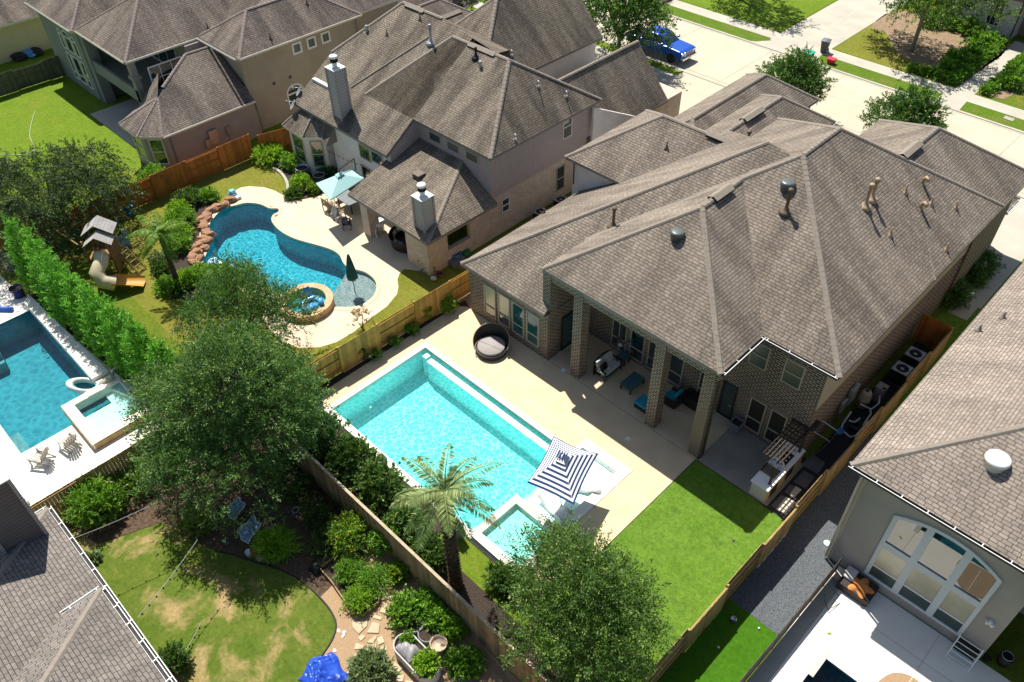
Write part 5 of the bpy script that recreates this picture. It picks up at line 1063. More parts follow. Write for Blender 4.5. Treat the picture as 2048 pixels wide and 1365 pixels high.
# --- palms
def palm(label, base, H_, nf, FL, mt, seed, lean=(0, 0), r0=.24, r1=.2, diamond=True):
    root = thing('palm_tree', label, 'palm', base); c = Vector(base); g = np.random.default_rng(seed); rr = random.Random(seed); b = MB()
    tp = c+Vector((lean[0], lean[1], H_)); pth = [c.lerp(tp, t)+Vector((lean[0]*.25*math.sin(math.pi*t), lean[1]*.25*math.sin(math.pi*t), 0)) for t in [i/10 for i in range(11)]]
    b.tube(pth, [r0*1.2]+[r0+(r1-r0)*i/10 for i in range(1, 11)], 12)
    if diamond:   # old leaf bases in a spiral
        m = int(H_/.085)
        for i in range(m):
            t = i/m; p = c.lerp(tp, t)+Vector((lean[0]*.25*math.sin(math.pi*t), lean[1]*.25*math.sin(math.pi*t), 0)); rad = r0+(r1-r0)*t
            for j in range(5):
                a = 2.4*i*.52+j*2*math.pi/5+i*.38; o = Vector((math.cos(a), math.sin(a), 0)); s = Vector((-o.y, o.x, 0)); b.rnd = rr.random()
                q = p+o*(rad-.02); w = .085
                b.face([q-s*w, q+o*.03-Vector((0, 0, .07)), q+s*w, q+o*.11+Vector((0, 0, .10))]); b.face([q-s*w, q+o*.11+Vector((0, 0, .10)), q+s*w, q+Vector((0, 0, .12))])
    b.build('trunk', M['palm_trunk'], root)
    rb = MB(); LP, LA, LR = [], [], []
    for i in range(nf):
        a = i*2.39996+rr.uniform(-.2, .2); el = math.radians(68-98*(i/nf)**1.0+rr.uniform(-8, 8)); L = FL*rr.uniform(.85, 1.1)*(1 if i > nf*.15 else .75); o = Vector((math.cos(a), math.sin(a), 0)); prev = tp+Vector((0, 0, .05)); P = [prev]
        m = 22; e2 = el
        for j in range(m): e2 -= (1.15 if el > 0 else .75)/m*(.7+.7*j/m); prev = prev+(o*math.cos(e2)+Vector((0, 0, math.sin(e2))))*L/m; P.append(prev)
        rb.tube(P[::3]+[P[-1]], [.035*(1-.85*u/8) for u in range(len(P[::3])+1)], 5)
        for j in range(2, m+1):
            d = (P[j]-P[j-1]).normalized(); s = Vector((-o.y, o.x, 0)); up = s.cross(d); ln = .46*FL/2.2*math.sin(math.pi*min(1, (j/m)*.82+.16))**.7
            for sg in (-1, 1):
                for h_ in (0, .33, .66):
                    q = P[j-1].lerp(P[j], h_); ax = (s*sg*.85+d*.55+up*rr.uniform(.05, .4)-Vector((0, 0, .10))).normalized(); LP.append(q); LA.append(ax*ln*rr.uniform(.8, 1.1)); LR.append(rr.gauss(.5, .22)+(.15 if i < nf*.5 else -.1))
    rb.build('rachis', M[mt], root, uv=False)
    P = np.array([tuple(p) for p in LP]); A = np.array([tuple(p) for p in LA]); n = len(P); ln = np.linalg.norm(A, axis=1)[:, None]; t = A/ln; sd = np.cross(t, g.normal(0, .5, (n, 3))+np.array([0, 0, 1.])); sd /= np.linalg.norm(sd, axis=1)[:, None]
    b = MB(); V = np.stack([P-sd*.012, P+A*.45-sd*.02-np.array([0, 0, .01]), P+A-np.array([0, 0, .06])*ln/.4, P+A*.45+sd*.02], 1).reshape(-1, 3)
    b.v = [tuple(v) for v in V]; b.f = [(4*i, 4*i+1, 4*i+2, 4*i+3) for i in range(n)]; b.m = [0]*n; b.r = [min(1, max(0, x)) for x in LR]
    b.build('frond', M[mt], root, uv=False); return root
palm('date palm with diamond-scarred trunk and grey-green fronds over the turquoise pool', tuple(at(912, 1168)), 6.1, 18, 2.4, 'palm', 5, (-.12, .05), .24, .21)
palm('slender curved palm leaning over the olive lawn beside the playset', tuple(at(358, 573)), 3.6, 15, 2.1, 'palm2', 6, (-.25, .1), .17, .13, False)
# ================================================================== SHRUBS AND BEDS
GP = 'plants of the main garden bed'
shrub('lime green shrub against the golden fence, nearer the turquoise pool', (848, 634), .48, .95, 'lime', 101, group=GP, leaf=(.12, .07))
shrub('round lime green shrub against the golden fence beside the house corner', (896, 620), .46, .8, 'lime', 102, group=GP, leaf=(.11, .06))
shrub('low light green plant in the dark mulch left of the lime shrub', (826, 663), .36, .45, 'shrub', 103, group=GP, n=90)
shrub('small leafy plant in the mulch halfway along the golden fence', (791, 690), .28, .4, 'shrub', 104, group=GP, n=50)
shrub('sparse little plant in the mulch beside the pool corner strip', (752, 716), .3, .4, 'shrub', 105, group=GP, n=46)
shrub('thin wispy stalks in the mulch before the golden fence', (729, 722), .18, .8, 'darkshrub', 106, group=GP, n=24)
lx = [(-25.2, 10.7, 'darkshrub', 'dark laurel half under the huge oak, behind the back fence'), (-23.2, 10.7, 'darkshrub', 'glossy laurel nearest the left pool planter behind the back fence'), (-21.1, 10.65, 'shrub', 'big glossy laurel between the two pool planters'), (-19.1, 10.6, 'shrub', 'glossy laurel just right of the middle pool planter'), (-17.3, 10.5, 'darkshrub', 'shaded laurel left of the date palm trunk')]
for i, (x, y, m_, l_) in enumerate(lx): shrub(l_, None, 1.0 if i < 4 else .75, 2.35 if i < 4 else 1.4, 'oak' if m_ == 'darkshrub' else 'elm', 110+i, world=(x, y), group='laurels along the back fence', leaf=(.16, .085), n=420, upper=-.9)
shrub('dark shrub at the foot of the date palm in the shade', None, .8, .9, 'darkshrub', 116, world=(-15.6, 10.3), group=GP, leaf=(.14, .06))
shrub('dark green fern right of the date palm, by the back fence', (1035, 1178), .6, .8, 'darkshrub', 117, group=GP, leaf=(.18, .05), droop=.3)
shrub('dark ferny shrub in the corner left of the light green oak', (1000, 1165), .5, .7, 'darkshrub', 118, group=GP, leaf=(.16, .05))
GB = 'plants of the bottom garden'
shrub('large fluffy bright green shrub by the fence near the chimney', (200, 1025), 1.0, 1.5, 'shrub', 121, group=GB, leaf=(.13, .05), n=700)
shrub('white-flowering bush below the golden brown fence', (262, 985), .9, .9, 'whiteflower', 122, group=GB, blobs=[(0, 0, .45, .8, .9, .5), (.1, 1.2, .45, .7, .9, .5), (-.3, -.8, .35, .6, .6, .4)], n=560)
shrub('green understory under the huge oak along the fence', (330, 930), .9, .7, 'shrub', 123, group=GB, n=300)
shrub('yellow-green ferny clump at the edge of the oak shade', (396, 1050), .6, .5, 'yellowshrub', 124, group=GB, n=150, leaf=(.14, .04))
shrub('yellow-flecked shrub in front of the weathered fence', (703, 1085), .78, 1.3, 'yellowshrub', 125, group=GB, n=430)
shrub('upright green shrub leaning on the weathered fence beside the yellow-flecked one', (778, 1098), .62, 1.3, 'shrub', 126, group=GB, n=300)
shrub('lime fountain-like clump beside the terracotta pots', (556, 1096), .62, .6, 'lime', 127, group=GB, leaf=(.26, .035), droop=.4, n=260)
for i, (q, r) in enumerate((((705, 1148), .55), ((748, 1172), .6), ((718, 1206), .5))): shrub(('soft green mound at the top of the raised bed', 'soft green mound in the middle of the raised bed', 'lime mound at the lower tip of the raised bed')[i], q, r, .55, 'lime' if i == 2 else 'shrub', 130+i, group=GB, n=380, leaf=(.09, .03))
for i, (q, r, h, m_, l_) in enumerate((((800, 1150), .35, .5, 'yellowshrub', 'small shrub with pink tips by the weathered fence'), ((815, 1230), .6, .7, 'shrub', 'leafy herb bed plant left of the planted tubs'), ((858, 1215), .55, .6, 'shrub', 'leafy green plant close under the weathered fence'), ((880, 1245), .5, .6, 'shrub', 'leafy green plant behind the terracotta tub'), ((908, 1262), .4, .5, 'lime', 'broad-leaved plant right of the herbs by the fence'), ((930, 1330), .55, .35, 'shrub', 'grassy green tuft in the corner below the weathered fence'))): shrub(l_, q, r, h, m_, 140+i, group=GB, n=260, leaf=(.13, .07))
shrub('tall grey-green sage-leaved clump at the bottom edge by the flagstones', (742, 1352), .62, .6, 'silver', 150, group=GB, leaf=(.22, .06), n=230)
shrub('dark green shrub beside the gutter of the near house', (352, 1330), .5, .8, 'darkshrub', 151, group=GB, n=260)
shrub('small dusty plant with red mulch beside the white gutter', (184, 1118), .3, .3, 'silver', 152, group=GB, n=60)
for i, (x, y) in enumerate(((-24.3, 8.3), (-22.4, 8.5), (-20.6, 8.4), (-19.2, 7.6))): shrub(('shaded ground plant nearest the oak trunk', 'shaded ground plant behind the oak by the fence', 'shaded ground plant mid-way along the dark bed', 'shaded ground plant beside the yellow-flecked shrub')[i], None, .7, .55, 'darkshrub', 155+i, world=(x, y), group=GB, n=150)
GN = 'plants of the freeform pool garden'
C18 = lambda a, b: (180+.2232*a, 380+.2232*b)
for i, (q, r, h, m_, l_) in enumerate((
        ((540, 322), .95, .9, 'lime', 'spiky lime juniper below the red-stained fence'), ((604, 375), .6, .7, 'lime', 'bright green bush inside the curved concrete border'), ((627, 384), .38, .5, 'yellowshrub', 'small yellow-green bush beside the cantilever parasol'), ((588, 394), .5, .35, 'darkshrub', 'low dark bush at the tip of the curved border bed'), ((588, 335), .6, .7, 'shrub', 'leafy herbs between the bay window and curved border'), ((656, 350), .55, .5, 'darkshrub', 'green planting under the neighbour windows'), ((572, 300), .35, .5, 'yellowshrub', 'pale yellow plant by the bay window corner'),
        ((318, 382), .75, 1.7, 'shrub', 'climbing vine on the red-stained fence'), ((285, 392), .5, 1.0, 'shrub', 'leafy vine end on the red-stained fence, left part'), ((362, 452), .95, .8, 'shrub', 'feathery light green bush left of the boulder rim'), (C18(800, 210), .6, .6, 'lime', 'lime bush behind the feathery bush at the boulder rim'), (C18(900, 110), .8, .5, 'darkshrub', 'purplish low shrubs behind the boulder rim'), (C18(1060, 90), .55, .5, 'shrub', 'green tuft beside the path light near the pool top'),
        (C18(800, 530), .7, .7, 'shrub', 'leafy plant beside the leaning palm trunk'), (C18(830, 420), .6, .5, 'lime', 'strappy plant under the leaning palm fronds'), (C18(620, 640), .4, .4, 'silver', 'pale grey-green plant at the lawn edge by the palm'), (C18(640, 740), .45, .4, 'darkshrub', 'reddish dark plant at the palm foot'), (C18(860, 830), .6, .5, 'lime', 'yellow-green grassy plant below the palm foot'), (C18(1000, 800), .7, .6, 'shrub', 'broad-leaved plant at the lower boulder rim'), (C18(1150, 830), .8, .6, 'shrub', 'green bush below the boulder rim by the pool ring'), (C18(740, 900), .7, .5, 'shrub', 'green ground plant at the lower lawn corner'), ((450, 600), .8, .8, 'darkshrub', 'dark bush between the freeform pool and feathery tree'))):
    shrub(l_, q, r, h, m_, 160+i, group=GN, leaf=(.15, .055))
shrub('sparse yellowish seed-head shrub on the far side of the golden fence', (726, 660), .62, 1.1, 'straw', 190, group=GN, n=60, k=8, leaf=(.09, .07), inner=.3)
shrub('dark climber along the foot of the patio wall', (850, 528), .6, .8, 'darkshrub', 191, group=GN, blobs=[(-.6, .3, .45, .5, .35, .5), (.1, 0, .4, .55, .35, .45), (.6, -.2, .3, .4, .3, .35)], n=330)
for i, (q, r, l_) in enumerate((((1955, 545), .75, 'round clipped dark bush by the house side lawn, further one'), ((1937, 568), .65, 'round clipped dark bush by the house side lawn, nearer one'), ((1905, 605), .7, 'dark shrub in the shade beside the orange-brown fence'))): shrub(l_, q, r, r*1.7, 'oak', 195+i, group='bushes beside the main house', n=420, leaf=(.10, .06), upper=-.9)
# across the street: clipped rows
ball = shrub('small clipped green ball shrub in the row along the left side of the front path', None, .42, .62, 'shrub', 200, world=(-18.15, 67.7), group='clipped shrubs along the front path', n=170, upper=-.9, leaf=(.12, .06))
for i in range(1, 12): dup(ball, (-18.15-.05*(i % 2), 67.7+.86*i, 0), i*1.3, sc=.9+.18*(i % 3)/2)
rr_ = random.Random(4)
for i in range(12): dup(ball, (-15.55+.1*(i % 2), 67.7+.86*i, 0), i*.9, 'small clipped green ball shrub in the row along the right side of the front path', .95+.2*rr_.random())
for i in range(5): dup(ball, (-21.4+.72*i, 67.55+.05*i, 0), i*2.1, 'small clipped ball shrub in the shaded row along the pavement under the leaning tree', .95)
for i, (x, y) in enumerate(((-19.2, 69.2), (-19.4, 71), (-19.0, 73), (-19.6, 75), (-19.1, 76.6), (-21, 77.6), (-22.6, 77.8), (-24.3, 77.4), (-14.6, 70), (-14.4, 72.5))): dup(ball, (x, y, 0), i, 'leafy shrub in the planting bed around the leaning tree' if i < 8 else 'bushy shrub in the bed right of the front path', 1.5+.3*(i % 2))
shrub('boxed dark hedge plant in the brick-edged bed at the top edge', (1322, 2), .7, .8, 'darkshrub', 215, group='bushes across the street', n=160)

# ================================================================== ROCKS AND SLABS
def rock(name, label, cat, c, a, b_, h, rz, seed, mt, group):
    rr = random.Random(seed); b = MB(); n, m = 9, 5; g = [[1+rr.uniform(-.22, .18) for _ in range(n)] for _ in range(m+1)]; V = []
    for j in range(m+1):
        ph = math.pi*(.5-j/m*.72)
        for i in range(n): th = 2*math.pi*i/n; r = math.cos(ph)**.6 if j else .0; V.append((c[0]+(math.cos(th)*a*math.cos(rz)-math.sin(th)*b_*math.sin(rz))*r*g[j][i], c[1]+(math.cos(th)*a*math.sin(rz)+math.sin(th)*b_*math.cos(rz))*r*g[j][i], c[2]+h*(.45+.55*math.sin(ph))*(1+.12*(g[j][i]-1))))
    F = [(j*n+i, j*n+(i+1) % n, (j+1)*n+(i+1) % n, (j+1)*n+i) for j in range(m) for i in range(n)]; b.solid(V, [f[::-1] for f in F])
    return tag(b.build(name, M[mt], loc=(c[0], c[1], 0)), label, cat, group)
M['boulder'] = mat('rust_boulder', (.36, .18, .095), (.22, .13, .085), 3.2, .9, .7, 14); M['flag'] = mat('pale_flagstone', (.52, .43, .29), (.42, .34, .23), 2.5, .9, .4, 18)
BR = pts(C38([(275, 112), (245, 140), (215, 155), (175, 165), (150, 178), (115, 210), (95, 235), (120, 240), (100, 275), (95, 300), (110, 325), (130, 350), (95, 380), (120, 395), (75, 410), (55, 430), (98, 435), (50, 470), (25, 495), (60, 505), (30, 535), (60, 555), (75, 575), (110, 590), (165, 605), (265, 622), (310, 632), (345, 645)]))
for i, (x, y) in enumerate(BR):
    rr_.seed(i+50); rock('boulder', 'rust-brown boulder in the curved stone rim of the freeform pool', 'boulder', (x, y, -.04), rr_.uniform(.34, .5), rr_.uniform(.24, .34), rr_.uniform(.28, .45), rr_.uniform(0, 3), i, 'boulder', 'boulders round the freeform pool')
FL_ = [[(410, 125), (470, 105), (485, 150), (465, 180)], [(485, 345), (520, 290), (565, 330)], [(472, 425), (500, 365), (525, 370), (510, 435)], [(430, 440), (490, 460), (480, 480), (428, 465)], [(285, 490), (395, 488), (385, 520), (330, 575), (290, 530)], [(385, 565), (425, 490), (475, 505), (465, 568)], [(325, 600), (350, 575), (378, 590), (345, 622)], [(383, 630), (445, 582), (452, 600), (425, 636)], [(453, 605), (490, 582), (505, 630), (465, 648)], [(300, 678), (310, 632), (370, 650), (355, 675)], [(395, 655), (452, 640), (440, 690), (420, 712)], [(457, 715), (465, 665), (518, 652), (525, 705), (500, 740)], [(280, 755), (310, 705), (390, 702), (375, 750), (320, 770)], [(560, 800), (570, 762), (635, 800), (600, 832)], [(585, 895), (590, 840), (640, 850), (630, 895)], [(240, 840), (275, 815), (290, 890), (255, 900)], [(650, 885), (700, 895), (690, 920), (645, 910)]]
for i, q in enumerate(FL_):
    P = pts(crop(620, 1100, .29565, q)); b = MB(); b.prism(P, 0, .05+.004*(i % 3)); tag(b.build('flagstone', M['flag'], loc=(*P[0], 0), bevel=.015), 'pale irregular flagstone set in the tan gravel path', 'flagstone', 'flagstones in the gravel path')
for i, (x, y) in enumerate(((195, 550), (232, 558), (225, 582), (167, 684))):
    p = at(620+.2957*x, 1100+.2957*y); rock('stone', 'small white stone lying on the tan gravel', 'stone', (p.x, p.y, .0), .09, .06, .05, i, 70+i, 'white', 'white stones on the gravel')

# ================================================================== MAIN GARDEN FURNITURE
W_ = M['wicker'] = mat('dark_wicker', (.045, .033, .027), (.02, .015, .013), 40, .6, .6, 60)
p = at(983, 702, 0); cx, cy = p.x, p.y
d_ = thing('round_daybed', 'round dark wicker daybed with grey cushion on the tan pool deck', 'daybed', (cx, cy, 0))
b = MB(); b.lathe([(.70, .0), (.82, .05), (.86, .28), (.80, .30), (.001, .30)], (cx, cy, 0), 40); b.build('base', W_, d_, True)
b = MB(); b.lathe([(.70, .29), (.745, .32), (.74, .40), (.70, .43), (.001, .435)], (cx, cy, 0), 40); b.build('cushion', mat('grey_canvas', (.33, .30, .28), (.29, .265, .25), 3, .9, .2, 60), d_, True)
b = MB(); b.beam((cx-.7, cy-.22, .437), (cx+.72, cy+.1, .437), .012, .006); b.build('seam', M['dark'], d_)
a0 = math.atan2(.75, -.65); b = MB()
def shell(u, v, th=0): a = a0+(u-.5)*4.0; h = .03+.78*max(0, math.cos((u-.5)*4.0*.72))**.9; r = .88+.16*v*h+th; return (cx+math.cos(a)*r, cy+math.sin(a)*r, .26+h*v)
b.grid(40, 5, lambda u, v: shell(u, v)); b.grid(40, 5, lambda u, v: shell(u, v, .035)); b.build('backrest', W_, d_, True)
b = MB(); b.tube([shell(i/40, 1, .017) for i in range(41)], .022, 6); b.build('rim', mat('tan_rim', (.30, .25, .2), rough=.6), d_, True)
def cushion(b, x0, x1, y0, y1, z0, z1, m=0): b.box(x0, x1, y0, y1, z0, z1, m)
M['linen'] = mat('off_white_linen', (.60, .58, .55), (.54, .52, .49), 3, .9, .15, 50); M['teal_fabric'] = mat('teal_fabric', (.02, .32, .42), (.015, .26, .36), 3, .85, .15, 50)
s = thing('loveseat', 'dark-framed loveseat with off-white cushions under the porch', 'loveseat', (-17.3, 23.95, 0))
b = MB()
for x in (-17.72, -17.0):
    for y in (23.3, 24.6): b.box(x-.035, x+.035, y-.035, y+.035, 0, .62 if x > -17.1 else .85)
for y in (23.3, 24.6): b.box(-17.72, -16.98, y-.03, y+.03, .58, .63); b.box(-17.7, -17.0, y-.02, y+.02, .24, .3)
b.box(-17.02, -16.98, 23.3, 24.6, .22, .3); b.box(-17.74, -17.0, 23.3, 24.6, .2, .24); P = [(-17.78, 23.3, .82), (-17.8, 23.6, .9), (-17.8, 23.95, .97), (-17.8, 24.3, .9), (-17.78, 24.6, .82)]; b.tube(P, .035, 6); b.box(-17.8, -17.76, 23.32, 24.58, .3, .84)
b.build('frame', M['black'], s)
for k in (0, 1):
    y0 = 23.34+k*.62; b = MB(); b.box(-17.6, -16.99, y0, y0+.6, .3, .46); b.build('seat_cushion', M['linen'], s, bevel=.04); b = MB(); b.solid([(-17.62, y0, .46), (-17.46, y0, .46), (-17.46, y0+.6, .46), (-17.62, y0+.6, .46), (-17.76, y0+.02, .9), (-17.62, y0+.02, .93), (-17.62, y0+.58, .93), (-17.76, y0+.58, .9)], [(3, 2, 1, 0), (4, 5, 6, 7), (0, 1, 5, 4), (1, 2, 6, 5), (2, 3, 7, 6), (3, 0, 4, 7)]); b.build('back_cushion', M['linen'], s, bevel=.04)
b = MB(); c = Vector((-17.3, 23.62, .66)); b.solid([tuple(c+Vector(v)) for v in ((-.16, -.2, -.18), (.05, -.24, -.2), (.09, .2, -.2), (-.12, .22, -.18), (-.2, -.18, .16), (-.06, -.2, .22), (-.02, .2, .2), (-.18, .2, .16))], [(3, 2, 1, 0), (4, 5, 6, 7), (0, 1, 5, 4), (1, 2, 6, 5), (2, 3, 7, 6), (3, 0, 4, 7)])
tag(b.build('cushion', M['black'], loc=tuple(c), bevel=.05), 'black square cushion lying on the off-white loveseat', 'cushion')
def table(name, label, x0, x1, y0, y1, h, topm, leg=M['black'], cat='table'):
    t = thing(name, label, cat, ((x0+x1)/2, (y0+y1)/2, 0)); b = MB(); b.box(x0, x1, y0, y1, h-.05, h); b.build('tabletop', topm, t, bevel=.01)
    b = MB(); b.box(x0+.04, x1-.04, y0+.04, y1-.04, h-.14, h-.052); b.build('apron', leg, t)
    for x in (x0+.05, x1-.05):
        for y in (y0+.05, y1-.05): b = MB(); b.box(x-.03, x+.03, y-.03, y+.03, 0, h-.05); b.build('leg', leg, t)
    return t
M['teal_top'] = mat('blue_grey_tile', (.06, .15, .17), (.045, .12, .14), 5, .35)
table('end_table', 'small square table with blue-grey top behind the loveseat', -17.5, -16.95, 24.8, 25.3, .5, M['teal_top']); table('coffee_table', 'low rectangular blue-grey coffee table between loveseat and teal seats', -16.15, -15.45, 23.45, 24.6, .42, M['teal_top'])
o_ = thing('ottoman', 'square ottoman with teal cushion at the porch edge beside the middle column', 'ottoman', (-14.5, 23.3, 0)); b = MB(); b.box(-14.85, -14.15, 22.95, 23.65, .1, .32)
for x in (-14.8, -14.2):
    for y in (23, 23.6): b.box(x-.03, x+.03, y-.03, y+.03, 0, .3)
b.build('frame', W_, o_); b = MB(); b.box(-14.87, -14.13, 22.93, 23.67, .32, .47); b.build('cushion', M['teal_fabric'], o_, bevel=.05)
a_ = thing('armchair', 'dark armchair with teal seat and rounded back cushion deep under the porch', 'armchair', (-13.7, 24.6, 0)); b = MB(); b.box(-14.05, -13.35, 24.2, 24.95, .12, .32); b.box(-13.35, -13.25, 24.2, 24.95, .1, .8)
for y in (24.15, 24.95): b.box(-14.05, -13.3, y-.04, y+.04, .1, .58)
b.build('frame', W_, a_, bevel=.02); b = MB(); b.box(-14.08, -13.42, 24.22, 24.9, .32, .46); b.build('seat_cushion', M['teal_fabric'], a_, bevel=.05); b = MB(); b.lathe([(.001, -.06), (.28, -.05), (.34, 0), (.28, .05), (.001, .06)], (0, 0, 0), 20); b.v = [(-13.42+z*1.0+(y_)*.12, 24.56+x*1.0, .78+y_*1.05) for x, y_, z in b.v]; b.build('back_cushion', M['teal_fabric'], a_, True)
k_ = thing('storage_chest', 'black rectangular storage chest against the brick wall under the porch', 'chest', (-12.75, 25.1, 0)); b = MB(); b.box(-13.35, -12.2, 24.8, 25.4, .02, .58); b.build('body', M['dark'], k_, bevel=.02); b = MB(); b.box(-13.38, -12.17, 24.77, 25.43, .585, .66); b.build('lid', M['black'], k_, bevel=.02)
def potbox(label, x, y, w0, w1, h, mt, group=None, plant_=True, seed=0, name='planter'):
    r = thing(name, label, 'planter', (x, y, 0), group=group); b = MB(); q = lambda w, z: [(x-w, y-w, z), (x+w, y-w, z), (x+w, y+w, z), (x-w, y+w, z)]
    b.solid(q(w0, 0)+q(w1, h)+q(w1-.035, h)+q(w1-.05, h-.1), [(3, 2, 1, 0)]+[(i, (i+1) % 4, 4+(i+1) % 4, 4+i) for i in range(4)]+[(4+i, 4+(i+1) % 4, 8+(i+1) % 4, 8+i) for i in range(4)]+[(8+i, 8+(i+1) % 4, 12+(i+1) % 4, 12+i) for i in range(4)])
    b.build('pot', M[mt], r); b = MB(); b.face(q(w1-.045, h-.09)); b.build('soil', M['mulch'], r)
    if plant_:
        b = MB(); rr = random.Random(seed)
        for i in range(14):
            a = i*2.4; e = rr.uniform(.3, 1.2); d = Vector((math.cos(a)*math.cos(e), math.sin(a)*math.cos(e), math.sin(e))); s2 = Vector((-math.sin(a), math.cos(a), 0)); c = Vector((x, y, h-.08)); L = rr.uniform(.28, .42); b.rnd = rr.random(); b.face([c-s2*.03, c+d*L*.5-s2*.04-Vector((0, 0, .02)), c+d*L, c+d*L*.5+s2*.04-Vector((0, 0, .02))])
        b.build('agave', M['silver'], r)
    return r
M['zinc'] = mat('slate_planter', (.16, .185, .195), (.12, .14, .15), 3, .6); M['cement_pot'] = mat('cement_planter', (.22, .24, .25), (.17, .19, .20), 5, .85, .1, 30)
PG_ = 'tall slate planters along the pool'
potbox('tall slate planter at the far left corner of the turquoise pool', -25.75, 11.95, .15, .21, .95, 'zinc', PG_, seed=1); potbox('tall slate planter halfway along the pool by the laurels', -20.7, 11.9, .15, .21, .95, 'zinc', PG_, seed=2); potbox('tall slate planter under the date palm fronds at the spa end', -15.6, 11.9, .15, .21, .95, 'zinc', PG_, seed=3)
potbox('grey tapered cement planter between the porch door and windows', -10.42, 25.1, .17, .27, .72, 'cement_pot', None, False)
for i, (q, yy) in enumerate((((1241, 690), 24.1), ((1313, 728), 24.1))):
    p = aty(*q, yy); f = thing('ceiling_fan', 'dark ceiling fan hanging under the porch, ' + ('above the loveseat' if i == 0 else 'behind the middle column'), 'ceiling fan', (p.x, p.y, p.z), group='porch ceiling fans'); b = MB(); b.tube([(p.x, p.y, p.z+.08), (p.x, p.y, 5.98)], .025, 8); b.build('rod', M['black'], f); b = MB(); b.lathe([(.001, -.08), (.1, -.06), (.12, .02), (.06, .12), (.001, .13)], tuple(p), 16); b.build('motor', M['galv'], f, True)
    for k in range(5):
        a = k*1.2566+.3*i; d = Vector((math.cos(a), math.sin(a), 0)); s2 = Vector((-d.y, d.x, .2)); b = MB(); c = p+Vector((0, 0, .02)); b.face([c+d*.12-s2*.05, c+d*.68-s2*.085, c+d*.7+s2*.075, c+d*.12+s2*.05]); b.build('blade', M['zinc'], f)
# striped parasol over the tanning ledge
cs = [Vector((-15.19, 17.43, 2.3)), Vector((-13.13, 18.04, 2.3)), Vector((-12.12, 15.3, 2.3)), Vector((-14.28, 14.77, 2.3))]; ce = sum(cs, Vector())/4; ap_ = at(1122, 910, 2.95); ap_ = Vector((ce.x*.4+ap_.x*.6, ce.y*.4+ap_.y*.6, 2.95))
u_ = thing('striped_parasol', 'square navy and white striped parasol over the white tanning ledge', 'parasol', (ap_.x, ap_.y, 0))
b = MB(); NB = 15
def canopy(s_, e, t):   # s_ ring 0..1 from apex, e edge, t along
    A, B = cs[e], cs[(e+1) % 4]; q = A.lerp(B, t); q = q.lerp(ce, .07*math.sin(math.pi*t)*s_); z = 2.3+.65*(1-s_)**1.05-.05*math.sin(math.pi*t)*s_
    g = ap_.lerp(Vector((q.x, q.y, 0)), s_); return Vector((g.x, g.y, z))
for r in range(2, NB):
    s0, s1 = r/NB, (r+1)/NB
    for e in range(4):
        for k in range(8): b.face([canopy(s1, e, k/8), canopy(s1, e, (k+1)/8), canopy(s0, e, (k+1)/8), canopy(s0, e, k/8)], (r+1) % 2)
M['navy'] = mat('navy_canvas', (.02, .045, .13), rough=.85); M['canvas'] = mat('white_canvas', (.80, .80, .78), rough=.85)
b.build('canopy', [M['canvas'], M['navy']], u_)
b = MB()
for e in range(4):
    q = [canopy(.20, e, t)+Vector((0, 0, .09)) for t in (0, .5, 1)]; tp_ = ap_+Vector((0, 0, .10))
    b.face([q[0], q[1], q[2], tp_], 0)
d1 = (cs[1]-cs[0]).normalized(); d2 = (cs[3]-cs[0]).normalized()
for k in (-1.5, -.5, .5, 1.5): c = ap_+d1*k*.11; b.beam(c-d2*.2+Vector((0, 0, .085)), c+d2*.2+Vector((0, 0, .085)), .05, .05, 1)
b.build('vent_cap', [M['canvas'], M['navy']], u_); b = MB(); b.tube([(ap_.x, ap_.y, -.2), (ap_.x, ap_.y, 2.98)], .025, 8); b.build('pole', M['white_metal'], u_); b = MB()
for c in cs: b.beam(ap_-Vector((0, 0, .03)), c-Vector((0, 0, .02)), .02, .02)
b.build('rib', M['white_metal'], u_)
def ledge_lounger(label, x, y, rz):
    r = thing('ledge_lounger', label, 'lounger', (0, 0, 0), group='in-water loungers on the tanning ledge'); pr_ = [(-.9, .34), (-.6, .20), (-.2, .06), (.1, .10), (.35, .24), (.6, .26), (.9, .05)]; S2 = smooth_poly(pr_, 4, False)
    b = MB(); n = len(S2); V = [(u, sy*.32, v+dz) for dz in (0, .09) for sy in (-1, 1) for u, v in S2]; F = []
    for i in range(n-1): F += [(i, i+1, n+i+1, n+i), (2*n+i, 3*n+i, 3*n+i+1, 2*n+i+1), (i, 2*n+i, 2*n+i+1, i+1), (n+i, n+i+1, 3*n+i+1, 3*n+i)]
    F += [(0, n, 3*n, 2*n), (n-1, 3*n-1, 4*n-1, 2*n-1)]; b.solid(V, F); b.build('shell', M['white'], r, True); b = MB()
    for u in (-.45, .6): b.box(u-.1, u+.1, -.25, .25, 0, .12)
    b.build('support', M['white'], r); r.location = (x, y, -.215); r.rotation_euler = (0, 0, rz); return r
l1 = ledge_lounger('white in-water lounger nearest the square spa under the parasol', -13.65, 15.95, -.12); dup(l1, (-13.45, 17.75, -.215), .5, 'white in-water lounger further from the spa, half under the parasol')
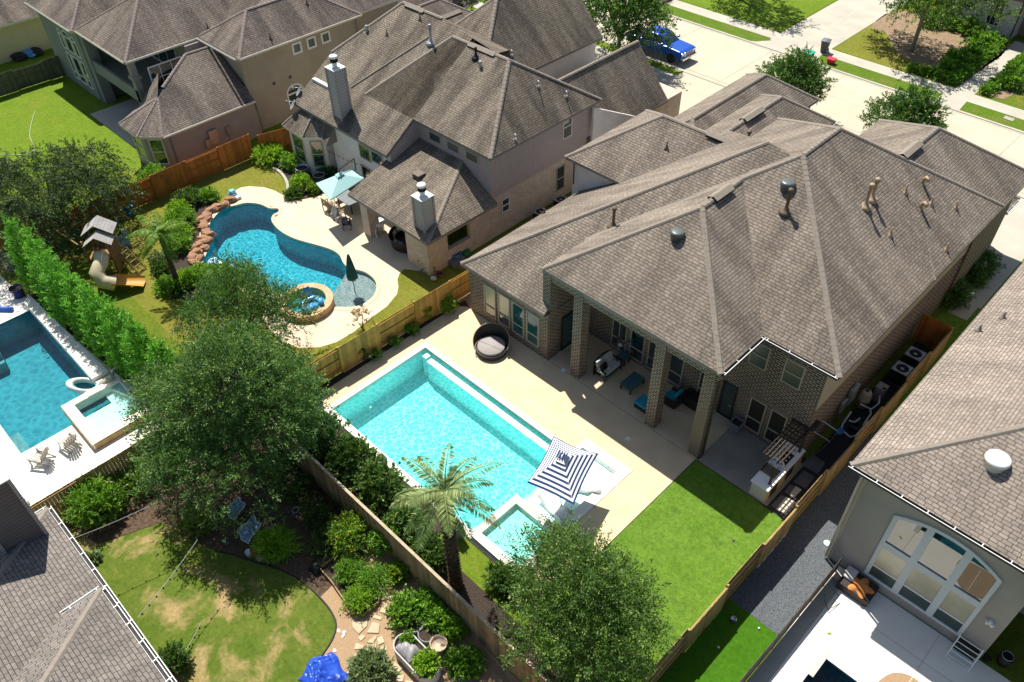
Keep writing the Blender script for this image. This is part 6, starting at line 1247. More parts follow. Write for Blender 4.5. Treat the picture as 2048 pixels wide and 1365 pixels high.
# outdoor kitchen and pergola
k = thing('outdoor_kitchen', 'white outdoor kitchen counter with steel grill beside the gravel strip', 'outdoor kitchen', (-7.6, 24, 0)); b = MB(); b.box(-7.96, -7.2, 22.5, 25.5, .0, .88); b.build('cabinet', [mat('kitchen_render', (.62, .60, .56), rough=.8)], k); b = MB(); b.box(-8.03, -7.14, 22.42, 25.58, .883, .95); b.build('countertop', M['white'], k, bevel=.01)
b = MB(); b.box(-7.2, -7.17, 22.52, 25.5, 0, .87); b.build('side_cladding', M['beige_panel'], k)
for y in (22.8, 24.1): b = MB(); b.box(-7.168, -7.15, y, y+.6, .1, .7); b.build('cabinet_door', M['dark'], k)
b = MB(); b.box(-8.02, -7.3, 23.15, 23.75, .95, 1.0); b.box(-8.05, -7.95, 23.15, 23.75, .75, 1.0); b.build('grill', M['metal'], k, bevel=.01)
b = MB(); b.grid(8, 6, lambda u, v: (-7.95+.62*u, 23.82+.22*math.sin(v*1.5), 1.02+.34*v*math.sin(math.pi*min(1, u*.9+.08))**.5)); b.build('grill_hood', M['galv'], k, True)
b = MB(); b.box(-7.75, -7.35, 24.05, 24.95, .952, .97); b.build('sink_recess', M['dark'], k); b = MB(); b.box(-7.85, -7.77, 24.0, 25.0, .952, 1.08); b.build('bar_ledge', mat('tan_ledge', (.50, .40, .24), rough=.8), k)
g_ = thing('pergola', 'small dark brown slatted pergola over the outdoor kitchen', 'pergola', (-7.6, 24.5, 0)); M['pergola'] = mat('dark_stained_timber', (.055, .042, .036), (.035, .027, .023), 5, .7)
for y in (22.82, 25.3): b = MB(); b.beam((-7.32, y, .951), (-7.32, y, 2.2), .1, .1); b.build('post', M['pergola'], g_)
b = MB()
for i in range(6): x = -8.08+i*.165; b.box(x, x+.045, 22.95, 26.2, 2.29, 2.36)
b.build('rafter', M['pergola'], g_); b = MB()
for i in range(13): y = 23.05+i*.26; b.box(-8.2, -7.1, y, y+.04, 2.235, 2.285)
b.build('slat', M['pergola'], g_); b = MB()
for i in range(9): y = 25.42+i*.09; b.box(-8.15, -7.1, y, y+.05, 2.37, 2.41)
for x in (-7.37, -7.27): b.box(x, x+.03, 22.7, 26.2, 2.16, 2.23)
b.build('beam', M['pergola'], g_)
# side strip machinery
def ac(label, x, y, s=.4, h=.9, group='air conditioning units'):
    r = thing('air_conditioner', label, 'air conditioner', (0, 0, 0), group=group); b = MB(); b.box(-s+.02, s-.02, -s+.02, s-.02, .05, h-.06); b.build('cabinet', M['dark'], r); b = MB(); n = 24
    C_ = [(.31*math.cos(2*math.pi*i/n)*s/.4, .31*math.sin(2*math.pi*i/n)*s/.4) for i in range(n)]; b.ring(rect(-s, s, -s, s), C_, h-.06, h); b.build('top_frame', M['galv'], r); b = MB()
    for i in range(4): a = i*math.pi/2+.4; b.face([(.05*math.cos(a), .05*math.sin(a), h-.09), (.29*math.cos(a-.3), .29*math.sin(a-.3), h-.13), (.29*math.cos(a+.4), .29*math.sin(a+.4), h-.07)])
    b.lathe([(.09, h-.1), (.09, h-.03), (.001, h-.03)], (0, 0, 0), 12); b.build('fan', M['galv'], r); b = MB(); b.box(-s+.03, s-.03, -s+.03, s-.03, 0, .05); b.build('base', M['conc'], r); r.location = (x, y, .02); return r
ac1 = ac('square air conditioner on the gravel strip, the one nearer the pool filter', -6.4, 33.6); dup(ac1, (-6.4, 35.05, .02), .0, 'square air conditioner on the gravel strip, the one nearer the orange-brown fence')
ac2 = dup(ac1, (-28.9, 31.2, .02), .2, 'air conditioner in the side passage between the two big houses, nearer the gardens', .95); dup(ac1, (-28.9, 33.1, .02), .1, 'air conditioner in the side passage between the two big houses, further back', .95)
f = thing('pool_filter', 'tan pool filter tank with white pipes on the gravel strip', 'pool filter', (-6.85, 30.7, 0)); b = MB(); b.lathe([(.24, .08), (.28, .12), (.28, .55), (.295, .56), (.295, .62), (.28, .63), (.27, .98), (.2, 1.12), (.001, 1.15)], (-6.85, 30.7, 0), 24); b.build('tank', mat('filter_tan', (.42, .35, .24), rough=.45), f, True); b = MB(); b.box(-6.93, -6.77, 30.65, 30.75, 1.14, 1.2); b.tube([(-6.85, 30.75, 1.15), (-6.85, 31.0, 1.35)], .02, 6); b.build('valve', M['black'], f)
h = thing('pool_heater', 'grey box pool heater beside the tan filter tank', 'heater', (-6.5, 31.68, 0)); b = MB(); b.box(-6.76, -6.27, 31.43, 31.93, .05, 1.0); b.build('cabinet', mat('heater_grey', (.28, .26, .25), rough=.5), h, bevel=.02); b = MB(); b.box(-6.45, -6.3, 31.5, 31.62, 1.0, 1.03); b.build('panel', M['black'], h)
pp = thing('pool_pump', 'white pool pipework with black pump on the dark gravel', 'pool pump', (-6.5, 29.3, 0)); b = MB()
for P in ([(-6.8, 28.5, .25), (-6.25, 28.35, .25), (-6.1, 28.6, .25), (-6.1, 29.8, .3)], [(-6.85, 30.3, .55), (-6.3, 30.35, .55), (-6.2, 30.9, .6), (-6.4, 31.4, .6)], [(-6.8, 28.5, .25), (-6.9, 28.9, .25), (-6.9, 29.5, .6)], [(-6.15, 29.4, .3), (-6.2, 30.2, .4), (-6.35, 30.35, .55)], [(-6.75, 29.1, .4), (-6.5, 29.2, .4), (-6.45, 29.6, .4)]): b.tube(P, .04, 8)
b.build('pipe', M['white'], pp); b = MB(); b.lathe([(.13, 0), (.15, .1), (.15, .3), (.001, .34)], (-6.5, 29.4, .05), 14); b.box(-6.6, -6.2, 28.9, 29.1, .05, .3); b.build('pump', M['black'], pp)
b = MB(); b.box(-7.3, -7.12, 29.4, 30.1, .9, 1.9, 0); b.box(-7.3, -7.16, 28.75, 29.25, .8, 1.5, 0); b.tube([(-7.22, 29.0, .8), (-7.2, 29.0, .05)], .03, 6); b.tube([(-7.22, 29.7, 1.9), (-7.22, 29.7, 2.6)], .03, 6); tag(b.build('electric_panel', M['galv'], loc=(-7.3, 29.5, 0), bevel=.015), 'grey electric panel boxes mounted on the brick side wall', 'electric panel')
n_ = thing('pool_net', 'blue leaf net on a long pole resting by the side wall', 'pool net', (-6.6, 27.2, 0)); p1, p2, p3 = at(1617, 920, .1), at(1648, 868, 1.2), at(1676, 862, 1.3); b = MB(); b.tube([at(1618, 920, .1), at(1660, 884, .9), at(1676, 862, 1.25)], .016, 6); b.tube([at(1625, 862, 1.5), at(1660, 884, 1.1)], .016, 6); b.tube([at(1645, 842, 1.5), at(1674, 862, 1.3)], .014, 6); b.build('pole', M['metal'], n_); b = MB(); c = at(1680, 863, 1.25); b.lathe([(.001, 0), (.2, .0), (.22, .02), (.2, .03), (.001, .012)], tuple(c), 16, sx=.75, sy=1.1); b.build('net', mat('blue_net', (.01, .12, .28), rough=.6), n_)
for i, q in enumerate(((1948, 572), (1940, 583))): p = at(*q, .1); b = MB(); b.grid(6, 6, lambda u, v: (p.x-.25+.5*u, p.y-.3+.6*v, .04+.22*math.sin(math.pi*u)*math.sin(math.pi*v)+.02*math.sin(9*u+5*v))); tag(b.build('sack', M['white'], loc=tuple(p), smooth=True), 'white sack lying by the round bushes, ' + ('further' if i == 0 else 'nearer') + ' one', 'sack', 'white sacks beside the bushes')
# ================================================================== FREEFORM POOL GARDEN THINGS
# boards round the patio table
t = thing('dining_table', 'dark patio dining table under the aqua cantilever parasol', 'table', (-39.0, 23.9, 0)); b = MB(); b.box(-39.9, -38.2, 23.35, 24.45, .70, .75); b.build('tabletop', M['zinc'], t); b = MB()
for x in (-39.75, -38.35):
    for y in (23.5, 24.3): b.box(x-.04, x+.04, y-.04, y+.04, 0, .7)
b.build('leg_frame', M['black'], t)
M['teak'] = mat('worn_teak', (.27, .20, .13), (.19, .14, .09), 5, .8)
def chair(label, x, y, rz, mt, group='dining chairs round the patio table'):
    r = thing('patio_chair', label, 'chair', (0, 0, 0), group=group); b = MB(); b.box(-.24, .24, -.24, .24, .40, .44); b.build('seat', M[mt], r); b = MB()
    for i in range(5): b.box(-.22+.1*i, -.18+.1*i, -.27, -.24, .44, .92)
    b.box(-.25, .25, -.275, -.235, .86, .94); b.build('backrest', M[mt], r)
    for sx in (-.23, .23):
        for sy in (-.23, .23): b = MB(); b.box(sx-.022, sx+.022, sy-.022, sy+.022, 0, .64 if sy > 0 else .9); b.build('leg', M[mt], r)
        b = MB(); b.box(sx-.03, sx+.03, -.24, .24, .62, .65); b.build('armrest', M[mt], r)
    r.location = (x, y, 0); r.rotation_euler = (0, 0, rz); return r
c0 = chair('teak patio chair at the outer table corner nearest the pool', -39.9, 22.75, 0.1, 'teak')
for x, y, rz, l in ((-39.25, 22.75, -.05, 'teak patio chair in the middle of the poolside row at the table'), (-38.6, 22.75, .05, 'teak patio chair hung with a patterned towel'), (-40.3, 23.9, -1.57, 'teak patio chair at the table end by the planted bed'), (-39.5, 25.0, 3.1, 'teak patio chair on the house side of the table')): dup(c0, (x, y, 0), rz, l)
chair('dark lounge chair with a crumpled purple print beside the patio column', -37.3, 22.35, .9, 'black', None)
def cloth(name, label, cat, p, w, h, mt, dx=(1, 0)):
    b = MB(); d = Vector((*dx, 0)).normalized(); n = Vector((-d.y, d.x, 0)); p = Vector(p); b.grid(8, 8, lambda u, v: p+d*w*(u-.5+.05*math.sin(7*v))-n*(.06*math.sin(9*u)*v+.15*v)-Vector((0, 0, h*v*(1-.12*math.sin(5*u))))); return tag(b.build(name, M[mt], loc=tuple(p), smooth=True), label, cat)
M['towel'] = mat('grey_print_towel', (.55, .55, .58), (.16, .17, .24), 5, .95); M['towel2'] = mat('purple_print_towel', (.20, .12, .24), (.55, .52, .58), 7, .95)
cloth('towel', 'pale patterned towel hanging over the back of a teak patio chair', 'towel', (-38.6, 22.45, .98), .55, .8, 'towel'); cloth('towel', 'purple printed towel over the dark lounge chair by the column', 'towel', (-37.35, 22.2, .96), .5, .75, 'towel2', (.7, .7))
b = MB(); b.grid(8, 8, lambda u, v: (-38.8+.45*u, 24.0+.35*v, .76+.12*math.sin(3*u)*math.sin(3*v)+.03*math.sin(11*u+7*v))); tag(b.build('bag', mat('blue_grey_cloth', (.25, .32, .42), (.4, .45, .52), 6, .8), loc=(-38.6, 24.2, .75), smooth=True), 'crumpled blue-grey cloth bag on the patio dining table', 'bag')
M['aqua'] = mat('aqua_canvas', (.36, .60, .58), rough=.85)
P_ = thing('cantilever_parasol', 'large square aqua cantilever parasol over the patio dining table', 'parasol', (-38.9, 24.6, 0)); ac_ = [Vector((-39.45, 21.95, 2.45)), Vector((-37.45, 21.4, 2.45)), Vector((-37.3, 24.3, 2.45)), Vector((-39.2, 24.75, 2.45))]; ac_ = [Vector((*at(*q, 2.5)[:2], 2.5)) for q in ((632, 367), (661, 400), (728, 357), (708, 337))]; cc = sum(ac_, Vector())/4; apx_ = cc+Vector((0, 0, .6)); b = MB()
for i in range(4): b.face([ac_[i], ac_[(i+1) % 4], apx_]); b.face([ac_[i], ac_[(i+1) % 4], ac_[(i+1) % 4]-Vector((0, 0, .07)), ac_[i]-Vector((0, 0, .07))])
b.build('canopy', M['aqua'], P_); b = MB()
for i in range(4): q = [apx_+Vector((0, 0, .12)), apx_.lerp(ac_[i], .2)+Vector((0, 0, .08)), apx_.lerp(ac_[(i+1) % 4], .2)+Vector((0, 0, .08))]; b.face(q)
b.build('vent_cap', M['aqua'], P_); b = MB(); m = Vector((cc.x-1.1, cc.y+1.9, 0)); b.tube([m, m+Vector((0, 0, 2.9)), apx_+Vector((0, 0, .3)), apx_], .035, 8); b.box(m.x-.4, m.x+.4, m.y-.4, m.y+.4, .012, .1); b.build('mast', M['black'], P_)
P2_ = thing('closed_parasol', 'folded dark teal parasol standing on the shallow grey ledge', 'parasol', tuple(at(711, 588, -.27))); q = at(711, 588, -.27); b = MB(); b.tube([q, q+Vector((0, 0, 2.75))], .025, 8); b.build('pole', M['black'], P2_); b = MB(); n = 24
prof = [(.04, 2.85), (.07, 2.75), (.15, 2.3), (.23, 1.7), (.28, 1.25), (.22, 1.1)]
for i in range(len(prof)-1):
    for k2 in range(n):
        def pt(j, k3): a = 2*math.pi*k3/n; r = prof[j][0]*(1+(.22 if k3 % 3 == 0 else -.1)); return q+Vector((math.cos(a)*r, math.sin(a)*r, prof[j][1]))
        b.face([pt(i, k2), pt(i+1, k2), pt(i+1, (k2+1) % n), pt(i, (k2+1) % n)])
b.build('canopy', mat('dark_teal_canvas', (.008, .085, .08), rough=.8), P2_)
# patio round things
w_ = thing('side_drum', 'round white drum table with a drooping cloth under the patio roof', 'drum table', (-35.0, 23.7, 0)); q = at(759, 462, 0); w_.location = (q.x, q.y, 0); b = MB(); b.lathe([(.33, 0), (.36, .55), (.40, .56), (.40, .72), (.37, .75), (.001, .77)], tuple(q), 24); b.build('drum', M['white'], w_, True); b = MB(); b.tube([q+Vector((.2, -.38, .5)), q+Vector((.3, -.5, .2)), q+Vector((.55, -.6, .03))], .05, 6); b.build('cloth', M['white'], w_)
s_ = at(800, 485, 0); r_ = thing('round_sofa', 'round dark wicker sofa with pale back cushions deep in the patio shade', 'sofa', tuple(s_)); b = MB()
b.grid(24, 4, lambda u, v: (s_.x+.5+math.cos(2.0+3.6*u)*(1.05+.12*v), s_.y+.3+math.sin(2.0+3.6*u)*(1.05+.12*v), .05+.75*v)); b.build('backrest', W_, r_, True); b = MB(); b.lathe([(1.0, .05), (1.02, .35), (.001, .36)], (s_.x+.5, s_.y+.3, 0), 30); b.build('frame', W_, r_, True)
for i in range(5): a = 2.25+.62*i; b = MB(); b.grid(5, 5, lambda u, v: (s_.x+.5+math.cos(a+.5*u)*(.92-.13*math.sin(math.pi*v)), s_.y+.3+math.sin(a+.5*u)*(.92-.13*math.sin(math.pi*v)), .4+.4*v)); b.build('cushion', M['linen'], r_, True)
# string light
def lights(label, a, c, sag, nb, wire='black', mid=None, r=.007):
    root = thing('string_light', label, 'string light', tuple(a)); a, c = Vector(a), Vector(c); P = [a.lerp(c, i/20)-Vector((0, 0, sag*4*(i/20)*(1-i/20))) for i in range(21)]; b = MB(); b.tube(P, r, 5); b.build('wire', M[wire], root)
    for i in range(nb):
        t = (i+.5)/nb; p = a.lerp(c, t)-Vector((0, 0, sag*4*t*(1-t))); b = MB(); b.lathe([(.012, 0), (.022, -.05), (.035, -.09), (.02, -.13), (.001, -.135)], tuple(p), 8); b.build('bulb', M['dark'], root, True)
    return root
lights('dark string of bulbs sagging across the white neighbour wall', aty(655, 300, 25.3), aty(726, 330, 25.3), .12, 8)
M['grey_wire'] = mat('grey_wire', (.32, .33, .30), rough=.6)
lights('string light wire across the lawn from the near house to the big oak', at(145, 1078, 2.6), at(340, 992, 2.6), .1, 7, 'grey_wire', r=.012); lights('string light wire from the near house gutter towards the yellow-green clump', at(275, 1235, 2.6), at(395, 1080, 2.6), .1, 9, 'grey_wire', r=.012); lights('short string light wire near the bottom edge over the dry lawn', at(372, 1300, 2.4), at(402, 1245, 2.4), .05, 3, 'grey_wire', r=.01)
# big tubs by the bay
def tub(label, q, r, h, mt, cat='tub', soil=True, name='planter_tub', z=0, group=None):
    p = at(*q, z); t = thing(name, label, cat, tuple(p), group=group); b = MB(); b.lathe([(r*.86, 0), (r*.93, h*.4), (r, h*.93), (r*1.05, h*.94), (r*1.05, h), (r*.93, h), (r*.9, h*.8), (.001 if not soil else r*.9, h*.8)], tuple(p), 22); b.build('pot', M[mt], t, True)
    if soil: b = MB(); b.lathe([(r*.91, h*.82), (.001, h*.84)], tuple(p), 16); b.build('soil', M['mulch'], t)
    return t
M['terracotta'] = mat('terracotta', (.34, .14, .075), (.27, .11, .06), 4, .8); M['blue_glaze'] = mat('cobalt_glaze', (.012, .018, .12), rough=.15, spec=.8); M['buff_pot'] = mat('buff_glaze', (.52, .40, .28), (.40, .30, .21), 3, .5)
tub('galvanised stock tub planter under the bay window', (607, 350), .45, .6, 'galv'); tub('galvanised tub planter right of the bay, under the window', (640, 362), .4, .5, 'galv'); tub('dark half-barrel planter below the bay window corner', (563, 332), .45, .35, 'dark')
tub('terracotta bowl on the ground by the golden fence corner', (880, 552), .22, .2, 'terracotta'); tub('cobalt blue glazed pot at the corner of the white pool paving', (40, 592), .36, .62, 'blue_glaze'); tub('large buff terracotta tub beside the planted stock tank', (879, 1300), .33, .55, 'buff_pot', soil=False); 
tub('brown terracotta pot in the dark bed, largest of three', (513, 1108), .2, .32, 'terracotta', soil=False, group='pots by the lime clump'); tub('white pot in the dark bed left of the brown one', (499, 1110), .14, .24, 'white', soil=False, group='pots by the lime clump'); tub('pale-rimmed terracotta pot in the dark bed, lowest of three', (522, 1120), .16, .24, 'buff_pot', soil=False, group='pots by the lime clump'); tub('small terracotta pot half under the white gutter', (352, 1345), .16, .22, 'terracotta'); tub('small grey pot at the edging below the wavy-edged panel', (454, 1087), .12, .2, 'cement_pot')
tub('wire-ringed tub planter left among the herbs by the weathered fence', (832, 1256), .35, .35, 'cement_pot'); tub('wire-ringed tub planter right among the herbs by the weathered fence', (856, 1275), .36, .35, 'cement_pot')
# toys and clutter round the corner of the patio
p = at(905, 522, 0); b = MB(); b.prism([(p.x-.75, p.y-.5), (p.x+.65, p.y-.5), (p.x+.65, p.y+.5), (p.x-.75, p.y+.5)], 0, .35); tag(b.build('garden_bench', M['zinc'], loc=tuple(p), bevel=.02), 'low grey box bench at the patio wall corner beside the golden fence', 'bench')
b = MB(); b.lathe([(.36, 0), (.42, .1), (.40, .2), (.30, .23), (.001, .12)], (p.x+.05, p.y+.2, .35), 24); tag(b.build('inflatable_ring', mat('dark_blue_vinyl', (.015, .04, .16), (.12, .2, .4), 4, .3), loc=(p.x, p.y, .35), smooth=True), 'dark blue inflatable ring lying on the grey box bench', 'inflatable ring')
p = at(915, 518, 0); b = MB(); b.lathe([(.32, 0), (.34, .25), (.25, .42), (.001, .46)], (p.x+.15, p.y+.55, 0), 18); tag(b.build('garden_toy', mat('green_plastic', (.012, .13, .03), rough=.35), loc=(p.x+.15, p.y+.55, 0), smooth=True), 'green plastic domed box against the patio wall', 'toy box')
p = at(868, 562, 0); b = MB(); b.lathe([(.13, 0), (.19, .12), (.16, .28), (.001, .34)], tuple(p), 14); tag(b.build('garden_ornament', M['galv'], loc=tuple(p), smooth=True), 'small grey rounded ornament on the shaded grass by the golden fence', 'ornament')
# swing set and playhouse
M['play_wood'] = mat('play_cedar', (.30, .17, .075), (.22, .12, .055), 4, .8); M['play_roof'] = mat('grey_play_roof', (.36, .345, .33), (.28, .27, .26), 3, .8); M['slide'] = mat('cream_plastic', (.62, .53, .36), rough=.4); M['slide_in'] = mat('orange_plastic', (.50, .26, .04), rough=.4)
pl = thing('playset', 'wooden playset tower with two stepped grey gable roofs', 'playset', (-43.6, 10.3, 0)); px_ = [-44.5, -42.7]; b = MB()
for x in (-44.4, -43.1):
    for y in (9.6, 10.9): b.box(x-.05, x+.05, y-.05, y+.05, 0, 2.7)
b.build('post', M['play_wood'], pl); b = MB(); b.box(-44.45, -43.05, 9.55, 10.95, 1.3, 1.38); b.build('deck', M['play_wood'], pl)
b = MB()
for i in range(9): x = -44.4+.15*i; b.box(x, x+.12, 10.93, 10.96, 1.4, 2.0)
for i in range(9): y = 9.6+.15*i; b.box(-43.07, -43.04, y, y+.12, .2, 2.0)
b.build('side_wall', M['play_wood'], pl)
def gab(x0, x1, y0, y1, z, h, nm):
    b = MB(); ym = (y0+y1)/2; n = 7
    for i in range(n):
        u0, u1 = i/n, (i+.96)/n
        for ya, yb in ((y0, ym), (y1, ym)):
            A = [(x0, ya+(yb-ya)*u, z+h*u+dz) for u in (u0, u1) for dz in (0,)]; b.solid([(x0, ya+(yb-ya)*u0, z+h*u0), (x1, ya+(yb-ya)*u0, z+h*u0), (x1, ya+(yb-ya)*u1, z+h*u1), (x0, ya+(yb-ya)*u1, z+h*u1), (x0, ya+(yb-ya)*u0, z+h*u0+.03), (x1, ya+(yb-ya)*u0, z+h*u0+.03), (x1, ya+(yb-ya)*u1, z+h*u1+.03), (x0, ya+(yb-ya)*u1, z+h*u1+.03)], [(3, 2, 1, 0), (4, 5, 6, 7), (0, 1, 5, 4), (1, 2, 6, 5), (2, 3, 7, 6), (3, 0, 4, 7)])
    b.build(nm, M['play_roof'], pl)
def gx(x0, x1, y0, y1, z, h):
    b = MB(); xm = (x0+x1)/2; n = 6
    for i in range(n):
        u0, u1 = i/n, (i+.96)/n
        for xa in (x0, x1):
            f = lambda u: xa+(xm-xa)*u
            b.solid([(f(u0), y0, z+h*u0), (f(u0), y1, z+h*u0), (f(u1), y1, z+h*u1), (f(u1), y0, z+h*u1), (f(u0), y0, z+h*u0+.03), (f(u0), y1, z+h*u0+.03), (f(u1), y1, z+h*u1+.03), (f(u1), y0, z+h*u1+.03)], [(3, 2, 1, 0), (4, 5, 6, 7), (0, 1, 5, 4), (1, 2, 6, 5), (2, 3, 7, 6), (3, 0, 4, 7)])
    b.build('roof', M['play_roof'], pl)
gx(-44.55, -42.75, 10.1, 11.2, 2.7, .62); gx(-44.35, -42.75, 9.35, 10.2, 2.45, .55)
b = MB(); b.tube([(-44.7, 9.75, 2.4), (-46.7, 11.9, 2.2), (-46.7, 12.0, 2.2)], .05, 6); b.build('swing_beam', M['play_wood'], pl)
sd_ = [at(195, 500, 1.6), at(196, 510, 1.45), at(190, 526, 1.1), at(200, 540, .7), at(222, 548, .4), at(243, 562, .25)]
b = MB(); b.tube([Vector((-43.6, 9.5, 1.75)), Vector((-43.55, 9.0, 1.6)), Vector((-43.8, 8.5, 1.25)), Vector((-43.5, 8.15, .85)), Vector((-43.0, 8.3, .55))], [.40, .40, .41, .42, .45], 16, caps=False); b.build('tube_slide', M['slide'], pl, True)
b = MB(); b.grid(10, 10, lambda u, v: (-43.0+1.5*v, 8.3+.25*v+math.sin(2.9*(u-.5))*.48, .55-.42*v+.38*(1-math.cos(2.9*(u-.5)))*(1-.35*v))); b.build('slide_chute', M['slide_in'], pl, True)
b = MB(); a_ = Vector((-42.9, 10.2, 1.35)); e_ = Vector((-42.0, 9.6, 0)); b.beam(a_, e_, .06); b.beam(a_+Vector((.3, .5, 0)), e_+Vector((.3, .5, 0)), .06)
for i in range(5): b.beam(a_.lerp(e_, (i+.5)/5), a_.lerp(e_, (i+.5)/5)+Vector((.3, .5, 0)), .05)
b.build('ladder', M['play_wood'], pl)
pl.rotation_euler = (0, 0, math.radians(52)); pl.location = (-44.0, 10.1, 0)
p = at(237, 508, 0); b = MB(); b.beam((p.x-.3, p.y+.7, .02), (p.x-.45, p.y+.9, 1.1), .5, .03); b.beam((p.x+.2, p.y-.1, .02), (p.x, p.y+.2, 1.2), .45, .03); tag(b.build('toy_easel', mat('pale_blue_board', (.36, .5, .58), (.2, .3, .42), 4, .6), loc=tuple(p)), 'pale blue folding toy board leaning beside the playset', 'toy board')
p = at(248, 537, 0); b = MB(); b.box(p.x-.35, p.x+.3, p.y-.18, p.y+.18, .18, .42); b.lathe([(.15, -.07), (.17, 0), (.15, .07)], (p.x-.25, p.y-.22, .17), 14); b.lathe([(.15, -.07), (.17, 0), (.15, .07)], (p.x+.2, p.y-.22, .17), 14); b.box(p.x-.1, p.x+.1, p.y-.15, p.y+.15, .42, .62); tag(b.build('ride_on_toy', [mat('yellow_black_plastic', (.45, .30, .02), (.02, .02, .02), 5, .4)], loc=tuple(p), bevel=.03), 'black and yellow ride-on toy at the foot of the playset', 'toy car')
p = at(160, 500, 0); b = MB(); b.box(p.x-.25, p.x+.25, p.y-.25, p.y+.25, .35, .42); b.box(p.x-.28, p.x-.2, p.y-.25, p.y+.25, .35, .8)
for sx in (-.2, .2):
    for sy in (-.2, .2): b.box(p.x+sx-.03, p.x+sx+.03, p.y+sy-.03, p.y+sy+.03, 0, .35)
tag(b.build('toy_chair', mat('toy_green', (.05, .22, .06), rough=.4), loc=tuple(p)), 'small green plastic chair in the shade left of the playset', 'toy chair')
p = at(155, 470, 0); b = MB(); b.box(p.x-.5, p.x+.4, p.y-.35, p.y+.35, .4, .46); b.box(p.x-.45, p.x+.35, p.y-.3, p.y+.3, .0, .4); tag(b.build('toy_table', mat('toy_magenta', (.09, .02, .06), rough=.5), loc=tuple(p), bevel=.03), 'dark magenta toy table in the shade left of the playset', 'toy table')
p = at(262, 430, 0); b = MB(); b.box(p.x-.4, p.x+.4, p.y-.2, p.y+.2, .3, .36); b.box(p.x-.4, p.x+.4, p.y+.16, p.y+.22, .3, .75); b.beam((p.x-.5, p.y-.3, 0), (p.x-.3, p.y, .5), .07); b.beam((p.x+.5, p.y-.3, 0), (p.x+.3, p.y, .5), .07); tag(b.build('seesaw', mat('toy_blue', (.03, .18, .38), rough=.4), loc=tuple(p)), 'blue plastic seesaw by the red-stained fence', 'seesaw')
p = at(260, 415, 0); b = MB(); b.lathe([(.2, 0), (.26, .3), (.27, .31), (.22, .28), (.001, .25)], tuple(p), 14); tag(b.build('toy_bucket', mat('toy_red', (.45, .02, .03), rough=.4), loc=tuple(p)), 'red plastic tub behind the blue seesaw', 'toy bucket')
p = at(232, 442, 0); b = MB(); b.box(p.x-.5, p.x+.5, p.y-.16, p.y+.16, .05, .4); tag(b.build('toy_trough', mat('toy_dark_green', (.01, .1, .04), rough=.4), loc=tuple(p), bevel=.04), 'dark green plastic trough beside the playset roof', 'toy trough')
b = MB(); b.beam(at(224, 415, 1.9), at(277, 448, .05), .08); b.beam(at(224, 437, .9), at(252, 432, 1.2), .07); tag(b.build('swing_frame', M['play_wood'], loc=tuple(at(277, 448, 0))), 'brown timber swing brace slanting over the grass by the playset', 'swing frame')
b = MB(); b.beam(at(238, 489, .9), at(272, 508, .05), .05); tag(b.build('timber_pole', M['fence_pale'], loc=tuple(at(272, 508, 0))), 'pale timber pole leaning from the playset onto the grass', 'pole')
b = MB(); b.tube([at(424, 398, 0), at(419, 376, .9)], .02, 6); b.lathe([(.05, 0), (.06, .1), (.001, .16)], tuple(at(419, 376, .9)), 8); tag(b.build('path_light', M['black'], loc=tuple(at(424, 398, 0))), 'black garden torch standing by the top of the freeform pool', 'torch')
p = at(468, 394, 0); b = MB(); b.prism([(p.x-.3, p.y-.25), (p.x+.15, p.y-.25), (p.x+.15, p.y+.25), (p.x-.3, p.y+.25)], .02, .3); b.prism([(p.x-.25, p.y-.2), (p.x+.1, p.y-.2), (p.x+.1, p.y+.2), (p.x-.25, p.y+.2)], .3, .5); tag(b.build('pool_toy', mat('bright_aqua_vinyl', (.05, .45, .6), (.5, .7, .75), 3, .3), loc=tuple(p), bevel=.08), 'bright aqua pool toy heap on the deck above the freeform pool', 'pool toy'); b = MB(); p = at(476, 398, 0); b.box(p.x-.1, p.x+.18, p.y-.2, p.y+.2, .02, .22); tag(b.build('pool_bag', M['white'], loc=tuple(p), bevel=.06), 'white bag beside the aqua pool toys on the deck', 'bag')
def torus(b, c, R, r, sx=1, sy=1, rz=0, n=28, m=10, mt=None):
    b.grid(n, m, lambda u, v: (lambda X, Y: (c[0]+X*math.cos(rz)-Y*math.sin(rz), c[1]+X*math.sin(rz)+Y*math.cos(rz), c[2]+r*math.sin(2*math.pi*v)))((R+r*math.cos(2*math.pi*v))*math.cos(2*math.pi*u)*sx, (R+r*math.cos(2*math.pi*v))*math.sin(2*math.pi*u)*sy), mt)
fl = thing('pool_float', 'white oval pool float with a blue sling and clear pillow, by the boulder rim', 'pool float', tuple(at(430, 535, -.05))); p = at(442, 534, -.03); b = MB(); torus(b, p, .55, .1, 1.35, .62, .5); b.build('ring', M['white'], fl, True); b = MB(); b.grid(5, 5, lambda u, v: p+Vector((-.65+.55*u, -.4+.5*v+.2*u, .1+.05*math.sin(3*u)))); b.build('sling', mat('pale_blue_vinyl', (.22, .46, .68), rough=.3), fl, True); b = MB(); torus(b, (p.x-.75, p.y-.1, .02), .16, .13, 1, 1.3, .5); b.build('pillow', mat('clear_blue_vinyl', (.30, .48, .58), rough=.2), fl, True)
